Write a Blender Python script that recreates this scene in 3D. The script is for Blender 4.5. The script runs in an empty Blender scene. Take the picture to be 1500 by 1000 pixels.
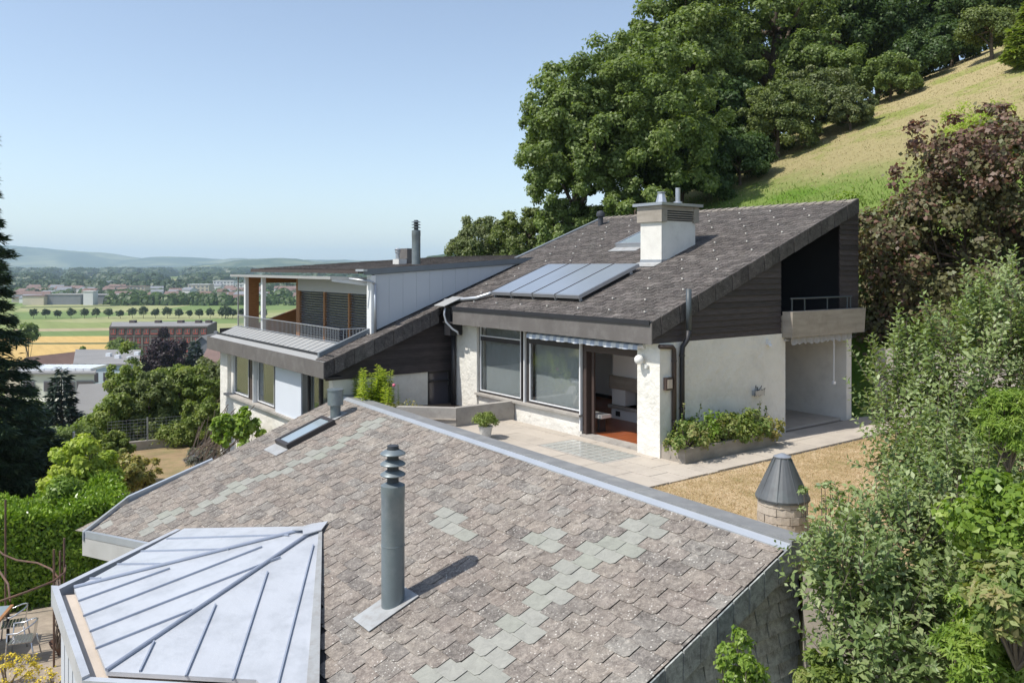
import bpy, math, random
import numpy as np
from mathutils import Vector, Matrix
R = math.radians
# ------------------------------------------------------------------ camera, world, sun
S = bpy.context.scene
COL = S.collection
CZ = 4.1; F = 1198.0; HY = 391.0
cd = bpy.data.cameras.new('camera'); cam = bpy.data.objects.new('camera', cd); COL.objects.link(cam)
cam.location = (0, 0, CZ); cam.rotation_euler = (R(90), 0, 0)
cd.sensor_width = 36; cd.lens = 36*F/1500; cd.shift_y = -(500-HY)/1500
cd.clip_start = .1; cd.clip_end = 40000
S.camera = cam
SUN = Vector((0.609, 0.276, -1.0)).normalized()          # direction the light travels
elev = math.asin(-SUN.z)
w = bpy.data.worlds.new("World"); S.world = w; w.use_nodes = True
nt = w.node_tree; bg = nt.nodes['Background']
sky = nt.nodes.new('ShaderNodeTexSky'); sky.sky_type = 'NISHITA'; sky.sun_disc = False
sky.sun_elevation = elev
sky.sun_rotation = math.atan2(-SUN.x, -SUN.y)
sky.altitude = 500; sky.air_density = 1.0; sky.dust_density = 1.0; sky.ozone_density = 1.3
hs = nt.nodes.new('ShaderNodeHueSaturation'); hs.inputs['Saturation'].default_value = .84; nt.links.new(sky.outputs[0], hs.inputs['Color']); nt.links.new(hs.outputs[0], bg.inputs[0]); bg.inputs[1].default_value = 0.125
sl = bpy.data.lights.new('sun', 'SUN'); sl.energy = 3.5; sl.angle = R(0.53); sl.color = (1, .95, .87)
so = bpy.data.objects.new('sun', sl); COL.objects.link(so)
so.rotation_euler = SUN.to_track_quat('-Z', 'Y').to_euler(); so.location = (-30, -14, 50)
S.view_settings.view_transform = 'Standard'; S.view_settings.look = 'None'
S.view_settings.gamma = 1; S.view_settings.use_curve_mapping = False
S.view_settings.exposure = 0.55
S.render.engine = 'CYCLES'
try:
    S.cycles.max_bounces = 8; S.cycles.transparent_max_bounces = 12; S.cycles.volume_bounces = 1
    S.cycles.sample_clamp_indirect = 6
except Exception: pass

# ------------------------------------------------------------------ frame of the houses: a runs away-left, b runs away-right
def W(a, b, z=0.0): return Vector((-.6*a+.8*b, .8*a+.6*b, z))
ANG = math.atan2(-.8, .6)         # local x = -a, local y = b
def ray(px, py): return Vector(((px-750)/F, 1.0, -(py-HY)/F))
def PZ(px, py, z):
    r = ray(px, py); return Vector((0, 0, CZ)) + r*((z-CZ)/r.z)
def PY(px, py, Y):
    return Vector((0, 0, CZ)) + ray(px, py)*Y
def AB(v): return (-.6*v.x+.8*v.y, .8*v.x+.6*v.y)

# ------------------------------------------------------------------ materials
MATS = {}
def nodes(name):
    m = bpy.data.materials.new(name); m.use_nodes = True
    return m, m.node_tree, m.node_tree.nodes['Principled BSDF']
def N(t, typ, **k):
    n = t.nodes.new(typ)
    for a, v in k.items():
        if a.startswith('i_'):
            n.inputs[int(a[2:])].default_value = v
        else: setattr(n, a, v)
    return n
def ramp(t, stops):
    r = t.nodes.new('ShaderNodeValToRGB'); e = r.color_ramp.elements
    while len(e) < len(stops): e.new(.5)
    for i, (p, c) in enumerate(stops):
        e[i].position = p; e[i].color = (c[0], c[1], c[2], 1) if len(c) == 3 else c
    return r
def mixc(t, fac, a, b, mode='MIX'):
    m = t.nodes.new('ShaderNodeMix'); m.data_type = 'RGBA'; m.blend_type = mode
    for s, v in ((0, fac), (6, a), (7, b)):
        if isinstance(v, (tuple, list, float, int)):
            m.inputs[s].default_value = v if s == 0 else (*v[:3], 1)
        else: t.links.new(v, m.inputs[s])
    return m.outputs[2]
def noise(t, scale, detail=4, rough=.55, vec=None, dist=0):
    n = t.nodes.new('ShaderNodeTexNoise'); n.inputs['Scale'].default_value = scale
    n.inputs['Detail'].default_value = detail; n.inputs['Roughness'].default_value = rough
    n.inputs['Distortion'].default_value = dist
    t.links.new(vec if vec else pos(t), n.inputs['Vector'])
    return n.outputs[0]
def pos(t, scale=None, rot=None):
    g = t.nodes.new('ShaderNodeNewGeometry').outputs['Position']
    if scale or rot is not None:
        m = t.nodes.new('ShaderNodeMapping')
        if scale: m.inputs['Scale'].default_value = scale
        if rot is not None:
            v = t.nodes.new('ShaderNodeVectorRotate'); v.rotation_type = 'Z_AXIS'; v.inputs['Angle'].default_value = rot
            t.links.new(g, v.inputs['Vector']); g = v.outputs[0]
        t.links.new(g, m.inputs['Vector']); g = m.outputs[0]
    return g
def sc(c, f): return tuple(min(1, x*f) for x in c[:3])
def pm(name, col, rough=.8, var=.18, scale=2.0, stain=None, sfac=.5, sscale=1.3, bump=0, bscale=40, metal=0, spec=.4, grain=None, objvar=0, bdist=.02):
    """plain procedural surface: base colour broken by two noises, optional stain, grain and relief"""
    m, t, b = nodes(name)
    c = ramp(t, [(.25, sc(col, 1-var)), (.75, sc(col, 1+var))])
    gv = pos(t, grain, -ANG) if grain else None
    t.links.new(noise(t, scale, 6, .6, gv), c.inputs[0]); o = c.outputs[0]
    if stain:
        r = ramp(t, [(.48, (0, 0, 0)), (.7, (sfac,)*3)]); t.links.new(noise(t, sscale, 8, .7), r.inputs[0])
        o = mixc(t, r.outputs[0], o, stain)
    if objvar:
        oi = t.nodes.new('ShaderNodeObjectInfo'); r = ramp(t, [(0, (1-objvar,)*3), (1, (1+objvar,)*3)])
        r.color_ramp.elements[1].color = (1, 1, 1, 1); t.links.new(oi.outputs['Random'], r.inputs[0])
        o = mixc(t, 1.0, o, r.outputs[0], 'MULTIPLY')
    t.links.new(o, b.inputs['Base Color'])
    b.inputs['Roughness'].default_value = rough; b.inputs['Metallic'].default_value = metal
    b.inputs['Specular IOR Level'].default_value = spec
    if bump:
        bn = t.nodes.new('ShaderNodeBump'); bn.inputs['Strength'].default_value = bump; bn.inputs['Distance'].default_value = bdist
        t.links.new(noise(t, bscale, 5, .6, gv), bn.inputs['Height']); t.links.new(bn.outputs[0], b.inputs['Normal'])
    MATS[name] = m; return m
def tile_mat(name, cols, lich=.5, rand='tone', base_rough=.9, moss=None, clean=False):
    m, t, b = nodes(name)
    if rand == 'tone':
        a = t.nodes.new('ShaderNodeAttribute'); a.attribute_name = 'tone'; f = a.outputs['Fac']
    else: f = t.nodes.new('ShaderNodeObjectInfo').outputs['Random']
    r = ramp(t, [(i/(len(cols)-1), c) for i, c in enumerate(cols)]); t.links.new(f, r.inputs[0]); o = r.outputs[0]
    # grime patches and mottling
    k = ramp(t, [(.36, (.42, .40, .40)), (.5, (.92, .91, .9)), (.64, (1.32, 1.30, 1.26))]); t.links.new(noise(t, 6, 9, .78, None, .8), k.inputs[0])
    o = mixc(t, .3 if clean else .85, o, k.outputs[0], 'MULTIPLY')
    k2 = ramp(t, [(.3, (.74, .72, .74)), (.62, (1, 1, 1))]); t.links.new(noise(t, .9, 6, .65), k2.inputs[0])
    o = mixc(t, .1 if clean else .8, o, k2.outputs[0], 'MULTIPLY')
    k3 = ramp(t, [(.42, (.72, .7, .7)), (.56, (1, 1, 1))]); t.links.new(noise(t, 45, 3, .8), k3.inputs[0])
    o = mixc(t, .15 if clean else .55, o, k3.outputs[0], 'MULTIPLY')
    if not clean:
        k4 = ramp(t, [(.44, (1, 1, 1)), (.58, (.66, .63, .62)), (.66, (.5, .49, .49))]); t.links.new(noise(t, 1.9, 9, .8, None, 1.2), k4.inputs[0]); o = mixc(t, .6, o, k4.outputs[0], 'MULTIPLY')
    if lich:
        v = t.nodes.new('ShaderNodeTexVoronoi'); v.inputs['Scale'].default_value = 17; t.links.new(pos(t), v.inputs['Vector'])
        s = ramp(t, [(.13, (1, 1, 1)), (.24, (0, 0, 0))]); t.links.new(v.outputs['Distance'], s.inputs[0])
        g = ramp(t, [(.40, (0, 0, 0)), (.6, (lich,)*3)]); t.links.new(noise(t, 3.2, 5, .7), g.inputs[0])
        o = mixc(t, mixc(t, 1.0, s.outputs[0], g.outputs[0], 'MULTIPLY'), o, (.72, .70, .64))
        g2 = ramp(t, [(.50, (0, 0, 0)), (.74, (lich,)*3)]); t.links.new(noise(t, 22, 6, .8, None, 1), g2.inputs[0])
        o = mixc(t, g2.outputs[0], o, (.52, .47, .41))
    if moss:
        g3 = ramp(t, [(.55, (0, 0, 0)), (.75, (.6,)*3)]); t.links.new(noise(t, 1.7, 6, .7), g3.inputs[0]); o = mixc(t, g3.outputs[0], o, moss)
    t.links.new(o, b.inputs['Base Color']); b.inputs['Roughness'].default_value = base_rough
    b.inputs['Specular IOR Level'].default_value = .25
    bn = t.nodes.new('ShaderNodeBump'); bn.inputs['Strength'].default_value = .35; bn.inputs['Distance'].default_value = .01
    t.links.new(noise(t, 60, 4, .7), bn.inputs['Height']); t.links.new(bn.outputs[0], b.inputs['Normal'])
    MATS[name] = m; return m
def leaf_mat(name, cols, rand='tone', trans=.32, tint=(1.25, 1.35, .5), rough=.5, patch=None):
    m, t, b = nodes(name)
    if rand == 'tone':
        a = t.nodes.new('ShaderNodeAttribute'); a.attribute_name = 'tone'; f = a.outputs['Fac']
    else: f = t.nodes.new('ShaderNodeObjectInfo').outputs['Random']
    r = ramp(t, [(i/(len(cols)-1), c) for i, c in enumerate(cols)]); t.links.new(f, r.inputs[0]); o = r.outputs[0]
    if patch:
        p = ramp(t, [(.45, (0, 0, 0)), (.62, (1, 1, 1))]); t.links.new(noise(t, patch[1], 3, .6), p.inputs[0]); o = mixc(t, p.outputs[0], o, patch[0])
    t.links.new(o, b.inputs['Base Color']); b.inputs['Roughness'].default_value = rough; b.inputs['Specular IOR Level'].default_value = .35
    tr = t.nodes.new('ShaderNodeBsdfTranslucent'); t.links.new(mixc(t, 1.0, o, tint, 'MULTIPLY'), tr.inputs[0])
    mx = t.nodes.new('ShaderNodeMixShader'); mx.inputs[0].default_value = trans
    t.links.new(b.outputs[0], mx.inputs[1]); t.links.new(tr.outputs[0], mx.inputs[2])
    t.links.new(mx.outputs[0], t.nodes['Material Output'].inputs[0])
    MATS[name] = m; return m
def glass_mat(name, tint, refl=.12, boost=.85):
    m, t, b = nodes(name); t.nodes.remove(b)
    tr = N(t, 'ShaderNodeBsdfTransparent'); tr.inputs[0].default_value = (*tint, 1)
    gl = N(t, 'ShaderNodeBsdfGlossy'); gl.inputs['Roughness'].default_value = .02; gl.inputs[0].default_value = (.95, .97, 1, 1)
    lw_ = N(t, 'ShaderNodeLayerWeight'); lw_.inputs[0].default_value = .5; fr = N(t, 'ShaderNodeMath', operation='POWER'); t.links.new(lw_.outputs[1], fr.inputs[0]); fr.inputs[1].default_value = 4
    mm = N(t, 'ShaderNodeMath', operation='MULTIPLY_ADD', use_clamp=True); t.links.new(fr.outputs[0], mm.inputs[0])
    mm.inputs[1].default_value = boost; mm.inputs[2].default_value = refl
    mx = N(t, 'ShaderNodeMixShader'); t.links.new(mm.outputs[0], mx.inputs[0]); t.links.new(tr.outputs[0], mx.inputs[1]); t.links.new(gl.outputs[0], mx.inputs[2])
    t.links.new(mx.outputs[0], t.nodes['Material Output'].inputs[0]); MATS[name] = m; return m

CT = [(.24, .215, .19), (.29, .26, .225), (.265, .24, .21), (.315, .28, .24), (.275, .24, .21), (.30, .272, .24), (.25, .225, .2), (.28, .27, .245), (.195, .18, .165), (.35, .325, .285)]
tile_mat('weathered_tile', CT, .75); tile_mat('weathered_tile_single', CT, .75, 'obj')
tile_mat('fresh_tile', [(.265, .27, .24), (.315, .315, .285), (.28, .29, .25)], 0, clean=True); tile_mat('fresh_tile_single', [(.265, .27, .24), (.315, .315, .285), (.28, .29, .25)], 0, 'obj', clean=True)
CD = [(.075, .068, .065), (.12, .108, .10), (.09, .084, .078), (.165, .15, .14), (.11, .10, .095)]
tile_mat('dark_tile', CD, .35)
tile_mat('rake_slate', [(.06, .056, .056), (.125, .115, .112), (.085, .08, .078)], .15, 'obj', .75)
tile_mat('green_slate', [(.28, .32, .32), (.42, .45, .43), (.34, .37, .36)], .05, 'obj', .7)
tile_mat('wall_slate', [(.44, .48, .46), (.58, .59, .55), (.38, .42, .41), (.5, .53, .5)], .05, 'obj', .8)
pm('ridge_metal', (.22, .225, .23), .6, .15, 3, stain=(.38, .38, .36), sfac=.5, sscale=2)
pm('zinc_pale', (.54, .56, .59), .42, .05, 1.5, stain=(.38, .40, .42), sfac=.7, sscale=1.6, metal=.25, spec=.5, bump=.25, bscale=2.2, bdist=.06)
pm('shaded_zinc_seam', (.33, .37, .45), .5, .08, 3, metal=.3)  # dark blue: the seams' shaded side is put into the colour
pm('zinc_strip', (.46, .49, .53), .35, .06, 3, metal=.4)
pm('gutter_lining', (.52, .45, .38), .8, .12, 2)
pm('flue_grey', (.18, .215, .23), .42, .1, 1.5, stain=(.27, .29, .3), sfac=.7, sscale=2.6, metal=.35, spec=.5)
pm('dark_pipe', (.07, .085, .095), .45, .1, 2)
pm('cowl_dark', (.05, .055, .065), .6, .1, 3)
pm('flashing', (.38, .39, .39), .55, .12, 3, stain=(.28, .26, .24), sfac=.8, sscale=5, metal=.2)
pm('fascia_board', (.135, .124, .117), .75, .12, 1.5, stain=(.21, .2, .19), sfac=.6, sscale=2.5, bump=.1, objvar=.1)
pm('fascia_pale', (.42, .42, .4), .75, .1, 1.5, stain=(.33, .32, .3), sfac=.5, sscale=2)
pm('siding', (.070, .056, .056), .65, .3, 3, bump=.3, bscale=14, grain=(6, 1.2, 6), objvar=.45)
pm('stucco', (.74, .72, .66), .92, .06, 1.3, stain=(.52, .5, .45), sfac=.4, sscale=1.6, bump=1.0, bscale=5, spec=.2, bdist=.045)
pm('stucco_smooth', (.72, .70, .65), .9, .06, 2, stain=(.5, .48, .44), sfac=.4, sscale=2.5, bump=.3, bscale=25, spec=.2)
pm('concrete', (.38, .355, .32), .9, .16, 1.4, stain=(.18, .17, .16), sfac=.5, sscale=2.2, bump=.4, bscale=30)
pm('board_concrete', (.33, .295, .25), .9, .2, 1.2, stain=(.22, .19, .16), sfac=.5, sscale=3, bump=.4, bscale=20, grain=(1, 1, 7))
pm('paving', (.50, .445, .375), .9, .10, 1.0, stain=(.34, .30, .26), sfac=.55, sscale=1.5, bump=.2, bscale=60, objvar=.12)
pm('joint_sand', (.24, .21, .175), .95, .15, 8)
pm('white_metal', (.72, .73, .74), .45, .04, 3)
pm('galvanised', (.42, .44, .47), .4, .08, 4, metal=.6)
pm('grey_panel', (.50, .53, .57), .6, .05, .8, stain=(.42, .45, .5), sfac=.4, sscale=.8)
pm('grey_fascia', (.16, .18, .2), .5, .08, 2)
pm('dark_frame', (.045, .04, .04), .5, .1, 5)
pm('brown_frame', (.06, .042, .036), .55, .15, 5)
pm('timber', (.34, .17, .075), .6, .25, 3, grain=(2, 2, 12), bump=.1)
pm('blind', (.24, .26, .29), .35, .06, 2, metal=.5)
pm('white_board', (.62, .66, .72), .6, .03, 1)
pm('metal_deck', (.33, .335, .33), .6, .06, 1.5, stain=(.34, .34, .34), sfac=.5, sscale=2)
pm('interior_white', (.8, .8, .8), .8, .02, 2)
pm('parquet', (.30, .085, .03), .28, .25, 2, grain=(9, 1, 1), spec=.5)
pm('dark_soffit', (.05, .045, .045), .8, .1, 3)
pm('lacquer_black', (.026, .026, .03), .5, .1, 3)
pm('collector_frame', (.5, .52, .55), .35, .05, 3, metal=.7)
pm('snow_hook', (.7, .66, .6), .5, .1, 5, metal=.3)
pm('brick_pale', (.56, .48, .385), .9, .14, 6, stain=(.3, .24, .2), sfac=.5, sscale=9, bump=.3, bscale=30, objvar=.15)
pm('mortar', (.3, .26, .22), .95, .1, 8)
pm('lead', (.13, .135, .138), .5, .25, 2.5, stain=(.16, .19, .19), sfac=.6, sscale=3.5, metal=.35)
pm('bark', (.11, .085, .065), .95, .3, 6, bump=.6, bscale=25)
pm('twig', (.16, .125, .10), .9, .3, 6)
pm('opal', (.8, .79, .76), .3, .02, 2)
pm('rust_iron', (.12, .075, .055), .8, .3, 8, stain=(.22, .1, .05), sfac=.6, sscale=6)
pm('soil', (.16, .115, .08), .95, .3, 4, bump=.5, bscale=20)
pm('gravel', (.36, .30, .235), .95, .2, 6, stain=(.2, .17, .13), sfac=.6, sscale=2, bump=.6, bscale=60)
pm('pot_white', (.6, .6, .58), .7, .06, 4, stain=(.35, .33, .3), sfac=.6, sscale=12)
pm('chair_metal', (.55, .56, .58), .25, .04, 4, metal=.85)
pm('yellow_flower', (.62, .48, .04), .7, .2, 20); pm('pink_flower', (.6, .15, .22), .7, .2, 20)
pm('cream_render', (.52, .52, .44), .9, .03, .3); pm('blue_render', (.55, .63, .70), .9, .03, .3)
pm('far_white', (.6, .6, .6), .9, .05, .3); pm('far_cream', (.52, .46, .36), .9, .05, .3); pm('far_grey', (.2, .21, .23), .8, .1, .3)
pm('far_red_roof', (.19, .13, .115), .9, .15, .5); pm('far_brown_roof', (.17, .11, .09), .9, .15, .5); pm('flat_roof', (.24, .235, .23), .9, .15, .2)
pm('brown_brick', (.105, .085, .082), .9, .1, .6); pm('brown_brick_trim', (.17, .145, .135), .9, .08, .6); pm('red_frame', (.36, .09, .08), .6, .1, 1); pm('far_pane', (.10, .09, .10), .15, .1, 1, spec=.6)
pm('white_gloss', (.75, .77, .8), .2, .02, 1); pm('wheat_stubble', (.5, .36, .15), .9, .1, .3)
glass_mat('window_glass', (.95, .97, .96), .09, .6); glass_mat('rail_glass', (.86, .9, .9), .03, .6); glass_mat('interior_glass', (.5, .5, .5), .1, 1)
m, t, b = nodes('collector_glass'); b.inputs['Base Color'].default_value = (.08, .115, .16, 1); b.inputs['Roughness'].default_value = .28; b.inputs['Specular IOR Level'].default_value = 1.0
b.inputs['Coat Weight'].default_value = .6; b.inputs['Coat Roughness'].default_value = .2
t.links.new(mixc(t, noise(t, .8, 3, .5), (.20, .23, .27), (.29, .32, .36)), b.inputs['Base Color']); MATS['collector_glass'] = m
m, t, b = nodes('skylight_glass'); b.inputs['Base Color'].default_value = (.28, .34, .38, 1); b.inputs['Roughness'].default_value = .06; b.inputs['Specular IOR Level'].default_value = 1.0; MATS['skylight_glass'] = m
m, t, b = nodes('glass_block'); b.inputs['Base Color'].default_value = (.33, .39, .37, 1); b.inputs['Roughness'].default_value = .15; b.inputs['Specular IOR Level'].default_value = .7
t.links.new(mixc(t, noise(t, 5, 3, .5), (.36, .38, .35), (.5, .5, .46)), b.inputs['Base Color']); MATS['glass_block'] = m
m, t, b = nodes('sheer'); b.inputs['Base Color'].default_value = (.36, .375, .39, 1); b.inputs['Roughness'].default_value = .9  # even grey of the veils, standing in for reflections in the big panes
tr = N(t, 'ShaderNodeBsdfTransparent'); mx = N(t, 'ShaderNodeMixShader'); mx.inputs[0].default_value = .8; t.links.new(tr.outputs[0], mx.inputs[1]); t.links.new(b.outputs[0], mx.inputs[2]); t.links.new(mx.outputs[0], t.nodes['Material Output'].inputs[0]); MATS['sheer'] = m
# striped awning cloth
m, t, b = nodes('awning_cloth'); g = pos(t, None, -ANG)
wv = t.nodes.new('ShaderNodeTexWave'); wv.wave_type = 'BANDS'; wv.bands_direction = 'X'; wv.inputs['Scale'].default_value = 1.15; wv.inputs['Detail'].default_value = 0
v = t.nodes.new('ShaderNodeVectorRotate'); v.rotation_type = 'Z_AXIS'; v.inputs['Angle'].default_value = -ANG; t.links.new(pos(t), v.inputs['Vector']); t.links.new(v.outputs[0], wv.inputs['Vector'])
r = ramp(t, [(.4, (.62, .64, .66)), (.6, (.36, .41, .50))]); t.links.new(wv.outputs[0], r.inputs[0]); t.links.new(r.outputs[0], b.inputs['Base Color']); b.inputs['Roughness'].default_value = .8; MATS['awning_cloth'] = m
pm('awning_grey', (.34, .34, .35), .85, .08, 6)

leaf_mat('leaf_apple', [(.07, .115, .04), (.14, .20, .07), (.21, .28, .10), (.32, .38, .18), (.40, .45, .28)], trans=.28, rough=.45)
leaf_mat('leaf_apple_single', [(.12, .18, .06), (.17, .24, .08), (.26, .33, .16)], 'obj', trans=.28, rough=.42)
leaf_mat('leaf_hazel', [(.12, .06, .05), (.11, .10, .05), (.13, .13, .06), (.16, .155, .065), (.14, .165, .07), (.20, .10, .08), (.19, .19, .09)], trans=.25, tint=(1.3, 1.1, .6))
leaf_mat('leaf_hazel_top', [(.10, .055, .045), (.15, .10, .07), (.22, .13, .10), (.14, .13, .065), (.17, .17, .08)], trans=.25, tint=(1.4, .95, .7))
leaf_mat('leaf_forest', [(.10, .145, .042), (.145, .20, .058), (.20, .265, .08), (.27, .33, .125)], trans=.38)
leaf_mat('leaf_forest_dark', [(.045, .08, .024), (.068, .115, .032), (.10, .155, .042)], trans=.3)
leaf_mat('leaf_shrub', [(.12, .15, .06), (.16, .195, .08), (.22, .24, .11)], trans=.32)
leaf_mat('leaf_olive', [(.10, .14, .045), (.15, .19, .06), (.21, .25, .08)], trans=.32)
leaf_mat('leaf_bright', [(.12, .19, .03), (.16, .26, .035), (.23, .33, .055), (.32, .4, .09)], trans=.35, rough=.38)
leaf_mat('leaf_bright_single', [(.13, .21, .03), (.2, .3, .045), (.3, .4, .085)], 'obj', trans=.35, rough=.38)
leaf_mat('leaf_lime', [(.26, .36, .05), (.37, .46, .07), (.48, .52, .11)], trans=.4)
leaf_mat('leaf_yellowing', [(.2, .23, .06), (.3, .29, .09), (.44, .36, .13), (.2, .25, .08)], trans=.35)
leaf_mat('leaf_laurel', [(.11, .20, .02), (.19, .31, .03), (.30, .42, .06)], trans=.28, rough=.3)
leaf_mat('leaf_mid', [(.11, .165, .035), (.17, .235, .05), (.24, .30, .075), (.32, .34, .11)], trans=.38)
leaf_mat('needle', [(.03, .055, .03), (.045, .078, .04), (.065, .105, .055)], trans=.2)
leaf_mat('needle_blue', [(.02, .038, .028), (.035, .058, .042)], trans=.12)
leaf_mat('leaf_purple', [(.018, .012, .016), (.03, .018, .024), (.045, .024, .03)], trans=.2, tint=(1.4, .8, .9))
leaf_mat('leaf_far', [(.03, .055, .02), (.045, .075, .026), (.06, .09, .035)], trans=.2)
leaf_mat('leaf_vine', [(.1, .16, .04), (.17, .25, .06), (.3, .33, .12), (.36, .3, .14)], trans=.35)
leaf_mat('leaf_lavender', [(.14, .16, .1), (.2, .21, .16), (.16, .13, .22)], trans=.2)
leaf_mat('grass_blade', [(.46, .34, .19), (.58, .45, .27), (.66, .54, .36), (.33, .31, .13)], trans=.4, tint=(1.1, 1.0, .8))
leaf_mat('meadow_blade', [(.34, .28, .14), (.44, .36, .20), (.50, .42, .26), (.24, .27, .09)], trans=.4, tint=(1.1, 1.05, .8))
leaf_mat('grass_green', [(.12, .2, .03), (.17, .26, .05), (.24, .3, .08)], trans=.35)
M = MATS

# ------------------------------------------------------------------ mesh building
class MB:
    def __init__(s): s.v = []; s.f = []; s.m = []; s.t = []
    def add(s, vs, fs, mi=0, tone=0.5):
        o = len(s.v); s.v += [tuple(v) for v in vs]
        for f in fs: s.f.append(tuple(i+o for i in f)); s.m.append(mi); s.t.append(tone)
        return s
    def hexa(s, p, mi=0, tone=.5):   # 8 points: bottom 4 ccw, top 4 ccw
        return s.add(p, [(3, 2, 1, 0), (4, 5, 6, 7), (0, 1, 5, 4), (1, 2, 6, 5), (2, 3, 7, 6), (3, 0, 4, 7)], mi, tone)
    def box(s, a0, a1, b0, b1, z0, z1, mi=0):   # in the house frame
        a0, a1 = min(a0, a1), max(a0, a1); b0, b1 = min(b0, b1), max(b0, b1)
        q = [(a1, b0), (a0, b0), (a0, b1), (a1, b1)]
        return s.hexa([W(a, b, z0) for a, b in q]+[W(a, b, z1) for a, b in q], mi)
    def wbox(s, x0, x1, y0, y1, z0, z1, mi=0, rot=0, c=(0, 0)):
        q = [(x0, y0), (x1, y0), (x1, y1), (x0, y1)]; cr, sr = math.cos(rot), math.sin(rot)
        q = [(c[0]+cr*x-sr*y, c[1]+sr*x+cr*y) for x, y in q]
        return s.hexa([(x, y, z0) for x, y in q]+[(x, y, z1) for x, y in q], mi)
    def prism(s, pts, d, mi=0, tone=.5):   # polygon pts (3D) extruded by vector d
        n = len(pts); d = Vector(d); P = [Vector(p) for p in pts]
        nn = sum(((P[i]).cross(P[(i+1) % n]) for i in range(n)), Vector())
        if nn.dot(d) < 0: P.reverse()
        fs = [tuple(range(n-1, -1, -1)), tuple(range(n, 2*n))]+[(i, (i+1) % n, n+(i+1) % n, n+i) for i in range(n)]
        return s.add(P+[p+d for p in P], fs, mi, tone)
    def tube(s, path, r, n=8, mi=0, caps=True):
        P = [Vector(p) for p in path]; k = len(P); rr = r if isinstance(r, (list, tuple)) else [r]*k
        vs = []; up = Vector((.3, .2, 1)).normalized(); u = None
        for i in range(k):
            d = (P[min(i+1, k-1)]-P[max(i-1, 0)]).normalized()
            if u is None: u = d.cross(up if abs(d.z) < .9 else Vector((1, 0, 0))).normalized()
            u = (u-d*u.dot(d)).normalized(); w_ = d.cross(u)
            for j in range(n):
                a = 2*math.pi*j/n; vs.append(P[i]+(u*math.cos(a)+w_*math.sin(a))*rr[i])
        fs = [(i*n+j, i*n+(j+1) % n, (i+1)*n+(j+1) % n, (i+1)*n+j) for i in range(k-1) for j in range(n)]
        if caps: fs += [tuple(range(n-1, -1, -1)), tuple((k-1)*n+j for j in range(n))]
        return s.add(vs, fs, mi)
    def lathe(s, c, prof, n=24, mi=0):   # prof: (r, z) pairs from bottom to top
        c = Vector(c); vs = []
        for r, z in prof:
            for j in range(n): a = 2*math.pi*j/n; vs.append((c.x+r*math.cos(a), c.y+r*math.sin(a), c.z+z))
        k = len(prof)
        fs = [(i*n+j, i*n+(j+1) % n, (i+1)*n+(j+1) % n, (i+1)*n+j) for i in range(k-1) for j in range(n)]
        fs += [tuple(range(n-1, -1, -1)), tuple((k-1)*n+j for j in range(n))]
        return s.add(vs, fs, mi)
    def ball(s, c, r, seg=12, rings=8, mi=0, sq=(1, 1, 1)):
        prof = [(max(1e-4, r*math.sin(math.pi*i/rings))*1, -r*math.cos(math.pi*i/rings)*sq[2]) for i in range(rings+1)]
        return s.lathe(c, prof, seg, mi)
    def build(s, name, mat, parent=None, kind=None, label=None, cat=None, group=None, smooth=False, tone=False, origin=None):
        me = bpy.data.meshes.new(name)
        V = np.array(s.v, dtype=float).reshape(-1, 3)
        lo, hi = V.min(0), V.max(0)
        if origin is None:
            origin = Vector(((lo[0]+hi[0])/2, (lo[1]+hi[1])/2, lo[2] if parent is None else (lo[2]+hi[2])/2))
        V = V-np.array(origin)
        me.from_pydata(V.tolist(), [], s.f)
        mats = mat if isinstance(mat, (list, tuple)) else [mat]
        for x in mats: me.materials.append(M[x])
        if len(mats) > 1: me.polygons.foreach_set('material_index', s.m)
        if tone: me.attributes.new('tone', 'FLOAT', 'FACE').data.foreach_set('value', s.t)
        if smooth: me.polygons.foreach_set('use_smooth', [True]*len(s.f))
        me.update(); o = bpy.data.objects.new(name, me)
        link(o, parent, origin); tag(o, label, cat, group, kind)
        return o
def link(o, parent, loc):
    COL.objects.link(o)
    if parent is not None:
        p = Vector((0, 0, 0)); q = parent
        while q is not None: p += Vector(q.location); q = q.parent
        o.parent = parent; o.location = Vector(loc)-p
    else: o.location = loc
def tag(o, label=None, cat=None, group=None, kind=None):
    if label: o['label'] = label
    if cat: o['category'] = cat
    if group: o['group'] = group
    if kind: o['kind'] = kind
    return o
def thing(name, loc, label, cat, group=None, kind=None):
    o = bpy.data.objects.new(name, None); o.empty_display_size = .2; COL.objects.link(o); o.location = loc
    return tag(o, label, cat, group, kind)
def smooth_by_angle(o, ang=40):
    me = o.data; me.polygons.foreach_set('use_smooth', [True]*len(me.polygons))
    try: me.set_sharp_from_angle(angle=R(ang))
    except Exception: pass
    return o
def copy_thing(o, delta, label=None, parent=None):
    c = o.copy(); COL.objects.link(c)
    if parent is None: c.location = Vector(o.location)+Vector(delta)
    else: c.parent = parent
    if label: c['label'] = label
    for ch in [x for x in bpy.data.objects if x.parent == o]:
        copy_thing(ch, (0, 0, 0), None, c)
    return c
def unit(a): return a/np.maximum(np.linalg.norm(a, axis=1, keepdims=True), 1e-9)
rng = np.random.default_rng(7); random.seed(5)
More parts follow.
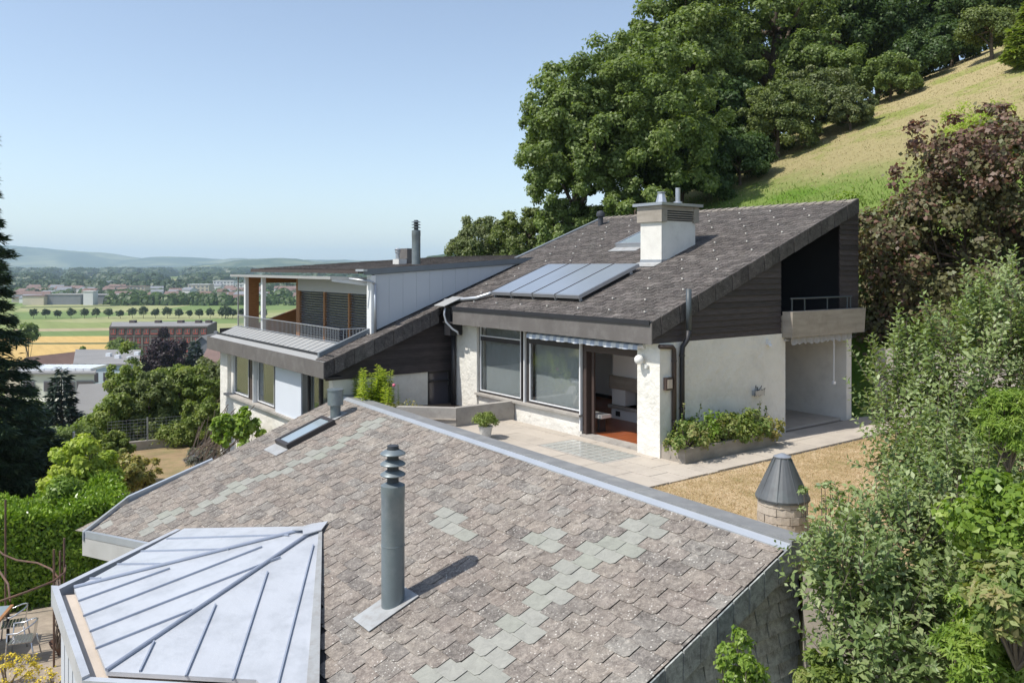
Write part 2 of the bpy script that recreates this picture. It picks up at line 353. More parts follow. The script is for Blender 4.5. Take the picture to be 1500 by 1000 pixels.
def leaves(C, D, Nn, L, Wd, tone, name, mat, parent, singles=0, single_mat=None, kind=None, fold=.18, bend=0.0):
    """one folded rhombic leaf per row; the nearest `singles` ones become objects of their own"""
    C = np.asarray(C, float); n = len(C); D = unit(np.asarray(D, float)); Nn = np.asarray(Nn, float)
    Nn = unit(Nn-(Nn*D).sum(1, keepdims=True)*D); Sd = np.cross(D, Nn)
    L = np.broadcast_to(L, n).reshape(-1, 1); Wd = np.broadcast_to(Wd, n).reshape(-1, 1)
    if singles:
        dist = np.linalg.norm(C-np.array([0, 0, CZ]), axis=1); srt = np.argsort(dist); idx = srt[5:singles+5]; keep = np.ones(n, bool); keep[idx] = False; keep[srt[:5]] = False
        me = bpy.data.meshes.new('leaf'); me.from_pydata([(0, 0, 0), (-.5, .45, .18), (0, 1, -.06), (.5, .45, .18), (0, .45, 0)], [], [(0, 4, 1), (4, 2, 1), (0, 3, 4), (4, 3, 2)])
        me.materials.append(M[single_mat])
        pl = Vector((0, 0, 0)); q = parent
        while q is not None: pl += Vector(q.location); q = q.parent
        for i in idx:
            o = bpy.data.objects.new('leaf', me); COL.objects.link(o); o.parent = parent
            m3 = Matrix((tuple(Sd[i]*Wd[i]), tuple(D[i]*L[i]), tuple(Nn[i]*Wd[i]))).transposed().to_4x4()
            m3.translation = Vector(C[i])-pl; o.matrix_basis = m3
        C, D, Nn, Sd, L, Wd, tone = C[keep], D[keep], Nn[keep], Sd[keep], L[keep], Wd[keep], np.asarray(tone)[keep]; n = len(C)
    V = np.empty((n, 4, 3))
    V[:, 0] = C; V[:, 2] = C+D*L-Nn*L*bend
    mid = C+D*L*.45; V[:, 1] = mid-Sd*Wd*.5+Nn*Wd*fold; V[:, 3] = mid+Sd*Wd*.5+Nn*Wd*fold
    me = bpy.data.meshes.new(name); org = C.mean(0); V = (V-org).reshape(-1, 3)
    me.vertices.add(4*n); me.vertices.foreach_set('co', V.astype(np.float32).ravel())
    me.loops.add(4*n); me.loops.foreach_set('vertex_index', np.arange(4*n, dtype=np.int32))
    me.polygons.add(n); me.polygons.foreach_set('loop_start', np.arange(0, 4*n, 4, dtype=np.int32))
    try: me.polygons.foreach_set('loop_total', np.full(n, 4, dtype=np.int32))
    except Exception: pass
    me.update(calc_edges=True)
    me.attributes.new('tone', 'FLOAT', 'FACE').data.foreach_set('value', np.asarray(tone, dtype=np.float32))
    me.materials.append(M[mat]); o = bpy.data.objects.new(name, me); link(o, parent, Vector(org)); tag(o, None, None, None, kind)
    return o
def rdir(n): return unit(rng.normal(size=(n, 3)))
def clumpy(center, rad, ncl, cr, npl, size, asp=.6, seed=0, jag=.25, low=-.5, flat=.8, up=.35, shell=.75):
    """positions, axes and normals of leaves gathered in clumps over an uneven crown"""
    global rng; rng = np.random.default_rng(seed)
    d = rdir(ncl*3); d = d[d[:, 2] > low][:ncl]; k = len(d)
    rr = np.minimum(rng.uniform(.45, 1.0, (k, 1))**.6*(1+rng.normal(size=(k, 1))*jag*.5), 1.14)
    cc = np.array(center)+d*rr*np.array(rad)*(1-cr*.7)
    crr = cr*np.mean(rad)*rng.uniform(.6, 1.35, (k, 1))
    rep = np.repeat(np.arange(k), npl); n = len(rep)
    e = unit(rdir(n)+d[rep]*.55+np.array([0, 0, up]))
    q = rng.uniform(shell-.35, 1.12, (n, 1))
    stray = rng.random((n, 1)) < .07; q = np.where(stray, q*1.3, q)
    P = cc[rep]+e*crr[rep]*q*np.array([1, 1, flat])
    Nn = unit(e+rdir(n)*.75+np.array([0, 0, .35])); D = unit(np.cross(Nn, rdir(n))+np.array([0, 0, -.15]))
    ct = rng.uniform(0, 1, k); tone = np.clip(ct[rep]*.5+rng.uniform(0, .55, n), 0, .999)
    L = size*rng.uniform(.65, 1.3, n)
    return P, D, Nn, L, L*asp, tone, cc
def trunk_mesh(base, top, r, targets, seed=1, n=8, limbs=7):
    rn = random.Random(seed); mb = MB(); base = Vector(base); top = Vector(top)
    pts = []; 
    for i in range(6):
        f = i/5; pts.append(base.lerp(top, f)+Vector((rn.uniform(-1, 1), rn.uniform(-1, 1), 0))*r*.6*(i not in (0,)))
    mb.tube(pts, [r*(1.25 if i == 0 else 1-.13*i) for i in range(6)], n)
    tg = list(targets); rn.shuffle(tg)
    for c in tg[:limbs]:
        c = Vector(c); s = pts[rn.choice([2, 3, 4])]
        m_ = s.lerp(c, .5)+Vector((rn.uniform(-.3, .3), rn.uniform(-.3, .3), -.12*(c-s).length))
        mb.tube([s, s.lerp(m_, .6), m_, m_.lerp(c, .6), c], [r*.5, r*.38, r*.28, r*.18, r*.06], 6)
    return mb
def tree(name, label, cat, base, center, rad, mat, ncl=60, cr=.28, npl=300, size=.2, seed=0, group=None, asp=.65, trunk_r=None, limbs=8, low=-.6, jag=.25, flat=.8, crown='crown', stuff=None, up=.35, singles=0, smat=None, bark='bark', shell=.75):
    base = Vector(base); root = thing(name, base, label, cat, group)
    P, D, Nn, L, Wd, tone, cc = clumpy(center, rad, ncl, cr, npl, size, asp, seed, jag, low, flat, up, shell)
    r = trunk_r or max(rad)*.06
    trunk_mesh(base-Vector((0, 0, .3)), Vector(center)+Vector((0, 0, rad[2]*.35)), r, [tuple(c) for c in cc], seed, 8, limbs).build('trunk', bark, root, smooth=True)
    leaves(P, D, Nn, L, Wd, tone, crown, mat, root, kind=stuff, singles=singles, single_mat=smat)
    return root
# ------------------------------------------------------------------ ground
def sst(x): x = np.clip(x, 0, 1); return x*x*(3-2*x)
def smin(p, q, k): h = np.clip(.5+.5*(q-p)/k, 0, 1); return q*(1-h)+p*h-k*h*(1-h)
def hgt(X, Y):
    X = np.asarray(X, float); Y = np.asarray(Y, float)
    a = -.6*X+.8*Y; b = .8*X+.6*Y
    low = -3.62-.42*np.maximum(0, a-37)-.30*np.maximum(0, -b-6)-.3*np.maximum(0, 3-b)*(a > 24)*sst((a-24)/8)
    plat = -.12
    # platform of the terrace and the lawn behind the lower roof
    s = sst((b-9.62)/.25)*(a < 21.2)+(a >= 21.2)*sst((b-10.5)/4)
    g = low*(1-s)+(plat-.42*np.maximum(0, a-40))*s
    hill = .5*(b-23)+2.5
    hill = smin(hill, 5.5+.42*np.maximum(X, -6), 4)
    up = sst((b-21.3)/2.2)*sst((X+12)/16)
    g = g*(1-up)+np.maximum(hill, plat)*up
    g = g-np.maximum(0, Y-95)*.5
    return np.maximum(g, -26.2)
m, t, b_ = nodes('hillside')
n1 = noise(t, .35, 6, .65); n2 = noise(t, 3.5, 6, .75); n3 = noise(t, .09, 3, .5)
vb = pos(t, None, -ANG); sp = t.nodes.new('ShaderNodeSeparateXYZ'); t.links.new(vb, sp.inputs[0])
mr = N(t, 'ShaderNodeMath', operation='MULTIPLY_ADD'); t.links.new(n1, mr.inputs[0]); mr.inputs[1].default_value = 5; t.links.new(sp.outputs[1], mr.inputs[2])
rb = ramp(t, [(.34, (.17, .235, .06)), (.43, (.33, .285, .145)), (.75, (.40, .335, .18)), (1, (.46, .38, .22))])
mp = N(t, 'ShaderNodeMapRange'); t.links.new(mr.outputs[0], mp.inputs[0]); mp.inputs[1].default_value = 22; mp.inputs[2].default_value = 62
t.links.new(mp.outputs[0], rb.inputs[0])
r2 = ramp(t, [(.3, (.6, .62, .5)), (.5, (1, 1, 1)), (.7, (1.0, .97, .9))]); t.links.new(n2, r2.inputs[0])
r3 = ramp(t, [(.5, (1, 1, 1)), (.60, (.60, .84, .38))]); t.links.new(noise(t, .22, 5, .7), r3.inputs[0])
o = mixc(t, .8, mixc(t, .8, rb.outputs[0], r2.outputs[0], 'MULTIPLY'), r3.outputs[0], 'MULTIPLY')
t.links.new(o, b_.inputs['Base Color']); b_.inputs['Roughness'].default_value = .95; b_.inputs['Specular IOR Level'].default_value = .1
bn = t.nodes.new('ShaderNodeBump'); bn.inputs['Strength'].default_value = .8; bn.inputs['Distance'].default_value = .15; t.links.new(noise(t, 2.5, 6, .8), bn.inputs['Height']); t.links.new(bn.outputs[0], b_.inputs['Normal'])
MATS['hillside'] = m
pm('lower_ground', (.17, .15, .075), .95, .3, .8, stain=(.08, .1, .03), sfac=.8, sscale=.5, bump=.5, bscale=10)
def grid_mesh(name, xs, ys, zf, mats, kind='structure', matf=None, smooth=True):
    XX, YY = np.meshgrid(xs, ys); Z = zf(XX, YY); V = np.stack([XX, YY, Z], -1).reshape(-1, 3); nx, ny = len(xs), len(ys)
    i = np.arange((nx-1)*(ny-1)); r_, c_ = i//(nx-1), i % (nx-1); q = r_*nx+c_
    Fs = np.stack([q, q+1, q+nx+1, q+nx], -1)
    me = bpy.data.meshes.new(name); me.from_pydata(V.tolist(), [], Fs.tolist())
    for k in (mats if isinstance(mats, (list, tuple)) else [mats]): me.materials.append(M[k])
    if matf is not None:
        cx = V[Fs].mean(1); me.polygons.foreach_set('material_index', matf(cx).astype(np.int32))
    if smooth: me.polygons.foreach_set('use_smooth', [True]*len(Fs))
    me.update(); ob = bpy.data.objects.new(name, me); COL.objects.link(ob); ob['kind'] = kind
    return ob
xs = np.concatenate([np.arange(-90, -40, 2.), np.arange(-40, 60, .7), np.arange(60, 131, 2.5)])
ys = np.concatenate([np.arange(-30, 5, 2.), np.arange(5, 75, .7), np.arange(75, 150, 2.5)])
def matf(c):
    a = -.6*c[:, 0]+.8*c[:, 1]; b = .8*c[:, 0]+.6*c[:, 1]
    return ((b < 19) & ~((c[:, 0] > -8) & (b > 16))).astype(int)
grid_mesh('hillside', xs, ys, hgt, ['hillside', 'lower_ground'], matf=matf)
# valley plain to the horizon
m, t, b_ = nodes('valley_ground')
c1 = ramp(t, [(.38, (.10, .15, .05)), (.5, (.2, .22, .09)), (.62, (.27, .25, .12))]); t.links.new(noise(t, .004, 3, .5), c1.inputs[0]); t.links.new(c1.outputs[0], b_.inputs['Base Color']); b_.inputs['Roughness'].default_value = 1
b_.inputs['Specular IOR Level'].default_value = 0; MATS['valley_ground'] = m
PLZ = -26.0
mb = MB(); mb.add([(-14000, -400, PLZ-.25), (14000, -400, PLZ-.25), (14000, 15000, PLZ-.25), (-14000, 15000, PLZ-.25)], [(0, 1, 2, 3)]); mb.build('valley_floor', 'valley_ground', kind='structure')
def field(pts, mat, k):
    z = PLZ+.004*k-.1; mb = MB(); P = [PZ(px, py, z) for px, py in pts]; mb.add([tuple(p) for p in P], [tuple(range(len(P)))])
    me = mb.build('field', mat, kind='structure'); 
    if me.data.polygons[0].normal.z < 0: me.data.flip_normals()
def fm(name, c, gr=(.02, .3, 1), v=.12): pm(name, c, .95, v, 1, spec=.05, grain=gr)
fm('field_green', (.16, .22, .08)); fm('field_pale', (.30, .31, .15)); fm('field_wheat', (.52, .36, .14), (.05, .5, 1), .14); fm('field_olive', (.22, .26, .10)); fm('field_tan', (.36, .30, .19)); fm('field_path', (.42, .37, .28)); fm('field_dark', (.10, .12, .06))
field([(-60, 430), (460, 434), (460, 560), (-60, 560)], 'field_olive', 0)
field([(-40, 441.5), (95, 441.5), (120, 445), (60, 448), (-40, 448)], 'field_green', 1)
field([(40, 447), (130, 442), (330, 441), (330, 446), (150, 451), (60, 456), (20, 456)], 'field_pale', 2)
field([(130, 455), (255, 444), (300, 444), (240, 456), (160, 459)], 'field_pale', 3)
field([(230, 454), (300, 444), (470, 442), (470, 452), (330, 456)], 'field_green', 4)
field([(20, 458), (110, 456), (200, 458), (190, 466), (90, 467), (20, 468)], 'field_green', 5)
field([(60, 470), (200, 461), (330, 459), (470, 457), (470, 467), (240, 470), (120, 473)], 'field_pale', 6)
field([(230, 470), (330, 466), (470, 464), (470, 476), (240, 477)], 'field_green', 7)
field([(20, 482), (170, 480), (170, 486), (20, 486)], 'field_tan', 8)
field([(0, 486), (170, 484), (170, 492), (0, 493)], 'field_green', 9)
field([(300, 474), (480, 472), (480, 505), (300, 505)], 'field_pale', 10)
field([(-40, 493), (170, 492), (170, 502), (-40, 502)], 'field_wheat', 11)
field([(-40, 504.5), (172, 503.8), (172, 517), (120, 525), (60, 531), (-40, 536)], 'field_wheat', 12)
field([(-40, 502.4), (172, 501.6), (172, 503.4), (-40, 504.2)], 'field_dark', 13)
field([(30, 449.6), (130, 448.2), (230, 445), (230, 446), (130, 449.6), (30, 451)], 'field_dark', 14)
# far hills
def far_mat(name, cols, scl):
    m, t, b = nodes(name); r = ramp(t, [(.36, cols[0]), (.5, cols[1]), (.62, cols[2])]); r.color_ramp.interpolation = 'LINEAR'
    t.links.new(noise(t, scl, 8, .62, None, .6), r.inputs[0]); t.links.new(r.outputs[0], b.inputs['Base Color']); b.inputs['Roughness'].default_value = 1; b.inputs['Specular IOR Level'].default_value = 0; MATS[name] = m
far_mat('mountain_cover', [(.03, .05, .025), (.045, .07, .03), (.19, .2, .10)], .0016)
far_mat('wooded_cover', [(.022, .04, .018), (.035, .058, .022), (.06, .09, .03)], .01)
def ridge_obj(name, prof, Y0, depth, mat, seed, rough=6, foot=PLZ-2, nx=260):
    """a hill range: px -> height of its crest seen from the house; a real heightfield with slopes on both sides"""
    r_ = np.random.default_rng(seed); pxs = np.linspace(prof[0][0], prof[-1][0], nx); crest = np.interp(pxs, [p[0] for p in prof], [p[1] for p in prof])
    zc = CZ-(crest-HY)/F*(Y0+depth*.5); wig = np.cumsum(r_.normal(size=nx)); wig -= np.linspace(wig[0], wig[-1], nx); zc = zc+wig*rough*.25+r_.normal(size=nx)*rough*.12
    ny = 22; V = []; Fs = []
    for j in range(ny):
        f = j/(ny-1); s = math.sin(math.pi*f)**.9; bump = r_.normal(size=nx)*rough*.2
        for i in range(nx):
            x = (pxs[i]-750)/F*(Y0+depth*.5); z = foot+(zc[i]-foot)*s+(bump[i]*s if .1 < f < .45 else 0)
            V.append((x+r_.normal()*2, Y0+depth*f, z))
    for j in range(ny-1):
        for i in range(nx-1): q = j*nx+i; Fs.append((q, q+1, q+nx+1, q+nx))
    me = bpy.data.meshes.new(name); me.from_pydata(V, [], Fs); me.materials.append(M[mat]); me.polygons.foreach_set('use_smooth', [True]*len(Fs)); me.update()
    o = bpy.data.objects.new(name, me); COL.objects.link(o); o['kind'] = 'structure'
ridge_obj('mountain_range', [(-500, 368), (-200, 360), (0, 357), (30, 358), (90, 363), (150, 368), (205, 377), (225, 376), (240, 372), (290, 374), (330, 377), (420, 377), (520, 380), (700, 384), (1100, 386), (1500, 386)], 6800, 2600, 'mountain_cover', 3, 9)
ridge_obj('foothill', [(-500, 392), (60, 392), (250, 389), (300, 384), (330, 381), (360, 377), (400, 376), (430, 377.5), (470, 381), (560, 382), (700, 386), (1300, 388)], 4300, 1500, 'mountain_cover', 4, 7)
ridge_obj('wooded_ridge', [(-500, 400), (100, 400), (380, 396), (425, 386), (440, 381), (475, 378.5), (520, 379.5), (560, 381), (600, 377), (640, 366), (680, 358), (760, 350), (1000, 345)], 1750, 600, 'wooded_cover', 5, 9)
# woods across the plain
def wood_band(name, px0, px1, py, Y0, Y1, hh, n, seed, mat='leaf_far', rad=(8, 15), gap=0.0):
    r_ = np.random.default_rng(seed); Cs = []; Ns = []; Ss = []
    k = 42
    for i in range(n):
        Y = r_.uniform(Y0, Y1); px = r_.uniform(px0, px1)
        if gap and math.sin(px*.11+seed)+math.sin(px*.043) < gap-1: continue
        x = (px-750)/F*Y; R_ = r_.uniform(*rad); H_ = hh*r_.uniform(.6, 1.15)
        d = unit(r_.normal(size=(k, 3))); d[:, 2] = np.abs(d[:, 2])*1.0-.1
        Cs.append(np.array([x, Y, PLZ])+d*np.array([R_, R_, H_])); Ns.append(d); Ss.append(np.full(k, R_*.42))
    C = np.concatenate(Cs); Nn = np.concatenate(Ns); s_ = np.concatenate(Ss); D = unit(np.cross(Nn, unit(r_.normal(size=Nn.shape))))
    o = leaves(C-D*s_[:, None]*.5, D, Nn, s_*1.3, s_*1.2, r_.uniform(0, 1, len(C)), name, mat, None, kind='stuff', fold=.1)
    return o
wood_band('distant_wood', -60, 760, 400, 2600, 3600, 26, 650, 1, rad=(28, 60), gap=.6)
wood_band('distant_wood', -60, 760, 410, 1500, 2100, 17, 900, 2, rad=(13, 28), gap=.75)
wood_band('distant_wood', -60, 560, 420, 1050, 1350, 11, 620, 3, rad=(8, 15))
wood_band('distant_wood', -60, 480, 430, 800, 980, 7, 200, 6, rad=(4, 8), gap=.5)
wood_band('town_trees', 20, 480, 430, 720, 900, 9, 60, 16, rad=(5, 9), mat='leaf_forest_dark')
wood_band('distant_wood', 160, 335, 438, 640, 680, 9.5, 70, 4, rad=(5, 8), mat='leaf_forest_dark')
wood_band('distant_wood', 335, 480, 438, 640, 720, 8, 40, 9, rad=(4, 7), mat='leaf_forest_dark')
# haze: one closed box of even air round everything
hz = bpy.data.materials.new('haze'); hz.use_nodes = True; tt = hz.node_tree; tt.nodes.remove(tt.nodes['Principled BSDF'])
pv = tt.nodes.new('ShaderNodeVolumePrincipled'); pv.inputs['Color'].default_value = (.64, .81, 1.0, 1); pv.inputs['Density'].default_value = 1.15e-4; pv.inputs['Anisotropy'].default_value = .1
tt.links.new(pv.outputs[0], tt.nodes['Material Output'].inputs['Volume'])
MATS['haze'] = hz
mb = MB(); mb.wbox(-15000, 15000, -600, 16000, -30.5, 330); mb.build('haze', 'haze', kind='stuff')

# ------------------------------------------------------------------ roof helpers
SL = .376                       # slope of every tiled roof: rises towards +b
def zmain(b): return 2.915+SL*(b-12.86)
def zfg(b): return .4+SL*(b-9.38)
RN = Vector((-.8*SL, -.6*SL, 1)).normalized()
def clip(poly, f):              # keep the part of a polygon [(a,b)] where f >= 0
    out = []
    for i in range(len(poly)):
        p, q = poly[i], poly[(i+1) % len(poly)]; fp, fq = f(*p), f(*q)
        if fp >= 0: out.append(p)
        if (fp >= 0) != (fq >= 0):
            k = fp/(fp-fq); out.append((p[0]+(q[0]-p[0])*k, p[1]+(q[1]-p[1])*k))
    return out
def lay_tiles(zf, a0, a1, b0, b1, halfs, wid, exp, cham, seed, parent, mat, near=0, near_mat=None, fresh=None, fmats=None, skip=None, thick=.007, tilt=.0035):
    """lapped tiles in running bond; the nearest ones are objects of their own, the rest are joined"""
    rn = random.Random(seed); joined = MB(); fj = MB(); cand = []
    nrow = int((b1-b0)/exp)+1
    for r_ in range(nrow):
        bb = b0+r_*exp; off = (r_ % 2)*wid*.5
        for c in range(int((a1-a0)/wid)+2):
            aa = a0+c*wid-off; ca, cb = aa+wid*.5, bb+exp*.5
            if skip and skip(ca, cb): continue
            g = .006; ex = exp+.035
            jb = rn.uniform(-.006, .006); jt = rn.uniform(-.003, .004)
            poly = [(aa+g, bb+cham+jb), (aa+g+cham*.9, bb+jb), (aa+wid-g, bb+jb), (aa+wid-g, bb+ex), (aa+g, bb+ex)]
            raw = len(poly); whole = True
            for h in halfs:
                q = clip(poly, h)
                if len(q) != len(poly) or q != poly: whole = False
                poly = q
                if len(poly) < 3: break
            if len(poly) < 3: continue
            isf = bool(fresh and fresh(ca, cb, r_, c))
            cand.append((poly, whole, isf, aa, bb, jt, ca, cb, raw))
    if near:
        w_ = [i for i, x in enumerate(cand) if x[1]]
        w_.sort(key=lambda i: (W(cand[i][6], cand[i][7], zf(cand[i][7]))-Vector((0, 0, CZ))).length)
        nearset = set(w_[:near])
    else: nearset = set()
    def h(a, b, aa, bb, jt): return .004+thick+(1-(b-bb)/exp)*.006+(1-(a-aa)/wid)*tilt+jt
    shared = {}
    for i, (poly, whole, isf, aa, bb, jt, ca, cb, raw) in enumerate(cand):
        top = [W(a, b, zf(b))+RN*h(a, b, aa, bb, jt) for a, b in poly]
        if i in nearset:
            tgt = MB(); tgt.prism(top, -RN*thick)
            if raw not in shared:
                o = tgt.build('roof_tile', near_mat if not isf else fmats[1], parent); shared[raw] = (o, Vector(o.location), W(aa, bb, zf(bb)), jt)
                sm_ = {near_mat: o.data} if not isf else {fmats[1]: o.data}; shared['m'] = sm_
            else:
                o0, l0, w0, j0 = shared[raw]; mn = near_mat if not isf else fmats[1]
                if mn not in shared['m']:
                    d2 = o0.data.copy(); d2.materials.clear(); d2.materials.append(M[mn]); shared['m'][mn] = d2
                o = bpy.data.objects.new('roof_tile', shared['m'][mn]); COL.objects.link(o); o.parent = parent
                o.location = l0+(W(aa, bb, zf(bb))-w0)+RN*(jt-j0); o.rotation_euler = (rn.uniform(-.006, .006), rn.uniform(-.006, .006), rn.uniform(-.012, .012))
        else:
            (fj if isf else joined).prism(top, -RN*thick, tone=rn.random())
    if joined.v: joined.build('roof_tiles', mat, parent, kind='stuff', tone=True)
    if fj.v: fj.build('replaced_roof_tiles', fmats[0], parent, kind='stuff', tone=True)

# ================================================================== lower house with the big tiled roof
base = W(13, 6, -3.6)
low = thing('garden_house', base, 'low outbuilding in the foreground under a big weathered tiled roof', 'house')
RIDGE = lambda a: 9.38+.0225*(a-6.5)
AL = lambda b: 20.84+.0*(b) if b > 6 else 20.84
halfs = [lambda a, b: a-6.46, lambda a, b: RIDGE(a)-b, lambda a, b: 20.9-a, lambda a, b: b-(3.42+(20.24-a)*.30) if a > 14 else 1.0, lambda a, b: b-2.9]
# deck under the tiles
deck = [(6.5, 3.0), (6.5, 9.38), (20.86, 9.7), (20.86, 6.0), (20.86, 4.2), (20.24, 3.45), (17.75, 4.18), (16.3, 4.0), (12.5, 4.0), (10, 3.0)]
mb = MB(); mb.prism([W(a, b, zfg(b)-.01) for a, b in deck], (0, 0, -.16)); mb.build('roof_deck', 'dark_soffit', low)
# fresh replacement tiles: streaks read from the photograph as (a, b) spots
def PR(px, py, zf0=.4, b0=9.38):
    r = ray(px, py); ra, rb = AB(r); k = r.z; Y = (zf0-SL*b0-CZ)/(k-SL*rb); return ra*Y, rb*Y
FRESH = []
def streak(pts, wd=.3):
    P = [PR(*p) for p in pts]
    for i in range(len(P)-1): FRESH.append((P[i], P[i+1], wd))
streak([(688, 985), (725, 950), (770, 905), (812, 868), (850, 838), (890, 806), (945, 775)], .30)
streak([(640, 1005), (690, 985)], .4)
streak([(645, 757), (668, 768), (688, 780)], .13)
streak([(790, 785), (815, 795)], .2)
streak([(215, 775), (262, 748)], .24); streak([(285, 752), (310, 735)], .2); streak([(322, 728), (350, 712), (395, 697), (440, 678), (478, 660), (520, 640), (545, 622)], .24)
def isfresh(a, b, r_, c):
    for (p, q, wd) in FRESH:
        vx, vy = q[0]-p[0], q[1]-p[1]; L2 = vx*vx+vy*vy; k = max(0, min(1, ((a-p[0])*vx+(b-p[1])*vy)/L2)); dx, dy = a-p[0]-k*vx, b-p[1]-k*vy
        if dx*dx+dy*dy < wd*wd: return True
    return (int(r_*7919+c*104729) % 97) == 5
E4 = (9.75, 4.7); E1 = (17.67, 4.75); AP = (14.28, 6.3)
def under_bay(a, b):
    if a > AP[0]: lim = AP[1]+(E1[1]-AP[1])*(a-AP[0])/(E1[0]-AP[0])
    else: lim = AP[1]+(E4[1]-AP[1])*(a-AP[0])/(E4[0]-AP[0])
    return (9.75 < a < 17.67) and b < lim-.35
lay_tiles(zfg, 6.3, 21.1, 2.94, 9.9, halfs, .41, .232, .05, 3, low, 'weathered_tile', 300, 'weathered_tile_single', isfresh, ('fresh_tile', 'fresh_tile_single'), under_bay)
# ridge: pale zinc strip and dark metal cap
mb = MB(); p0 = [W(6.42, 9.30, zfg(9.30)+.035), W(20.95, 9.63, zfg(9.63)+.035)]; p1 = [W(6.42, 9.40, zfg(9.40)+.05), W(20.95, 9.73, zfg(9.73)+.05)]
mb.prism([p0[0], p0[1], p1[1], p1[0]], (0, 0, -.03)); mb.build('zinc_strip', 'zinc_strip', low)
n = 5
for i in range(n):
    a0 = 6.40+(14.6/n)*i; a1 = a0+14.6/n-.006; mb = MB()
    q = [(a1, RIDGE(a1)+.02), (a0, RIDGE(a0)+.02), (a0, RIDGE(a0)+.46), (a1, RIDGE(a1)+.46)]
    mb.hexa([W(a, b, .25) for a, b in q]+[W(a, b, (.49 if j < 2 else .455)+.0002*a*a) for j, (a, b) in enumerate(q)]); mb.build('ridge_cap', 'ridge_metal', low)
# slates along the rake and slates on the gable wall
z_ = 0
for i in range(22):
    b1 = 9.72-i*.305; b0 = b1-.285
    if b0 < 3: break
    mb = MB(); o_ = .012 if i % 2 else 0; tp = [W(6.40-o_*.3, b0, zfg(b0)+.03), W(6.40-o_*.3, b1, zfg(b1)+.03), W(6.38-o_*.3, b1-.03, zfg(b1)-.30), W(6.38-o_*.3, b0-.03, zfg(b0)-.30)]
    mb.prism(tp, W(.022, 0, 0)); mb.build('rake_slate', 'green_slate', low)
wall_box = MB().prism([W(6.62, 3.2, -4), W(6.62, 9.7, -4), W(6.62, 9.7, zfg(9.4)-.06), W(6.62, 3.2, zfg(3.2)-.06)], W(.25, 0, 0)); wall_box.build('gable_wall', 'dark_soffit', low)
for r_ in range(19):
    z0 = -3.6+r_*.205
    for c in range(14):
        b0 = 3.1+c*.5-(r_ % 2)*.25; b1 = b0+.478
        # clip by the roof line
        def zz(b): return zfg(b)-.20
        pz = [(max(b0, 3.2), z0), (min(b1, 9.78), z0), (min(b1, 9.78), min(z0+.23, zz(min(b1, 9.6)))), (max(b0, 3.2), min(z0+.23, zz(max(b0, 3.2))))]
        if pz[2][1] <= z0+.03: continue
        if pz[3][1] <= z0: pz[3] = (pz[3][0]+(z0-zz(pz[3][0]))/SL*1.0, z0+.001)
        if pz[3][0] >= pz[2][0]: continue
        mb = MB(); mb.prism([W(6.525+.05*(z-z0)/.23, b, z) for b, z in pz], W(.014, 0, 0)); mb.build('wall_slate', 'wall_slate', low)
# walls below
mb = MB(); mb.box(6.9, 20.6, 9.45, 9.7, -4, .2); mb.box(20.35, 20.6, 4.4, 9.45, -4, -1.7); mb.box(17.9, 20.35, 4.3, 4.5, -4, -2.05); mb.box(6.9, 10, 3.3, 3.5, -4, -2); mb.build('wall', 'stucco', low)
# zinc edge and pale fascia at the left corner
mb = MB(); z0 = zfg(3.30)
c0, c1, c2 = (20.36, 3.28), (17.82, 4.02), (21.18, 4.4)
mb.prism([W(*c0, z0+.10), W(*c1, zfg(4.02)+.09), W(c1[0], c1[1]+.09, zfg(4.02)+.09), W(c0[0], c0[1]+.09, z0+.10)], (0, 0, -.16))
mb.prism([W(*c0, z0+.10), W(*c2, zfg(4.4)+.11), W(c2[0]-.12, c2[1]-.02, zfg(4.4)+.11), W(c0[0]-.12, c0[1], z0+.10)], (0, 0, -.2))
mb.prism([W(*c2, zfg(4.4)+.11), W(20.98, 6.3, zfg(6.3)+.06), W(20.88, 6.3, zfg(6.3)+.06), W(c2[0]-.12, c2[1]-.02, zfg(4.4)+.11)], (0, 0, -.18)); mb.build('gutter', 'zinc_strip', low)
mb = MB(); mb.prism([W(*c0, z0-.04), W(*c1, zfg(4.02)-.05), W(c1[0], c1[1]+.03, zfg(4.02)-.05), W(c0[0]-.03, c0[1]+.05, z0-.04)], (0, 0, -.40)); mb.prism([W(20.36, 3.28, z0-.05), W(21.18, 4.4, zfg(4.4)-.1), W(21.14, 4.42, zfg(4.4)-.1), W(20.31, 3.31, z0-.05)], (0, 0, -.4)); mb.build('fascia', 'fascia_pale', low)
mb = MB(); mb.box(20.85, 20.90, 6.2, 9.7, 0, .1); 
mb = MB(); mb.prism([W(20.93, 6.2, zfg(6.2)-.0), W(20.93, 9.75, zfg(9.75)), W(20.9, 9.75, zfg(9.75)), W(20.9, 6.2, zfg(6.2))], (0, 0, -.3)); mb.build('left_verge_board', 'fascia_board', low)

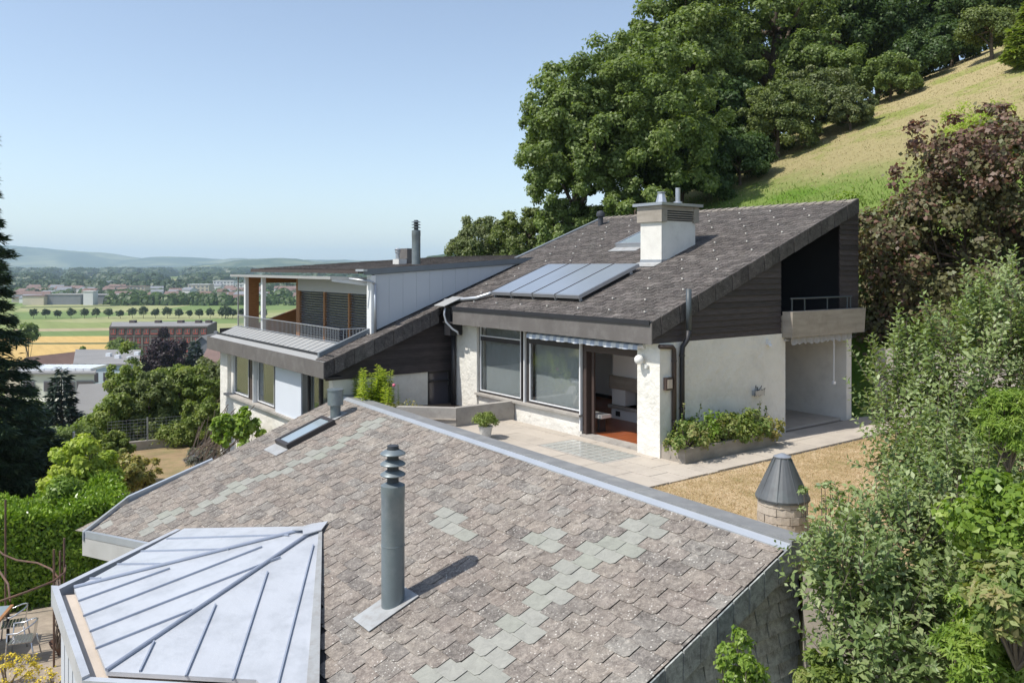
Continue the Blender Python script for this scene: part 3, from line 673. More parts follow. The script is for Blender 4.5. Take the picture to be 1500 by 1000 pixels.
# bay with a folded zinc roof
ZE = -1.34; rise = .0
Pp = W(*AP, zfg(AP[1])+.05); e1 = W(*E1, ZE+.02); e2 = W(15.55, 2.38, ZE); e3 = W(12.09, 2.24, ZE); e4 = W(*E4, ZE+.02)
def on_plane(px, py, A_, B_, P_):
    nn = (Vector(B_)-Vector(A_)).cross(Vector(P_)-Vector(A_)).normalized(); r = ray(px, py); o = Vector((0, 0, CZ)); k = (Vector(A_)-o).dot(nn)/r.dot(nn)
    return o+r*k, (nn if nn.z > 0 else -nn)
x4, _ = on_plane(466, 1090, e3, e4, Pp); xm = e3.lerp(e4, .62)
for poly in ((e1, e2, Pp), (e2, e3, Pp), (e3, xm, x4, Pp)):
    mb = MB(); mb.prism(poly, (0, 0, -.06)); mb.build('zinc_sheet', 'zinc_pale', low)
for tri, runs in (((e1, e2, Pp), ((244, 789.6, 423, 784), (207, 808, 335, 805), (172, 827, 244, 826.6), (132, 848, 148, 848))),
                  ((e2, e3, Pp), ((114.8, 881, 249, 833), (122, 903, 384, 801.5), (131.4, 925.8, 411, 816.5), (140, 950.7, 282, 894))),
                  ((e3, e4, Pp), ((205, 984, 226, 940), (272, 991, 316, 886), (341, 997, 392, 838), (405, 1012, 459, 799)))):
    for (x0, y0, x1, y1) in runs:
        p, nn = on_plane(x0, y0, *tri); q, nn = on_plane(x1, y1, *tri); dd = (q-p).normalized(); e = dd.cross(nn).normalized()*.011
        mb = MB(); mb.prism([p-e+nn*.001, p+e+nn*.001, q+e+nn*.001, q-e+nn*.001], nn*.032); mb.build('seam', 'shaded_zinc_seam', low)
for p in (e2, e3):
    mb = MB(); d = (Pp-p).normalized(); mb.tube([p+Vector((0, 0, .02)), Pp-d*.35+Vector((0, 0, .03))], .030, 8); mb.build('hip_roll', 'shaded_zinc_seam', low)
    continue
    mb = MB(); s = d.cross(Vector((0, 0, 1))).normalized(); mb.prism([p+s*.10+Vector((0, 0, .008)), p-s*.1+Vector((0, 0, .008)), Pp-d*.3-s*.1+Vector((0, 0, .01)), Pp-d*.3+s*.1+Vector((0, 0, .01))], (0, 0, .006)); mb.build('hip_flashing', 'zinc_pale', low)
mb = MB(); d2 = (e2-Pp).normalized(); d3 = (e3-Pp).normalized(); bk = -(d2+d3).normalized()
mb.prism([Pp+bk*.12+Vector((0, 0, .05)), Pp+d3*.05+(e4-Pp).normalized()*.22+Vector((0, 0, .05)), Pp+d3*.55+Vector((0, 0, .075)), Pp+(d2+d3)*.22+Vector((0, 0, .09)), Pp+d2*.55+Vector((0, 0, .075)), Pp+(e1-Pp).normalized()*.25+Vector((0, 0, .05))], (0, 0, -.02)); mb.build('apex_cap', 'zinc_pale', low)
mb = MB(); cw = (x4-Pp).normalized(); sd_ = (e3-Pp).normalized(); mb.prism([Pp+Vector((0, 0, .012)), x4+Vector((0, 0, .012)), x4+sd_*.32+Vector((0, 0, .012)), Pp+sd_*.1+cw*.15+Vector((0, 0, .012))], (0, 0, .005)); mb.build('edge_flashing', 'flashing', low)
# box gutter round the bay
def off(a, b, da, db): return (a+da, b+db)
O1 = (17.80, 4.62); O2 = (15.72, 2.06); O3 = (11.95, 1.92); O4 = (9.5, 4.5)
I2 = (15.64, 2.15); I3 = (12.0, 2.02); I1 = (17.72, 4.68); I4 = (9.62, 4.55)
for (p, q, r_, s, zu) in ((O1, O2, I2, I1, .0), (O2, O3, I3, I2, .07), (O3, O4, I4, I3, .03)):
    mb = MB(); mb.prism([W(*p, ZE+zu), W(*q, ZE+zu), W(*r_, ZE+zu), W(*s, ZE+zu)], (0, 0, -.30)); mb.build('gutter_rim', 'zinc_pale', low)
mb = MB(); mb.prism([W(*I2, ZE-.10), W(*I3, ZE-.10), W(12.1, 2.4, ZE-.10), W(15.5, 2.45, ZE-.10)], (0, 0, -.03)); mb.prism([W(*I3, ZE-.10), W(*I4, ZE-.10), W(9.8, 4.6, ZE-.10), W(12.1, 2.4, ZE-.10)], (0, 0, -.03)); mb.build('gutter_lining', 'gutter_lining', low)
B1, B2, B3, B4 = (17.6, 4.5), (15.62, 2.22), (12.08, 2.16), (9.75, 4.5)
for (p, q) in ((B1, B2), (B2, B3), (B3, B4)):
    P_, Q_ = Vector(p), Vector(q); L = (Q_-P_).length; k = int(L/.42)
    nrm = Vector((-(Q_-P_).y, (Q_-P_).x)).normalized()*.03
    for i in range(k):
        s, e = P_.lerp(Q_, i/k+.01), P_.lerp(Q_, (i+1)/k-.01)
        mb = MB(); mb.prism([W(s.x, s.y, -3.7), W(e.x, e.y, -3.7), W(e.x+nrm.x, e.y+nrm.y, -3.7), W(s.x+nrm.x, s.y+nrm.y, -3.7)], (0, 0, 2.1)); mb.build('cladding_panel', 'grey_panel', low)
mb = MB(); mb.prism([W(*p, -3.8) for p in ((17.4, 4.6), (15.5, 2.35), (12.15, 2.3), (10, 4.6))], (0, 0, 2.15)); mb.build('bay_core', 'dark_soffit', low)
# stone patch visible between gutter and bay
# flue
def flue(x, label, zt, r, k=1.0):
    root = thing('flue_pipe', x, label, 'flue pipe')
    c_ = .62*k
    mb = MB(); mb.lathe(x, [(r, -.25), (r, (zt-c_)*.5), (r*1.03, (zt-c_)*.5), (r*1.03, (zt-c_)*.5+.012), (r, (zt-c_)*.5+.014), (r, zt-c_-.18), (r*1.035, zt-c_-.17), (r*1.035, zt-c_+.0), (r*.55, zt-c_+.04*k)], 40); smooth_by_angle(mb.build('pipe', 'flue_grey', root, origin=x), 50)
    mb = MB(); mb.lathe(x, [(r*.5, zt-c_+.02), (r*.5, zt-.08*k)], 24); smooth_by_angle(mb.build('inner_tube', 'cowl_dark', root, origin=x))
    for i in range(3):
        z0 = zt+(-.46+i*.155)*k; mb = MB(); mb.lathe(x, [(r*1.06, z0-.014*k), (r*1.1, z0), (r*1.0, z0+.018*k), (r*.55, z0+.06*k), (r*.55, z0+.05*k), (r*.95, z0-.004*k)], 32); smooth_by_angle(mb.build('cowl_ring', 'flue_grey', root, origin=x), 30)
    mb = MB(); mb.lathe(x, [(r*.5, zt-.08*k), (r*.5, zt-.035*k), (r*.3, zt-.03*k)], 20); smooth_by_angle(mb.build('cowl_top', 'cowl_dark', root, origin=x))
    return root
fa, fb = 10.79, 5.88
fx = W(fa, fb, zfg(fb))
fl = flue(fx, 'tall round blue-grey flue pipe with three cowl rings on the big foreground roof', 2.40, .172)
mb = MB(); q = [(fa-.27, fb-.52), (fa+.25, fb-.52), (fa+.25, fb+.30), (fa-.27, fb+.30)]; mb.prism([W(a, b, zfg(b))+RN*.045 for a, b in q], -RN*.012); mb.build('base_flashing', 'flashing', fl)
mb = MB(); mb.lathe(fx, [(.20, -.1), (.2, .02), (.175, .09)], 32); 
# small roof vent
va, vb_ = 19.47, 8.95; vx = W(va, vb_, zfg(vb_)); vt = thing('roof_vent', vx, 'short round grey roof vent near the top corner of the foreground roof', 'roof vent')
mb = MB(); mb.lathe(vx, [(.13, -.15), (.13, .32), (.2, .34), (.2, .70), (.215, .71), (.215, .74), (.02, .77)], 24); smooth_by_angle(mb.build('vent_pipe', 'flue_grey', vt), 40)
mb = MB(); q = [(va-.22, vb_-.5), (va+.22, vb_-.5), (va+.22, vb_+.25), (va-.22, vb_+.25)]; mb.prism([W(a, b, zfg(b))+RN*.045 for a, b in q], -RN*.012); mb.build('base_flashing', 'flashing', vt)
# skylight on the lower roof
def skylight(a0, a1, b0, b1, zf, label, up=.12, fr=.07, mat='dark_frame'):
    x = W((a0+a1)/2, b0, zf(b0)); root = thing('skylight', x, label, 'skylight'); h_ = RN*up
    def q4(x0, x1, y0, y1, l): return [W(a, b, zf(b))+RN*l for a, b in ((x1, y0), (x0, y0), (x0, y1), (x1, y1))]
    for (x0, x1, y0, y1) in ((a0, a1, b0, b0+fr), (a0, a1, b1-fr, b1), (a0, a0+fr, b0+fr, b1-fr), (a1-fr, a1, b0+fr, b1-fr)):
        mb = MB(); mb.prism(q4(x0, x1, y0, y1, up), -h_); mb.build('frame', mat, root)
    mb = MB(); mb.prism(q4(a0+fr, a1-fr, b0+fr, b1-fr, up-.025), -RN*.02); mb.build('glass', 'skylight_glass', root)
    mb = MB(); mb.prism(q4(a0-.03, a1+.03, b0-.3, b0-.005, .035), -RN*.01); mb.build('apron', 'flashing', root)
    return root
skylight(18.98, 19.75, 7.5, 8.75, zfg, 'slim roof window with a dark frame on the foreground roof below the small vent', .14, .09)
# ================================================================== main house on the right (with the long roof that also covers the left wing)
mh = thing('main_house', W(16, 16, -.1), 'white rendered house with one long dark tiled roof, dark boarded gable and solar panels', 'house')
A0, A1, BE, BR = 12.12, 20.6, 12.86, 20.75
# roof decks
mb = MB(); mb.prism([W(a, b, zmain(b)-.01) for a, b in ((12.2, 12.9), (12.2, 20.9), (22.05, 20.7), (22.05, 12.9))], (0, 0, -.18)); mb.build('roof_deck', 'dark_soffit', mh)
dk = lambda a, b: (17.6 < a)
def skipmain(a, b):
    return (21.25 < a and 10.8 < b < 16.5)
lay_tiles(zmain, 12.1, 22.2, 12.84, 20.8, [lambda a, b: a-12.16, lambda a, b: 22.08-a, lambda a, b: 20.78-b], .33, .165, .04, 11, mh, 'dark_tile', skip=skipmain, thick=.01, tilt=.004)
# ridge with lapped ridge pieces
mb = MB()
for i in range(33):
    a0 = 12.16+i*.302; mb.prism([W(a0, 20.6, zmain(20.6)+.045), W(a0+.28, 20.6, zmain(20.6)+.035), W(a0+.28, 20.86, zmain(20.78)+.05), W(a0, 20.86, zmain(20.78)+.07)], (0, 0, -.02))
mb.build('ridge_tiles', 'weathered_tile_single', mh, kind='stuff')
mb = MB(); mb.prism([W(22.05, 12.9, zmain(12.9)+.05), W(22.2, 12.9, zmain(12.9)+.05), W(22.2, 20.8, zmain(20.8)+.05), W(22.05, 20.8, zmain(20.8)+.05)], (0, 0, -.25)); mb.build('verge', 'grey_fascia', mh)
# snow hooks in offset rows
rn = random.Random(4); hk = MB(); hk.hexa([W(-.022, -.04, 0), W(.022, -.04, 0), W(.022, .04, 0), W(-.022, .04, 0), W(-.016, -.04, .035), W(.016, -.04, .035), W(.022, 0, .012), W(-.022, 0, .012)])
h0 = hk.build('snow_hook', 'snow_hook', mh, origin=Vector((0, 0, 0))); hm = h0.data; bpy.data.objects.remove(h0)
def clear(a, b):
    if 15.0 < a < 19.3 and 13.4 < b < 16.0: return False
    if 14.9 < a < 18.4 and 16.1 < b < 18.8: return False
    if a > 20.9 and b < 16.8: return False
    return True
for j, b in enumerate(np.arange(13.25, 20.6, .63)):
    for i in range(9):
        a = 12.75+i*1.12+(j % 2)*.55+rn.uniform(-.04, .04)
        if a > 21.7 or not clear(a, b): continue
        o = bpy.data.objects.new('snow_hook', hm); COL.objects.link(o); o.parent = mh; o.location = W(a, b, zmain(b)+.035)-Vector(mh.location); o.rotation_euler = (0, 0, rn.uniform(-.2, .2))
# eave gutter and fascia boards
mb = MB(); mb.prism([W(12.14, 12.76, 2.93), W(19.88, 12.76, 2.93), W(19.88, 12.9, 2.95), W(12.14, 12.9, 2.95)], (0, 0, -.03)); mb.box(12.14, 19.88, 12.742, 12.765, 2.86, 2.965); mb.build('gutter', 'lacquer_black', mh)
for i, (x0, x1) in enumerate(((12.1, 14.88), (14.885, 17.6), (17.605, 19.88))):
    mb = MB(); mb.box(x0, x1, 12.775, 12.81, 2.455, 2.90); mb.build('fascia_board', 'fascia_board', mh)
mb = MB(); mb.box(12.2, 20.5, 12.815, 13.34, 2.47, 2.50); mb.build('soffit', 'dark_soffit', mh)
# rake slates
def rake(a, b_lo, b_hi, zf, parent, h=.36, step=.30, top=.03):
    k = int((b_hi-b_lo)/step)
    for i in range(k):
        b0 = b_lo+i*step; b1 = min(b0+step-.014, b_hi); o_ = .014*(i % 2)
        mb = MB(); mb.prism([W(a-o_, b0, zf(b0)+top), W(a-o_, b1, zf(b1)+top), W(a-.02-o_, b1-.01, zf(b1)-h), W(a-.02-o_, b0-.01, zf(b0)-h)], W(.02, 0, 0)); mb.build('rake_slate', 'rake_slate', parent)
rake(12.13, 12.80, 20.98, zmain, mh, .35)
mb = MB(); mb.prism([W(12.155, b, zmain(b)-d) for b, d in ((12.85, .02), (20.9, .02), (20.9, .33), (12.85, .33))], W(.03, 0, 0)); mb.build('rake_backing', 'dark_soffit', mh)
# boards of the gable
def boards(a, b_lo, b_hi, z_lo, z_hi, parent, pitch=.138, limit=None, out=.02, mat='siding', hole=None):
    k = int((z_hi-z_lo)/pitch)+1
    for i in range(k):
        z0 = z_lo+i*pitch; z1 = min(z0+pitch+.012, z_hi)
        if z1-z0 < .02: continue
        bs = b_lo
        if limit: bs = max(b_lo, limit(z0))
        if bs > b_hi-.05: continue
        bs1 = max(b_lo, limit(z1)) if limit else b_lo; bs1 = min(bs1, b_hi-.01)
        mb = MB(); f = a-out-.022; bk = a-out+.010
        mb.add([W(f, bs, z0), W(f, b_hi, z0), W(bk, b_hi, z1), W(bk, bs1, z1), W(a+.01, bs, z0), W(a+.01, b_hi, z0), W(a+.01, b_hi, z1), W(a+.01, bs1, z1)],
               [(0, 1, 2, 3), (5, 4, 7, 6), (1, 0, 4, 5), (2, 1, 5, 6), (3, 2, 6, 7), (0, 3, 7, 4)]); mb.build('board', mat, parent)
lim = lambda z: 12.86+(z+.28-2.915)/SL
boards(12.19, 12.83, 17.42, 2.46, 4.75, mh, limit=lim)
boards(12.19, 20.02, 20.92, 2.62, 6.0, mh, limit=lim)
# masonry walls
mb = MB(); mb.box(12.15, 12.40, 13.42, 17.58, -.15, 2.46); mb.build('gable_wall', 'stucco', mh)
mb = MB(); mb.box(12.13, 12.80, 13.06, 13.42, -.15, 2.46); mb.build('corner_pillar', 'stucco', mh)
mb = MB(); mb.prism([W(12.22, b, z) for b, z in ((12.95, 2.462), (17.4, 2.462), (17.4, zmain(17.4)-.2), (12.95, zmain(12.95)-.2))], W(.2, 0, 0)); mb.build('gable_core', 'dark_soffit', mh)
mb = MB(); mb.box(14.96, 19.42, 13.36, 13.62, -.15, .44); mb.build('parapet_below_windows', 'stucco', mh)
mb = MB(); mb.box(19.42, 20.62, 13.30, 13.62, -.15, 2.46); mb.box(17.42, 19.42, 13.6, 13.7, -.1, .4); mb.build('pier', 'stucco', mh)
mb = MB(); mb.box(14.94, 19.46, 13.24, 13.62, .445, .50); mb.build('window_sill', 'concrete', mh)
mb = MB(); mb.box(20.3, 20.6, 13.62, 20.9, -.2, 2.6); mb.box(12.4, 20.3, 20.72, 20.9, -.2, zmain(20.7)-.25); mb.box(21.7, 21.95, 14, 20.9, -.2, 3.2)
mb.prism([W(21.7, b, z) for b, z in ((14, 3.2), (20.9, 3.2), (20.9, zmain(20.9)-.25), (14, zmain(14)-.2))], W(.2, 0, 0)); mb.build('rear_wall', 'stucco_smooth', mh)
# porch: side wall with a short return, rear wall with a tall dark glass door
mb = MB(); mb.box(12.25, 14.6, 20.48, 20.72, -.15, 2.45); mb.build('porch_side_wall', 'stucco_smooth', mh)
mb = MB(); mb.box(12.40, 14.55, 17.46, 17.58, -.15, 2.45); mb.build('porch_inner_wall', 'stucco_smooth', mh)
mb = MB(); mb.box(14.55, 14.75, 17.58, 20.48, -.15, 2.45); mb.build('porch_rear_wall', 'stucco_smooth', mh)
mb = MB(); mb.box(14.45, 14.53, 17.7, 17.78, 0, 2.3); mb.box(14.45, 14.53, 20.38, 20.46, 0, 2.3); mb.box(14.45, 14.53, 17.78, 20.38, 2.22, 2.3); mb.box(14.45, 14.53, 17.78, 20.38, 0, .12); mb.box(14.46, 14.52, 17.78, 20.38, .95, 1.02); mb.box(14.46, 14.52, 19.0, 19.07, .1, 2.22); dr = mb.build('glass_door', 'dark_frame', mh)
mb = MB(); mb.box(14.53, 14.545, 17.78, 20.38, .1, 2.22); mb.build('pane', 'far_pane', dr)
mb = MB(); mb.box(12.2, 14.8, 17.58, 20.72, 2.45, 2.62); mb.build('loggia_floor', 'concrete', mh)
# loggia recess above
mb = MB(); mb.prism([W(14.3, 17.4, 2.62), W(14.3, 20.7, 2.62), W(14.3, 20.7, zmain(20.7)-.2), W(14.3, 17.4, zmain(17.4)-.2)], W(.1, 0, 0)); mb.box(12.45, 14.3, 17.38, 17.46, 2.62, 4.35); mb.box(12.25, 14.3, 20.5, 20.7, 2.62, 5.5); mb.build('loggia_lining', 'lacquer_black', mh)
# concrete balcony with parapet and rail
bal = mh
mb = MB(); mb.hexa([W(12.12, 17.44, 2.36), W(11.90, 17.50, 2.36), W(11.90, 20.76, 2.36), W(12.12, 20.78, 2.36), W(12.12, 17.42, 3.0), W(11.87, 17.48, 3.0), W(11.87, 20.78, 3.0), W(12.12, 20.8, 3.0)]); mb.box(12.12, 12.2, 17.44, 20.0, 2.36, 2.9); mb.build('balcony_parapet', 'board_concrete', mh)
mb = MB(); mb.tube([W(11.99, 17.55, 3.32), W(11.99, 20.3, 3.32)], .022, 8)
for b in (17.62, 18.15, 19.15, 20.08, 20.24): mb.tube([W(11.99, b, 3.0), W(11.99, b, 3.32)], .018, 6)
mb.build('balcony_rail', 'dark_pipe', mh)
# scalloped awning below the balcony and its crank
aw = thing('awning', W(12.05, 18.7, 2.2), 'grey scalloped awning valance rolled up below the concrete balcony', 'awning')
mb = MB(); k = 60
for i in range(k):
    b0 = 17.62+i*2.7/k; b1 = b0+2.7/k; f0, f1 = abs(math.sin(i/k*math.pi*11)), abs(math.sin((i+1)/k*math.pi*11)); x0 = 12.02+.03*math.sin(i*.9); x1 = 12.02+.03*math.sin((i+1)*.9)
    mb.add([W(x0, b0, 2.34), W(x1, b1, 2.34), W(x1-.01, b1, 2.22-.06*f1), W(x0-.01, b0, 2.22-.06*f0)], [(0, 1, 2, 3)])
mb.build('valance', 'awning_grey', aw)
mb = MB(); mb.tube([W(12.1, 17.5, 2.3), W(12.1, 20.4, 2.3)], .035, 8); mb.build('roller', 'galvanised', aw)
mb = MB(); mb.tube([W(12.0, 19.47, 2.25), W(12.0, 19.47, 1.12)], .012, 6); mb.box(11.97, 12.03, 19.42, 19.52, 1.06, 1.13); mb.build('crank_rod', 'white_metal', aw)
# front awning rolled under the eave
aw2 = thing('awning', W(14.6, 12.95, 2.3), 'blue and white striped awning rolled up under the eave above the living room windows', 'awning')
mb = MB(); k = 90
for i in range(k):
    a0 = 12.62+i*3.95/k; a1 = a0+3.95/k; w0, w1 = .008*math.sin(i*.5)+.005*math.sin(i*1.3), .008*math.sin((i+1)*.5)+.005*math.sin((i+1)*1.3)
    P = [W(a0, 13.0, 2.44), W(a1, 13.0, 2.44), W(a1, 12.89+w1, 2.39), W(a0, 12.89+w0, 2.39), W(a0, 12.88+w0*1.5, 2.285+w0*.6), W(a1, 12.88+w1*1.5, 2.285+w1*.6)]
    mb.add(P, [(0, 1, 2, 3), (3, 2, 5, 4)])
mb.build('valance', 'awning_cloth', aw2)
mb = MB(); mb.tube([W(12.55, 13.03, 2.37), W(16.65, 13.03, 2.37)], .05, 10); mb.build('roller', 'white_metal', aw2)
# windows of the living room
def window(a0, a1, z0, z1, b, parent, outer='dark_frame', inner='white_metal', transom=None, name='window', fr=.06, glass='window_glass', d=.09):
    mb = MB(); mb.box(a0, a0+fr, b, b+d, z0, z1); mb.box(a1-fr, a1, b, b+d, z0, z1); mb.box(a0+fr, a1-fr, b, b+d, z1-fr, z1); mb.box(a0+fr, a1-fr, b, b+d, z0, z0+fr)
    f = mb.build(name, outer, parent)
    if inner:
        g = .022; x0, x1, y0, y1 = a0+fr, a1-fr, z0+fr, z1-fr
        mb = MB(); mb.box(x0, x0+g, b-.012, b+.03, y0, y1); mb.box(x1-g, x1, b-.012, b+.03, y0, y1); mb.box(x0+g, x1-g, b-.012, b+.03, y0, y0+g)
        if transom: mb.box(x0+g, x1-g, b-.012, b+.03, transom, transom+.03)
        mb.build('glazing_bead', inner, f)
    mb = MB(); mb.box(a0+fr, a1-fr, b+.035, b+.043, z0+fr, z1-fr); mb.build('pane', glass, f)
    return f
w1 = window(17.38, 19.42, .50, 2.45, 13.38, mh, transom=2.12); mb = MB(); mb.box(17.44, 19.36, 13.37, 13.415, 2.00, 2.12); mb.build('blind_box', 'dark_frame', w1)
w2 = window(15.0, 17.12, .50, 2.45, 13.38, mh, transom=None); mb = MB(); mb.box(15.06, 17.06, 13.365, 13.415, 2.08, 2.39); mb.build('blind_box', 'dark_frame', w2)
mb = MB(); mb.box(17.225, 17.265, 13.33, 13.40, .5, 2.46); mb.build('mullion', 'white_metal', mh); mb = MB(); mb.box(17.13, 17.37, 13.405, 13.5, .5, 2.45); mb.build('mullion', 'dark_frame', mh)
mb = MB(); mb.box(14.95, 14.985, 13.29, 13.37, .1, 2.45); mb.build('mullion', 'white_metal', mh); mb = MB(); mb.box(14.85, 14.99, 13.375, 13.5, .1, 2.45); mb.build('mullion', 'brown_frame', mh)
# sliding door: opening with lintel and the leaf pushed to one side
mb = MB(); mb.box(12.8, 14.84, 13.32, 13.5, 2.06, 2.46); mb.box(14.76, 14.84, 13.31, 13.5, .05, 2.06); df = mb.build('door_frame', 'brown_frame', mh)
mb = MB(); mb.box(14.60, 14.68, 13.42, 13.47, .09, 2.06); mb.box(14.74, 14.755, 13.3, 13.42, .06, 2.06); mb.build('sliding_leaf', 'brown_frame', df)
mb = MB(); mb.box(12.8, 14.84, 13.18, 13.52, -.1, .055); mb.build('door_sill', 'concrete', mh)
for (x0, x1, z0) in ((17.45, 19.35, .56), (15.07, 17.05, .56)):  # added veils behind the big panes, imitating soft reflections in the glass
    mb = MB(); n_ = 40
    for i in range(n_): u0, u1 = x0+(x1-x0)*i/n_, x0+(x1-x0)*(i+1)/n_; y0_, y1_ = 13.56+.005*math.sin(i*1.3), 13.56+.005*math.sin((i+1)*1.3); mb.add([W(u0, y0_, z0), W(u1, y1_, z0), W(u1, y1_, 2.38), W(u0, y0_, 2.38)], [(0, 1, 2, 3)])
    mb.build('curtain_veil', 'sheer', mh)
# room behind the glass
for i in range(26):
    b0 = 13.52+i*.155; mb = MB(); mb.box(12.42, 20.28, b0, b0+.152, -.02, .06); mb.build('floor_board', 'parquet', mh)
mb = MB(); mb.box(17.9, 20.28, 17.5, 17.6, .06, 2.4); mb.box(12.42, 16.0, 17.5, 17.6, .06, 2.4); mb.box(16, 17.9, 17.5, 17.6, 2.1, 2.4); mb.box(20.22, 20.28, 13.7, 17.5, .06, 2.4); mb.box(12.41, 12.45, 13.5, 17.5, .06, 2.4); mb.box(16, 17.9, 18.4, 18.5, 0, 2.4); mb.build('room_wall', 'interior_white', mh)
mb = MB(); mb.box(12.42, 20.28, 13.5, 17.6, 2.40, 2.44); mb.build('ceiling', 'interior_white', mh)
mb = MB(); mb.box(16.0, 20.2, 17.47, 17.498, .06, .16); mb.build('skirting', 'dark_frame', mh)
fp = thing('fireplace', W(15.3, 15.7, .06), 'white built-in fireplace with concrete hood and hearth slab inside the open door', 'fireplace')
mb = MB(); mb.box(14.5, 15.95, 15.3, 16.2, .061, .34); mb.box(14.5, 15.7, 15.3, 16.2, .42, .43); mb.build('base', 'interior_white', fp)
mb = MB(); mb.box(15.62, 15.78, 15.285, 15.298, .14, .27); mb.build('vent_grille', 'dark_frame', fp)
mb = MB(); mb.box(14.4, 15.98, 15.2, 16.25, .345, .43); mb.build('hearth_slab', 'concrete', fp)
mb = MB(); mb.box(15.45, 15.95, 15.32, 16.2, .432, .86); mb.box(14.5, 15.95, 16.1, 16.25, .44, .86); mb.build('cheek', 'interior_white', fp)
mb = MB(); mb.box(14.9, 15.44, 15.7, 16.08, .44, .86); mb.build('firebox', 'lacquer_black', fp)
mb = MB(); mb.box(14.4, 15.98, 15.24, 16.25, .862, 1.2); mb.build('hood', 'board_concrete', fp)
mb = MB(); mb.box(14.5, 15.92, 15.32, 16.2, 1.202, 2.39); mb.build('chimney_breast', 'interior_white', fp)
sh = thing('bench', W(14.9, 13.9, .06), 'small pale bench top showing just inside the open sliding door', 'bench')
mb = MB(); mb.box(14.55, 15.6, 13.62, 13.95, .42, .50); mb.build('seat', 'stucco_smooth', sh); mb = MB(); mb.box(14.7, 14.78, 13.7, 13.9, .06, .42); mb.build('leg', 'dark_frame', sh); mb = MB(); mb.box(15.4, 15.48, 13.7, 13.9, .06, .42); mb.build('leg', 'dark_frame', sh)
# globe lamp, wall light, sensor, bracket
gl = thing('globe_lamp', W(12.6, 13.0, 2.0), 'round white globe lamp on the rendered pillar beside the open door', 'lamp')
mb = MB(); c = W(12.62, 12.93, 2.08); mb.lathe(c-Vector((0, 0, 0)), [(.105*math.sin(math.pi*i/10)+1e-4, -.105*math.cos(math.pi*i/10)) for i in range(11)], 20); mb.build('globe', 'opal', gl, smooth=True)
mb = MB(); mb.tube([W(12.48, 13.06, 1.94), W(12.48, 12.98, 1.94)], .045, 14); mb.tube([W(12.5, 13.0, 1.95), W(12.6, 12.95, 2.02)], .02, 8); mb.build('bracket', 'pot_white', gl)
wl = thing('wall_lantern', W(12.1, 13.25, 1.5), 'small square brown wall light on the side of the pillar', 'lamp')
mb = MB(); mb.box(12.04, 12.128, 13.17, 13.37, 1.45, 1.72); mb.build('housing', 'brown_frame', wl)
mb = MB(); mb.box(12.025, 12.038, 13.2, 13.34, 1.49, 1.68); mb.build('lens', 'gutter_lining', wl)
se = thing('motion_sensor', W(12.1, 16.85, 2.25), 'small white motion sensor high on the gable wall near the porch corner', 'sensor')
mb = MB(); mb.box(12.08, 12.148, 16.8, 16.9, 2.22, 2.32); mb.build('plate', 'white_metal', se); mb = MB(); mb.ball(W(12.06, 16.85, 2.2), .045, 10, 6); mb.build('head', 'white_metal', se, smooth=True)
br = thing('cable_bracket', W(12.1, 16.35, 1.1), 'metal bracket with loose wires on the gable wall above the flower bed', 'bracket')
mb = MB(); mb.box(12.04, 12.148, 16.25, 16.42, 1.04, 1.16); mb.prism([W(12.14, 16.42, 1.02), W(12.14, 16.6, 1.06), W(12.14, 16.6, 1.16), W(12.14, 16.42, 1.18)], W(-.09, 0, 0)); mb.build('plate', 'galvanised', br)
mb = MB()
for i in range(5):
    x = rn.uniform(16.2, 16.6); mb.tube([W(12.1, 16.4, 1.12), W(12.0, x, 1.22+rn.uniform(-.05, .1)), W(12.08, x+.08, 1.2), W(12.05, x+.02, 1.03)], .006, 5)
mb.build('wire', 'lacquer_black', br)
# downpipes of the main house
dp = thing('downpipe', W(12.05, 13.7, 0), 'thick dark downpipe rising past the roof edge on the boarded gable', 'downpipe')
mb = MB(); mb.tube([W(12.02, 13.86, 2.72), W(12.02, 13.86, 3.62)], .062, 12); mb.build('upper_pipe', 'dark_pipe', dp, smooth=True)
mb = MB(); mb.tube([W(12.02, 13.86, 2.72), W(12.03, 13.84, 2.52), W(12.07, 13.72, 2.36), W(12.07, 13.70, 2.2), W(12.07, 13.70, -.05)], .058, 12); mb.build('lower_pipe', 'lacquer_black', dp, smooth=True)
for z in (2.15, 1.0): mb = MB(); mb.tube([W(12.07, 13.70, z), W(12.07, 13.70, z+.03)], .068, 12); mb.build('clamp', 'dark_frame', dp)
dp = thing('downpipe', W(12.1, 13.45, 0), 'brown downpipe with a horizontal branch at the corner of the rendered pillar', 'downpipe')
mb = MB(); mb.tube([W(12.08, 13.0, 2.40), W(12.08, 13.40, 2.37), W(12.08, 13.45, 2.32), W(12.08, 13.46, 2.2), W(12.08, 13.46, 0)], .05, 10); mb.build('pipe', 'brown_frame', dp, smooth=True)
for z in (2.05, .75): mb = MB(); mb.tube([W(12.08, 13.46, z), W(12.08, 13.46, z+.03)], .058, 12); mb.build('clamp', 'dark_frame', dp)
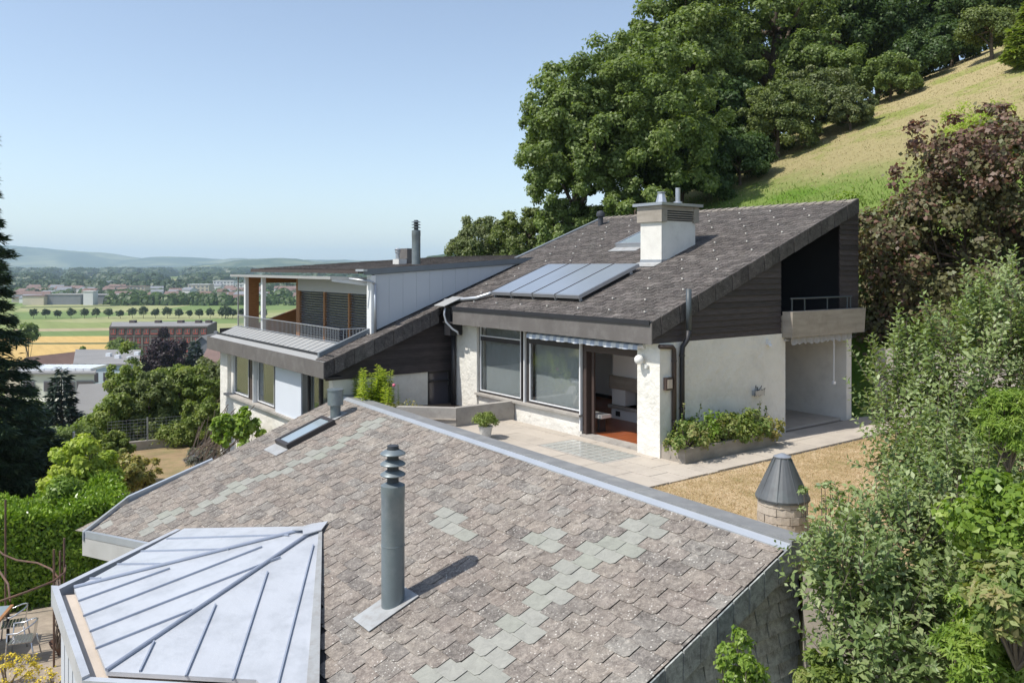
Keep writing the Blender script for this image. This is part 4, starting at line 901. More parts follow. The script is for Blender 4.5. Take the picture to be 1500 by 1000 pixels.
# chimney
ch = thing('chimney', W(15.45, 16.9, zmain(16.9)), 'white rendered chimney stack with a concrete collar and flat cap', 'chimney')
mb = MB(); mb.box(15.05, 15.82, 16.27, 17.62, zmain(16.27)-.3, 5.34); mb.build('stack', 'stucco_smooth', ch)
mb = MB(); mb.box(15.04, 15.83, 16.255, 17.64, zmain(16.27)-.3, zmain(16.27)+.10); mb.build('base_flashing', 'galvanised', ch)
mb = MB(); mb.box(14.98, 15.89, 16.2, 16.42, 5.31, 5.74); mb.box(14.98, 15.89, 17.5, 17.70, 5.31, 5.74); mb.box(15.0, 15.87, 16.42, 17.5, 5.62, 5.74); mb.build('collar', 'board_concrete', ch)
mb = MB(); mb.box(15.06, 15.8, 16.42, 17.5, 5.345, 5.62); mb.build('flue_opening', 'cowl_dark', ch)
for i in range(4):
    mb = MB(); mb.box(15.0, 15.05, 16.42, 17.5, 5.37+i*.062, 5.395+i*.062); mb.build('louvre', 'board_concrete', ch)
mb = MB(); mb.box(14.9, 15.98, 16.12, 17.78, 5.745, 5.82); mb.build('cap_slab', 'galvanised', ch)
c = W(15.5, 16.75, 5.825); mb = MB(); mb.lathe(c, [(.17, 0), (.165, .02), (.10, .27), (.10, .28)], 8); mb.build('cowl', 'galvanised', ch)
mb = MB(); mb.lathe(c, [(.10, .30), (.115, .31), (.115, .33), (.02, .34)], 12); mb.tube([c+Vector((.07, 0, .2)), c+Vector((.07, 0, .32))], .01, 5); mb.tube([c+Vector((-.07, 0, .2)), c+Vector((-.07, 0, .32))], .01, 5); mb.build('cowl_lid', 'galvanised', ch)
c = W(15.35, 17.25, 5.825); mb = MB(); mb.lathe(c, [(.13, 0), (.12, .07), (.066, .09), (.066, .46)], 16); mb.build('steel_flue', 'galvanised', ch)
mb = MB(); mb.box(15.0, 15.9, 14.9, 16.25, 0, .01)
mb = MB(); mb.prism([W(a, b, zmain(b))+RN*.042 for a, b in ((15.02, 15.95), (15.9, 15.95), (15.86, 16.26), (15.02, 16.26))], -RN*.01); mb.build('lead_apron', 'flashing', ch)
# round vent near the far ridge corner
c = W(21.3, 19.9, zmain(19.9)); v = thing('roof_vent', c, 'small dark mushroom vent at the far end of the long roof ridge', 'roof vent')
mb = MB(); mb.lathe(c, [(.09, -.1), (.09, .3), (.14, .32), (.16, .4), (.12, .5), (.03, .53)], 14); smooth_by_angle(mb.build('vent_body', 'cowl_dark', v))
# roof window beside the chimney
skylight(16.95, 18.05, 17.5, 18.75, zmain, 'open roof window with a pale frame left of the white chimney', .16, .06, 'galvanised')
# solar collectors
sc_ = thing('solar_collector', W(17, 13.6, zmain(13.6)), 'row of four flat blue solar heat collectors on the dark tiled roof', 'solar panel')
def q4(x0, x1, y0, y1, l): return [W(a, b, zmain(b))+RN*l for a, b in ((x1, y0), (x0, y0), (x0, y1), (x1, y1))]
for i in range(4):
    x0 = 15.30+i*.95; x1 = x0+.925
    mb = MB(); mb.prism(q4(x0, x1, 13.62, 15.75, .20), -RN*.09); f = mb.build('panel', 'collector_frame', sc_)
    mb = MB(); mb.prism(q4(x0+.02, x1-.02, 13.66, 15.72, .207), -RN*.006); mb.build('glass', 'collector_glass', f)
    mb = MB(); mb.prism(q4(x1-.004, x1+.022, 13.62, 15.75, .215), -RN*.02); mb.build('cover_strip', 'dark_frame', sc_)
for x0 in (15.34, 16.3, 17.25, 18.2, 19.0):
    mb = MB(); mb.prism(q4(x0, x0+.05, 13.66, 13.72, .11), -RN*.11); mb.prism(q4(x0, x0+.05, 15.4, 15.5, .11), -RN*.11); mb.build('foot', 'galvanised', sc_)
pp = thing('insulated_pipe', W(19.5, 13.4, zmain(13.4)), 'silver insulated pipe running from the solar collectors to the roof edge', 'pipe')
mb = MB(); P = [W(19.08, 13.85, zmain(13.85))+RN*.15, W(19.25, 13.6, zmain(13.6))+RN*.12, W(19.5, 13.38, zmain(13.38))+RN*.1, W(20.2, 13.2, zmain(13.2))+RN*.1, W(20.8, 13.12, zmain(13.12))+RN*.09]; mb.tube(P, .055, 10); mb.tube([p+RN*.01+W(0, .1, 0) for p in P], .03, 8); mb.build('pipe', 'galvanised', pp, smooth=True)
pl = thing('metal_flap', W(20.5, 12.9, 2.95), 'grey metal plate bridging the gap between both roof edges', 'metal plate')
mb = MB(); mb.prism([W(20.05, 12.60, 2.98), W(20.62, 12.60, 2.98), W(20.62, 13.25, 3.22), W(20.05, 13.25, 3.22)], (0, 0, -.02)); mb.build('plate', 'metal_deck', pl)
dp = thing('downpipe', W(20.3, 12.75, 1.9), 'thin pale bent pipe under the metal plate at the inner corner', 'downpipe')
mb = MB(); mb.tube([W(20.2, 12.72, 2.92), W(20.22, 12.70, 2.72), W(20.15, 12.72, 2.5), W(20.0, 12.85, 2.3), W(19.9, 12.95, 2.22), W(19.88, 12.97, 2.12)], .032, 8); mb.build('pipe', 'galvanised', dp, smooth=True)
dp = thing('downpipe', W(20.45, 13.2, -.1), 'dark downpipe in the inner corner between the two house wings', 'downpipe')
mb = MB(); mb.box(20.15, 20.5, 12.86, 13.28, 2.1, 2.9); mb.build('rainwater_head', 'lacquer_black', dp); mb = MB(); mb.tube([W(20.5, 13.2, 2.2), W(20.5, 13.2, -.1)], .07, 10); mb.build('pipe', 'lacquer_black', dp, smooth=True)

# ================================================================== left wing
lh = thing('left_wing', W(25, 11, -3.6), 'left wing of the house with a dark boarded gable, long windows and a roof terrace', 'house')
EB = 9.16
lay_tiles(zmain, 20.3, 22.3, 9.2, 12.84, [lambda a, b: a-20.56, lambda a, b: 21.30-a, lambda a, b: 12.84-b], .33, .165, .04, 12, lh, 'dark_tile', thick=.01, tilt=.004)
mb = MB(); mb.prism([W(a, b, zmain(b)-.03) for a, b in ((20.6, 9.2), (20.6, 12.85), (21.5, 12.85), (21.5, 9.2))], (0, 0, -.15)); mb.build('roof_deck', 'dark_soffit', lh)
mb = MB(); mb.prism([W(21.5, 9.5, zmain(9.5)+.02), W(30.75, 9.5, zmain(9.5)+.02), W(30.75, 10.12, zmain(10.12)+.02), W(21.5, 10.12, zmain(10.12)+.02)], (0, 0, -.06)); mb.build('metal_skirt', 'metal_deck', lh)
for i in range(23):
    a = 21.7+i*.4; mb = MB(); mb.prism([W(a, 9.5, zmain(9.5)+.035), W(a+.012, 9.5, zmain(9.5)+.035), W(a+.012, 10.12, zmain(10.12)+.035), W(a, 10.12, zmain(10.12)+.035)], (0, 0, -.015)); mb.build('skirt_seam', 'galvanised', lh)
mb = MB(); mb.prism([W(20.6, 9.18, 1.53), W(30.85, 9.18, 1.53), W(30.85, 9.5, 1.63), W(20.6, 9.5, 1.63)], (0, 0, -.05)); mb.build('gutter_top', 'metal_deck', lh)
mb = MB(); mb.box(20.7, 30.85, 9.44, 9.48, 1.60, 1.68); mb.box(30.6, 30.64, 9.48, 10.2, 1.66, 1.84); mb.build('gutter_shadow_gap', 'lacquer_black', lh)
# dark rim along the near side of the metal skirt
mb = MB(); mb.prism([W(21.28, 9.3, zmain(9.3)+.02), W(21.40, 9.3, zmain(9.3)+.02), W(21.40, 10.9, zmain(10.9)+.05), W(21.28, 10.9, zmain(10.9)+.05)], (0, 0, .13)); mb.build('verge_upstand', 'grey_fascia', lh)
k = 8
for i in range(k):
    a0 = 20.55+i*(10.35/k); mb = MB(); mb.box(a0, a0+10.35/k-.006, 9.10, 9.14, 1.10, 1.545); mb.build('fascia_board', 'fascia_board', lh)
mb = MB(); mb.box(30.86, 30.9, 9.12, 10.4, 1.10, 1.56); mb.build('fascia_board', 'fascia_board', lh)
mb = MB(); mb.box(20.6, 30.85, 9.15, 9.7, 1.08, 1.12); mb.build('soffit', 'dark_soffit', lh)
rake(20.54, 9.12, 12.86, zmain, lh, .40)
lim2 = lambda z: 12.86+(z+.30-2.915)/SL
boards(20.88, 9.3, 13.42, 1.0, 3.0, lh, limit=lim2, pitch=.12)
mb = MB(); mb.prism([W(20.9, b, z) for b, z in ((9.5, 1.0), (13.6, 1.0), (13.6, zmain(13.6)-.2), (9.5, zmain(9.5)-.2))], W(.3, 0, 0)); mb.build('gable_core', 'dark_soffit', lh)
mb = MB(); mb.box(20.9, 21.15, 9.52, 12.55, -3.7, 1.0); mb.box(20.9, 21.15, 12.55, 13.6, -3.7, -.1); mb.build('gable_wall', 'stucco', lh)
# facade
FB = 9.5
mb = MB(); mb.box(20.98, 30.62, FB, FB+.25, -3.7, -.50); mb.build('facade_wall', 'stucco', lh)
mb = MB(); mb.box(29.8, 30.62, FB, FB+.25, -.50, 1.08); mb.build('facade_pier', 'stucco', lh)
mb = MB(); mb.box(30.4, 30.62, FB+.25, 16, -3.7, 1.08); mb.box(21.2, 30.4, 15.8, 16, -3.7, 1.2); mb.build('far_wall', 'stucco', lh)
mb = MB(); mb.box(21.0, 29.84, FB-.13, FB+.25, -.50, -.43); mb.build('window_sill', 'concrete', lh)
mb = MB(); mb.box(29.5, 29.8, FB+.12, FB+.25, -.43, 1.08); mb.build('window_reveal', 'stucco_smooth', lh)
BW = FB+.12
window(27.85, 29.45, -.43, 1.08, BW, lh, 'dark_frame', 'white_metal', None, fr=.05)
window(25.45, 27.05, -.43, 1.08, BW, lh, 'dark_frame', 'white_metal', None, fr=.05)
window(21.02, 21.98, -.43, 1.08, BW, lh, 'dark_frame', 'dark_frame', None, fr=.05)
window(22.0, 22.85, -.43, 1.08, BW, lh, 'dark_frame', None, None, fr=.05)
mb = MB(); mb.box(22.1, 22.75, BW+.1, BW+.13, -.4, 1.04); mb.build('curtain', 'dark_frame', lh)
for x0, x1 in ((27.12, 27.82), (25.02, 25.42)):
    mb = MB(); mb.box(x0, x1, BW+.01, BW+.06, -.43, 1.08); mb.build('shutter_panel', 'brown_frame', lh)
mb = MB(); mb.box(27.06, 27.11, FB-.02, FB+.16, -.43, 1.08); mb.build('mullion', 'white_metal', lh)
mb = MB(); mb.box(22.93, 24.98, FB-.05, FB-.01, -.43, 1.09); mb.build('white_panel', 'white_board', lh)
mb = MB(); mb.box(21.2, 30.4, 11.8, 11.9, -1.2, 1.08); mb.box(21.2, 30.4, 9.7, 11.8, -1.3, -1.2); mb.box(21.2, 30.4, 9.7, 11.8, 1.05, 1.075); mb.build('room_wall', 'interior_white', lh)
mb = MB(); 
for (x0, x1) in ((27.9, 29.4), (25.5, 27.0), (21.07, 21.93)):
    mb = MB(); n_ = 30
    for i in range(n_): u0, u1 = x0+(x1-x0)*i/n_, x0+(x1-x0)*(i+1)/n_; y0_, y1_ = 10.2+.03*math.sin(i*1.5), 10.2+.03*math.sin((i+1)*1.5); mb.add([W(u0, y0_, -.4), W(u1, y1_, -.4), W(u1, y1_, 1.03), W(u0, y0_, 1.03)], [(0, 1, 2, 3)])
    mb.build('curtain_veil', 'sheer', lh)
# inner-corner window in the gable wall
f = MB(); f.box(20.93, 21.0, 12.58, 12.63, -.1, .99); f.box(20.93, 21.0, 13.33, 13.4, -.1, .99); f.box(20.93, 21.0, 12.63, 13.33, .93, .99); f.box(20.9, 20.99, 12.63, 13.33, .66, .71); wf = f.build('window', 'dark_frame', lh)
mb = MB(); mb.box(21.01, 21.02, 12.63, 13.33, -.1, .93); mb.build('pane', 'far_pane', wf)
# ---- roof-top storey
ru = lh
# side wall of grey metal panels
def zt(b): return 3.86+.061*(b-10.6)
k = 13; b_ = 10.98
for i in range(k):
    b0 = 10.98+i*.46; b1 = b0+.455
    zb0, zb1 = zmain(b0)+.06, zmain(b1)+.06
    if zb0 > zt(b0)-.02: break
    mb = MB(); mb.prism([W(21.22, b0, zb0), W(21.22, b1, min(zb1, zt(b1)-.005)), W(21.22, b1, zt(b1)), W(21.22, b0, zt(b0))], W(.04, 0, 0)); mb.build('wall_panel', 'grey_panel', lh)
mb = MB(); mb.prism([W(21.27, 10.98, zmain(10.98)), W(21.27, 16.5, zmain(16.5)), W(21.27, 16.5, zt(16.5)), W(21.27, 10.98, zt(10.98))], W(.15, 0, 0)); mb.build('wall_core', 'dark_soffit', lh)
mb = MB(); mb.box(21.18, 21.46, 10.84, 10.98, 1.9, 3.86); mb.build('corner_post', 'white_metal', lh)
mb = MB(); mb.tube([W(21.15, 10.95, 3.6), W(21.15, 10.95, 2.2)], .04, 10); mb.tube([W(21.5, 10.3, 3.76), W(21.2, 10.85, 3.68), W(21.15, 10.95, 3.6)], .035, 8); mb.build('rainwater_pipe', 'galvanised', lh, smooth=True)
mb = MB(); mb.prism([W(21.16, 10.6, zt(10.6)+.012), W(21.16, 16.95, zt(16.95)+.012), W(21.16, 16.95, zt(16.95)+.17), W(21.16, 10.6, zt(10.6)+.17)], W(.03, 0, 0)); mb.build('roof_fascia', 'grey_fascia', lh)
def zr(b): return zt(b)+.16
lay_tiles(lambda b: zr(b), 21.19, 30.6, 10.62, 19.2, [lambda a, b: a-21.2, lambda a, b: 30.5-a, lambda a, b: (16.95-b) if a < 22.2 else 1], .42, .25, .05, 14, lh, 'dark_tile', thick=.01, tilt=.004)
mb = MB(); mb.prism([W(a, b, zr(b)-.012) for a, b in ((21.2, 10.62), (21.2, 16.9), (22.2, 17.0), (22.2, 19.1), (30.5, 19.1), (30.5, 10.62))], (0, 0, -.10)); mb.build('upper_roof_deck', 'dark_soffit', lh)
mb = MB(); mb.box(20.95, 21.45, 10.48, 10.6, zr(10.5)-.04, zr(10.5)+.02); mb.build('roof_end_cap', 'zinc_strip', lh)
mb = MB(); mb.box(21.5, 30.5, 10.585, 10.61, zr(10.6)-.11, zr(10.6)+.0); mb.build('roof_edge', 'brown_frame', lh)
# canopy
mb = MB(); mb.hexa([W(30.9, 9.95, 3.74), W(22.0, 9.95, 3.74), W(21.55, 10.9, 3.72), W(30.9, 10.9, 3.72), W(30.9, 9.95, 3.82), W(22.0, 9.95, 3.82), W(21.55, 10.9, 3.80), W(30.9, 10.9, 3.80)]); mb.build('canopy', 'metal_deck', lh)
mb = MB(); mb.prism([W(21.95, 10.0, 3.735), W(21.5, 10.85, 3.71), W(21.5, 10.85, 3.55), W(21.95, 10.0, 3.68)], W(.08, 0, 0)); mb.build('canopy_bracket', 'galvanised', lh)
# posts
for a in (27.95, 29.7):
    mb = MB(); mb.box(a, a+.16, 10.12, 10.24, 1.9, 3.74); mb.build('post', 'white_metal', lh)
mb = MB(); mb.box(30.42, 30.46, 10.08, 10.12, 1.9, 3.74); mb.build('slim_post', 'galvanised', lh)
# facade of the roof storey: timber posts, blinds
FZ = 11.2
for a in (21.5, 23.35, 25.2, 27.3):
    mb = MB(); mb.box(a, a+.11, FZ, FZ+.12, 1.3, 3.55); mb.build('timber_post', 'timber', lh)
mb = MB(); mb.box(21.5, 27.4, FZ-.02, FZ+.1, 3.28, 3.74); mb.build('blind_housing', 'grey_panel', lh)
for (x0, x1) in ((21.62, 23.34), (23.47, 25.19), (25.32, 27.29)):
    gp = MB(); gp.box(x0, x1, FZ+.09, FZ+.10, 1.3, 3.28); wp = gp.build('window', 'far_pane', lh)
    for i in range(22):
        z = 1.5+i*.082; mb = MB(); mb.prism([W(x0, FZ+.02, z), W(x1, FZ+.02, z), W(x1, FZ+.075, z+.035), W(x0, FZ+.075, z+.035)], (0, 0, .006)); mb.build('slat', 'blind', wp)
mb = MB(); mb.box(27.41, 27.6, FZ, 13, 1.3, 3.74); mb.build('cross_wall', 'timber', lh)
mb = MB(); mb.box(30.2, 30.35, 10.3, 10.8, 1.3, 3.72); mb.prism([W(30.2, b, z) for b, z in ((10.8, 1.3), (12.6, 1.3), (12.6, 2.6), (10.8, 2.0))], W(.15, 0, 0)); mb.box(30.2, 30.35, 12.6, 13.0, 1.3, 3.72); mb.box(30.2, 30.35, 10.8, 12.6, 3.5, 3.72); mb.build('side_wall', 'timber', lh)
mb = MB(); mb.box(21.4, 30.5, 10.1, 13.0, 1.2, 1.3); mb.build('terrace_floor', 'timber', lh)
mb = MB(); mb.box(27.6, 30.2, 12.9, 13.0, 1.3, 1.9); mb.build('back_panel', 'timber', lh)
# railing
rl = lh
mb = MB(); mb.tube([W(21.63, 10.08, 2.32), W(30.42, 10.08, 2.32)], .016, 6); mb.tube([W(21.63, 10.08, 1.93), W(30.42, 10.08, 1.93)], .012, 6); mb.tube([W(21.63, 10.08, 2.32), W(21.55, 10.84, 2.32)], .016, 6); mb.tube([W(30.42, 10.08, 2.32), W(30.42, 11.2, 2.32)], .016, 6); rr = mb.build('railing', 'galvanised', lh)
bm_ = MB(); bm_.tube([W(0, 0, -.20), W(0, 0, .20)], .008, 5); b0_ = bm_.build('baluster', 'galvanised', rr, origin=Vector((0, 0, 0))); bme = b0_.data; bpy.data.objects.remove(b0_)
rp = Vector(rr.location)+Vector(lh.location)
for i in range(78):
    o = bpy.data.objects.new('baluster', bme); COL.objects.link(o); o.parent = rr; o.location = W(21.7+i*.1128, 10.08, 2.125)-rp
for i in range(7):
    o = bpy.data.objects.new('baluster', bme); COL.objects.link(o); o.parent = rr; o.location = W(21.61, 10.18+i*.10, 2.125)-rp
for i in range(6): mb = MB(); mb.tube([W(22+i*1.6, 10.08, 1.82), W(22+i*1.6, 10.08, 1.95)], .02, 6); mb.build('rail_foot', 'galvanised', rr)
# flues on the upper roof
c = W(22.35, 13.0, zr(13.0))
fr2 = flue(c, 'round grey flue pipe with cowl rings standing on the roof of the left wing', 1.42, .135, .55)
bx = thing('roof_chimney', W(23.6, 13.3, zr(13.3)), 'small dark box chimney on the left wing roof with a pale pipe before it', 'chimney')
mb = MB(); mb.box(23.8, 24.5, 13.5, 14.0, zr(13.5)-.1, zr(13.5)+.52); mb.build('box', 'fascia_board', bx)
mb = MB(); mb.lathe(W(23.9, 13.2, zr(13.2)), [(.07, 0), (.07, .38), (.09, .4), (.09, .47), (.11, .5), (.06, .54)], 12); mb.build('pale_pipe', 'galvanised', bx)
mb = MB(); mb.box(23.65, 24.05, 13.1, 13.4, zr(13.2)-.05, zr(13.2)+.18); mb.build('pipe_base', 'pot_white', bx)
# ================================================================== terrace, paths and lawn
ter = MB(); ter.add([W(10.6, 9.7, -.06), W(20.9, 9.7, -.06), W(20.9, 13.4, -.06), W(10.6, 13.4, -.06)][::-1], [(0, 1, 2, 3)]); ter.add([W(10.6, 13.4, -.061), W(15, 13.4, -.061), W(15, 24, -.061), W(10.6, 24, -.061)][::-1], [(0, 1, 2, 3)])
te = ter.build('terrace', 'joint_sand', kind='structure')
if te.data.polygons[0].normal.z < 0: te.data.flip_normals()
rn = random.Random(8)
GB = (12.5, 14.72, 11.78, 12.86)      # glass block field
def slab(a0, a1, b0, b1, par=te):
    mb = MB(); z = rn.uniform(-.003, .003); mb.box(a0+.005, a1-.005, b0+.005, b1-.005, -.055, z); mb.build('paving_slab', 'paving', par)
bs = [9.74, 10.28, 10.9, 11.76, 12.30, 12.88, 13.2]
for j in range(len(bs)-1):
    b0, b1 = bs[j], bs[j+1]; a = 10.68-(j % 2)*.45
    while a < 17.6:
        a0, a1 = max(a, 10.66), min(a+.98, 17.66)
        if a1-a0 > .08:
            if b0 >= 11.7 and b1 <= 12.9:
                for (x0, x1) in ((a0, min(a1, GB[0])), (max(a0, GB[1]), a1)):
                    if x1-x0 > .06: slab(x0, x1, b0, b1)
            else: slab(a0, a1, b0, b1)
        a += .98
for i in range(12):                     # path along the gable
    b0 = 13.2+i*.9
    slab(10.70, 11.42, b0, b0+.9)
    if b0 > 15.6: slab(11.42, 12.15, b0, b0+.9)
for i in range(4):
    for j in range(3): slab(12.42+j*.72, 12.42+(j+1)*.72, 17.6+i*.72, 17.6+(i+1)*.72)
gb = thing('glass_block_panel', W(13.6, 12.3, 0), 'grid of glass blocks set flush in the terrace before the open door', 'glass blocks')
for i in range(9):
    for j in range(5):
        a0 = 12.58+i*.235; b0 = 11.83+j*.205; mb = MB(); mb.box(a0+.02, a0+.215, b0+.015, b0+.185, -.05, .006); mb.build('glass_block', 'glass_block', gb)
mb = MB(); mb.box(GB[0], GB[1], GB[2], GB[3], -.055, -.001); mb.build('frame', 'concrete', gb)
# low concrete wall at the end of the terrace
lw = thing('low_wall', W(17.8, 12.2, 0), 'low board-marked concrete wall closing the far end of the terrace', 'wall')
mb = MB(); mb.prism([W(17.66, 11.46, -.2), W(17.66, 13.32, -.2), W(17.84, 13.32, -.2), W(17.84, 11.5, -.2)], (0, 0, .68)); mb.build('segment', 'concrete', lw)
mb = MB(); mb.prism([W(17.64, 11.44, -.2), W(17.84, 11.52, -.2), W(18.9, 10.46, -.2), W(18.76, 10.32, -.2)], (0, 0, .68)); mb.build('segment', 'concrete', lw)
mb = MB(); mb.prism([W(17.62, 11.42, .18), W(17.70, 11.46, .18), W(18.82, 10.34, .18), W(18.72, 10.28, .18)], (0, 0, .025)); mb.build('ledge', 'paving', lw)
mb = MB(); mb.add([W(17.84, 9.8, .1), W(20.88, 9.8, .1), W(20.88, 13.3, .0), W(17.84, 13.3, .0)][::-1], [(0, 1, 2, 3)]); so_ = mb.build('planting_bed', 'soil', kind='structure')
if so_.data.polygons[0].normal.z < 0: so_.data.flip_normals()
# lawn
m, t, b_ = nodes('dry_lawn'); r = ramp(t, [(.30, (.24, .25, .09)), (.42, (.42, .32, .17)), (.52, (.55, .42, .25)), (.66, (.66, .53, .36))])
t.links.new(noise(t, 1.1, 8, .75), r.inputs[0]); r2 = ramp(t, [(.35, (.6, .55, .5)), (.6, (1, 1, 1))]); t.links.new(noise(t, 25, 4, .8), r2.inputs[0])
t.links.new(mixc(t, .7, r.outputs[0], r2.outputs[0], 'MULTIPLY'), b_.inputs['Base Color']); b_.inputs['Roughness'].default_value = 1; b_.inputs['Specular IOR Level'].default_value = .05
bn = t.nodes.new('ShaderNodeBump'); bn.inputs['Strength'].default_value = .7; bn.inputs['Distance'].default_value = .03; t.links.new(noise(t, 40, 4, .8), bn.inputs['Height']); t.links.new(bn.outputs[0], b_.inputs['Normal']); MATS['dry_lawn'] = m
LXY = [(10.66, 9.72), (10.66, 24), (-6, 24), (-6, 9.72)]
mb = MB(); mb.add([W(a, b, -.03) for a, b in LXY], [(0, 1, 2, 3)]); lo_ = mb.build('lawn', 'dry_lawn', kind='structure')
if lo_.data.polygons[0].normal.z < 0: lo_.data.flip_normals()
r_ = np.random.default_rng(5); n = 42000
a = 10.66-np.abs(r_.normal(size=n))*3.6; b = 9.9+r_.uniform(0, 1, n)**1.3*9.5; k = a > -2; a, b = a[k], b[k]; n = len(a)
C = np.stack([-.6*a+.8*b, .8*a+.6*b, np.full(n, -.035)], 1); D = np.stack([r_.normal(size=n)*.75, r_.normal(size=n)*.75, np.ones(n)*.8], 1)
leaves(C, D, rdir(n), r_.uniform(.03, .075, n), r_.uniform(.006, .012, n), np.where(r_.random(n) < .12, .95, r_.uniform(0, .8, n)), 'dry_grass', 'grass_blade', None, kind='stuff')
# retaining wall between lawn and lower ground
mb = MB(); mb.box(5.2, 6.3, 9.5, 9.78, -3.8, .12); mb.box(-2, 5.2, 9.5, 9.75, -3.8, .05); rw = mb.build('retaining_wall', 'board_concrete', label='grey concrete retaining wall beyond the corner of the foreground roof', cat='wall')
# planter on the gable side
pb = thing('planter', W(11.85, 14.6, 0), 'long low concrete flower bed with leafy plants along the gable wall', 'planter')
for (x0, x1, y0, y1) in ((11.46, 11.56, 13.1, 16.2), (11.56, 12.13, 13.1, 13.2), (11.56, 12.13, 16.1, 16.2)):
    mb = MB(); mb.box(x0, x1, y0, y1, -.05, .30); mb.build('rim', 'board_concrete', pb)
mb = MB(); mb.box(11.56, 12.12, 13.2, 16.1, -.05, .24); mb.build('soil', 'soil', pb)
def plantlump(name, label, cat, c, rad, mat, ncl, cr, npl, size, seed, par=None, **k):
    c = Vector(c); root = par or thing(name, c, label, cat, k.pop('group', None)); k.pop('group', None)
    sg = k.pop('singles', 0); sm = k.pop('smat', None); kd = k.pop('kind', None)
    P, D, Nn, L, Wd, tone, cc = clumpy(c+Vector((0, 0, rad[2]*.8)), rad, ncl, cr, npl, size, k.pop('asp', .6), seed, **k)
    # stems
    mb = MB()
    for q in cc[::max(1, len(cc)//14)]: mb.tube([c, c.lerp(Vector(q), .5)+Vector((0, 0, .05)), q], [.02*max(1, rad[2]), .012*max(1, rad[2]), .004], 5)
    mb.build('stems', 'twig', root)
    leaves(P, D, Nn, L, Wd, tone, 'foliage', mat, root, singles=sg, single_mat=sm, kind=kd)
    return root
for i, (b, h) in enumerate(((13.35, .36), (13.9, .42), (14.5, .36), (15.05, .42), (15.6, .36), (16.0, .26))):
    plantlump('', '', '', W(11.70, b, .1), (.50, .44, h*1.15), ['leaf_vine', 'leaf_bright', 'leaf_vine', 'leaf_mid', 'leaf_vine', 'leaf_yellowing'][i], 26, .34, 50, .08, 30+i, par=pb, asp=.7, low=-.6, jag=.5)
for b, zz, dx in ((13.5, 1.15, .1), (13.9, 1.1, .25), (15.9, .7, 0), (16.2, .95, .05), (16.5, .8, 0)):
    P = W(12.0, b, .25); mb = MB(); q = W(11.92, b+dx, zz); mb.tube([P, P.lerp(q, .5)+W(0, .04, 0), q], .005, 5); mb.build('stem', 'twig', pb)
    n = 14; C = np.array([P.lerp(q, f) for f in np.linspace(.5, 1, n)]); leaves(C, rdir(n)+np.array([0, 0, -.2]), rdir(n), .07, .045, r_.random(n), 'foliage', 'leaf_vine', pb)
# flower pot
pt = thing('flower_pot', W(16.05, 11.25, 0), 'pale tapered flower pot with a bushy green plant on the terrace', 'flower pot')
c = W(16.05, 11.25, 0); mb = MB(); mb.lathe(c, [(.11, 0), (.165, .27), (.18, .275), (.18, .30), (.155, .30), (.15, .26)], 20); smooth_by_angle(mb.build('pot', 'pot_white', pt))
plantlump('', '', '', c+Vector((0, 0, .26)), (.33, .33, .2), 'leaf_mid', 34, .36, 90, .045, 50, par=pt, asp=.5, low=-.3)
n = 40; d = rdir(n); d[:, 2] = np.abs(d[:, 2]); leaves(np.array(c)+np.array([0, 0, .48])+d*np.array([.24, .2, .14]), rdir(n), rdir(n), .035, .03, r_.random(n), 'dry_flowers', 'leaf_purple', pt)
# tall plants behind the roof apex
def spike_plant(name, label, cat, c, n_st, h, mat, seed, spread=.25, lw=.1, flower=None):
    rr_ = np.random.default_rng(seed); c = Vector(c); root = thing(name, c, label, cat)
    Cs, Ds, Ls = [], [], []; mb = MB()
    for i in range(n_st):
        p = c+Vector((rr_.normal()*spread*.5, rr_.normal()*spread*.5, 0)); q = p+Vector((rr_.normal()*spread*.25, rr_.normal()*spread*.25, h*rr_.uniform(.6, 1.05)))
        mb.tube([p, q], [.012, .004], 5); k = int(h*70)
        for j in range(k):
            f = .12+.88*j/k; an = j*2.4+rr_.normal()*.3; Cs.append(p.lerp(q, f)); Ds.append((math.cos(an), math.sin(an), rr_.uniform(.1, .6))); Ls.append(lw*(1.15-.7*f)*rr_.uniform(.8, 1.2))
        if flower and i < 1: b2 = MB(); b2.ball(q+Vector((0, 0, .02)), .045, 8, 6); b2.build('flower', flower, root)
    mb.build('stems', 'leaf_mid', root)
    k = len(Cs); leaves(np.array(Cs), np.array(Ds), np.tile([0, 0, 1.], (k, 1))+rdir(k)*.3, np.array(Ls), np.array(Ls)*.22, rr_.random(k), 'foliage', mat, root, bend=.15)
    return root
spike_plant('tall_lily_plant', 'dense clump of tall light green lily stems behind the roof apex', 'plant', W(20.15, 10.3, .1), 26, 1.3, 'leaf_lime', 3, .55, .24)
spike_plant('flowering_stem', 'thin plant with a single pink flower right of the lily stems', 'plant', W(19.35, 10.55, .1), 3, .95, 'leaf_mid', 4, .2, .1, 'pink_flower')
plantlump('creeping_plant', 'straggly yellow-green creeper along the top of the low concrete wall', 'plant', W(19.0, 10.55, .15), (.7, .35, .22), 'leaf_yellowing', 16, .4, 36, .06, 61)
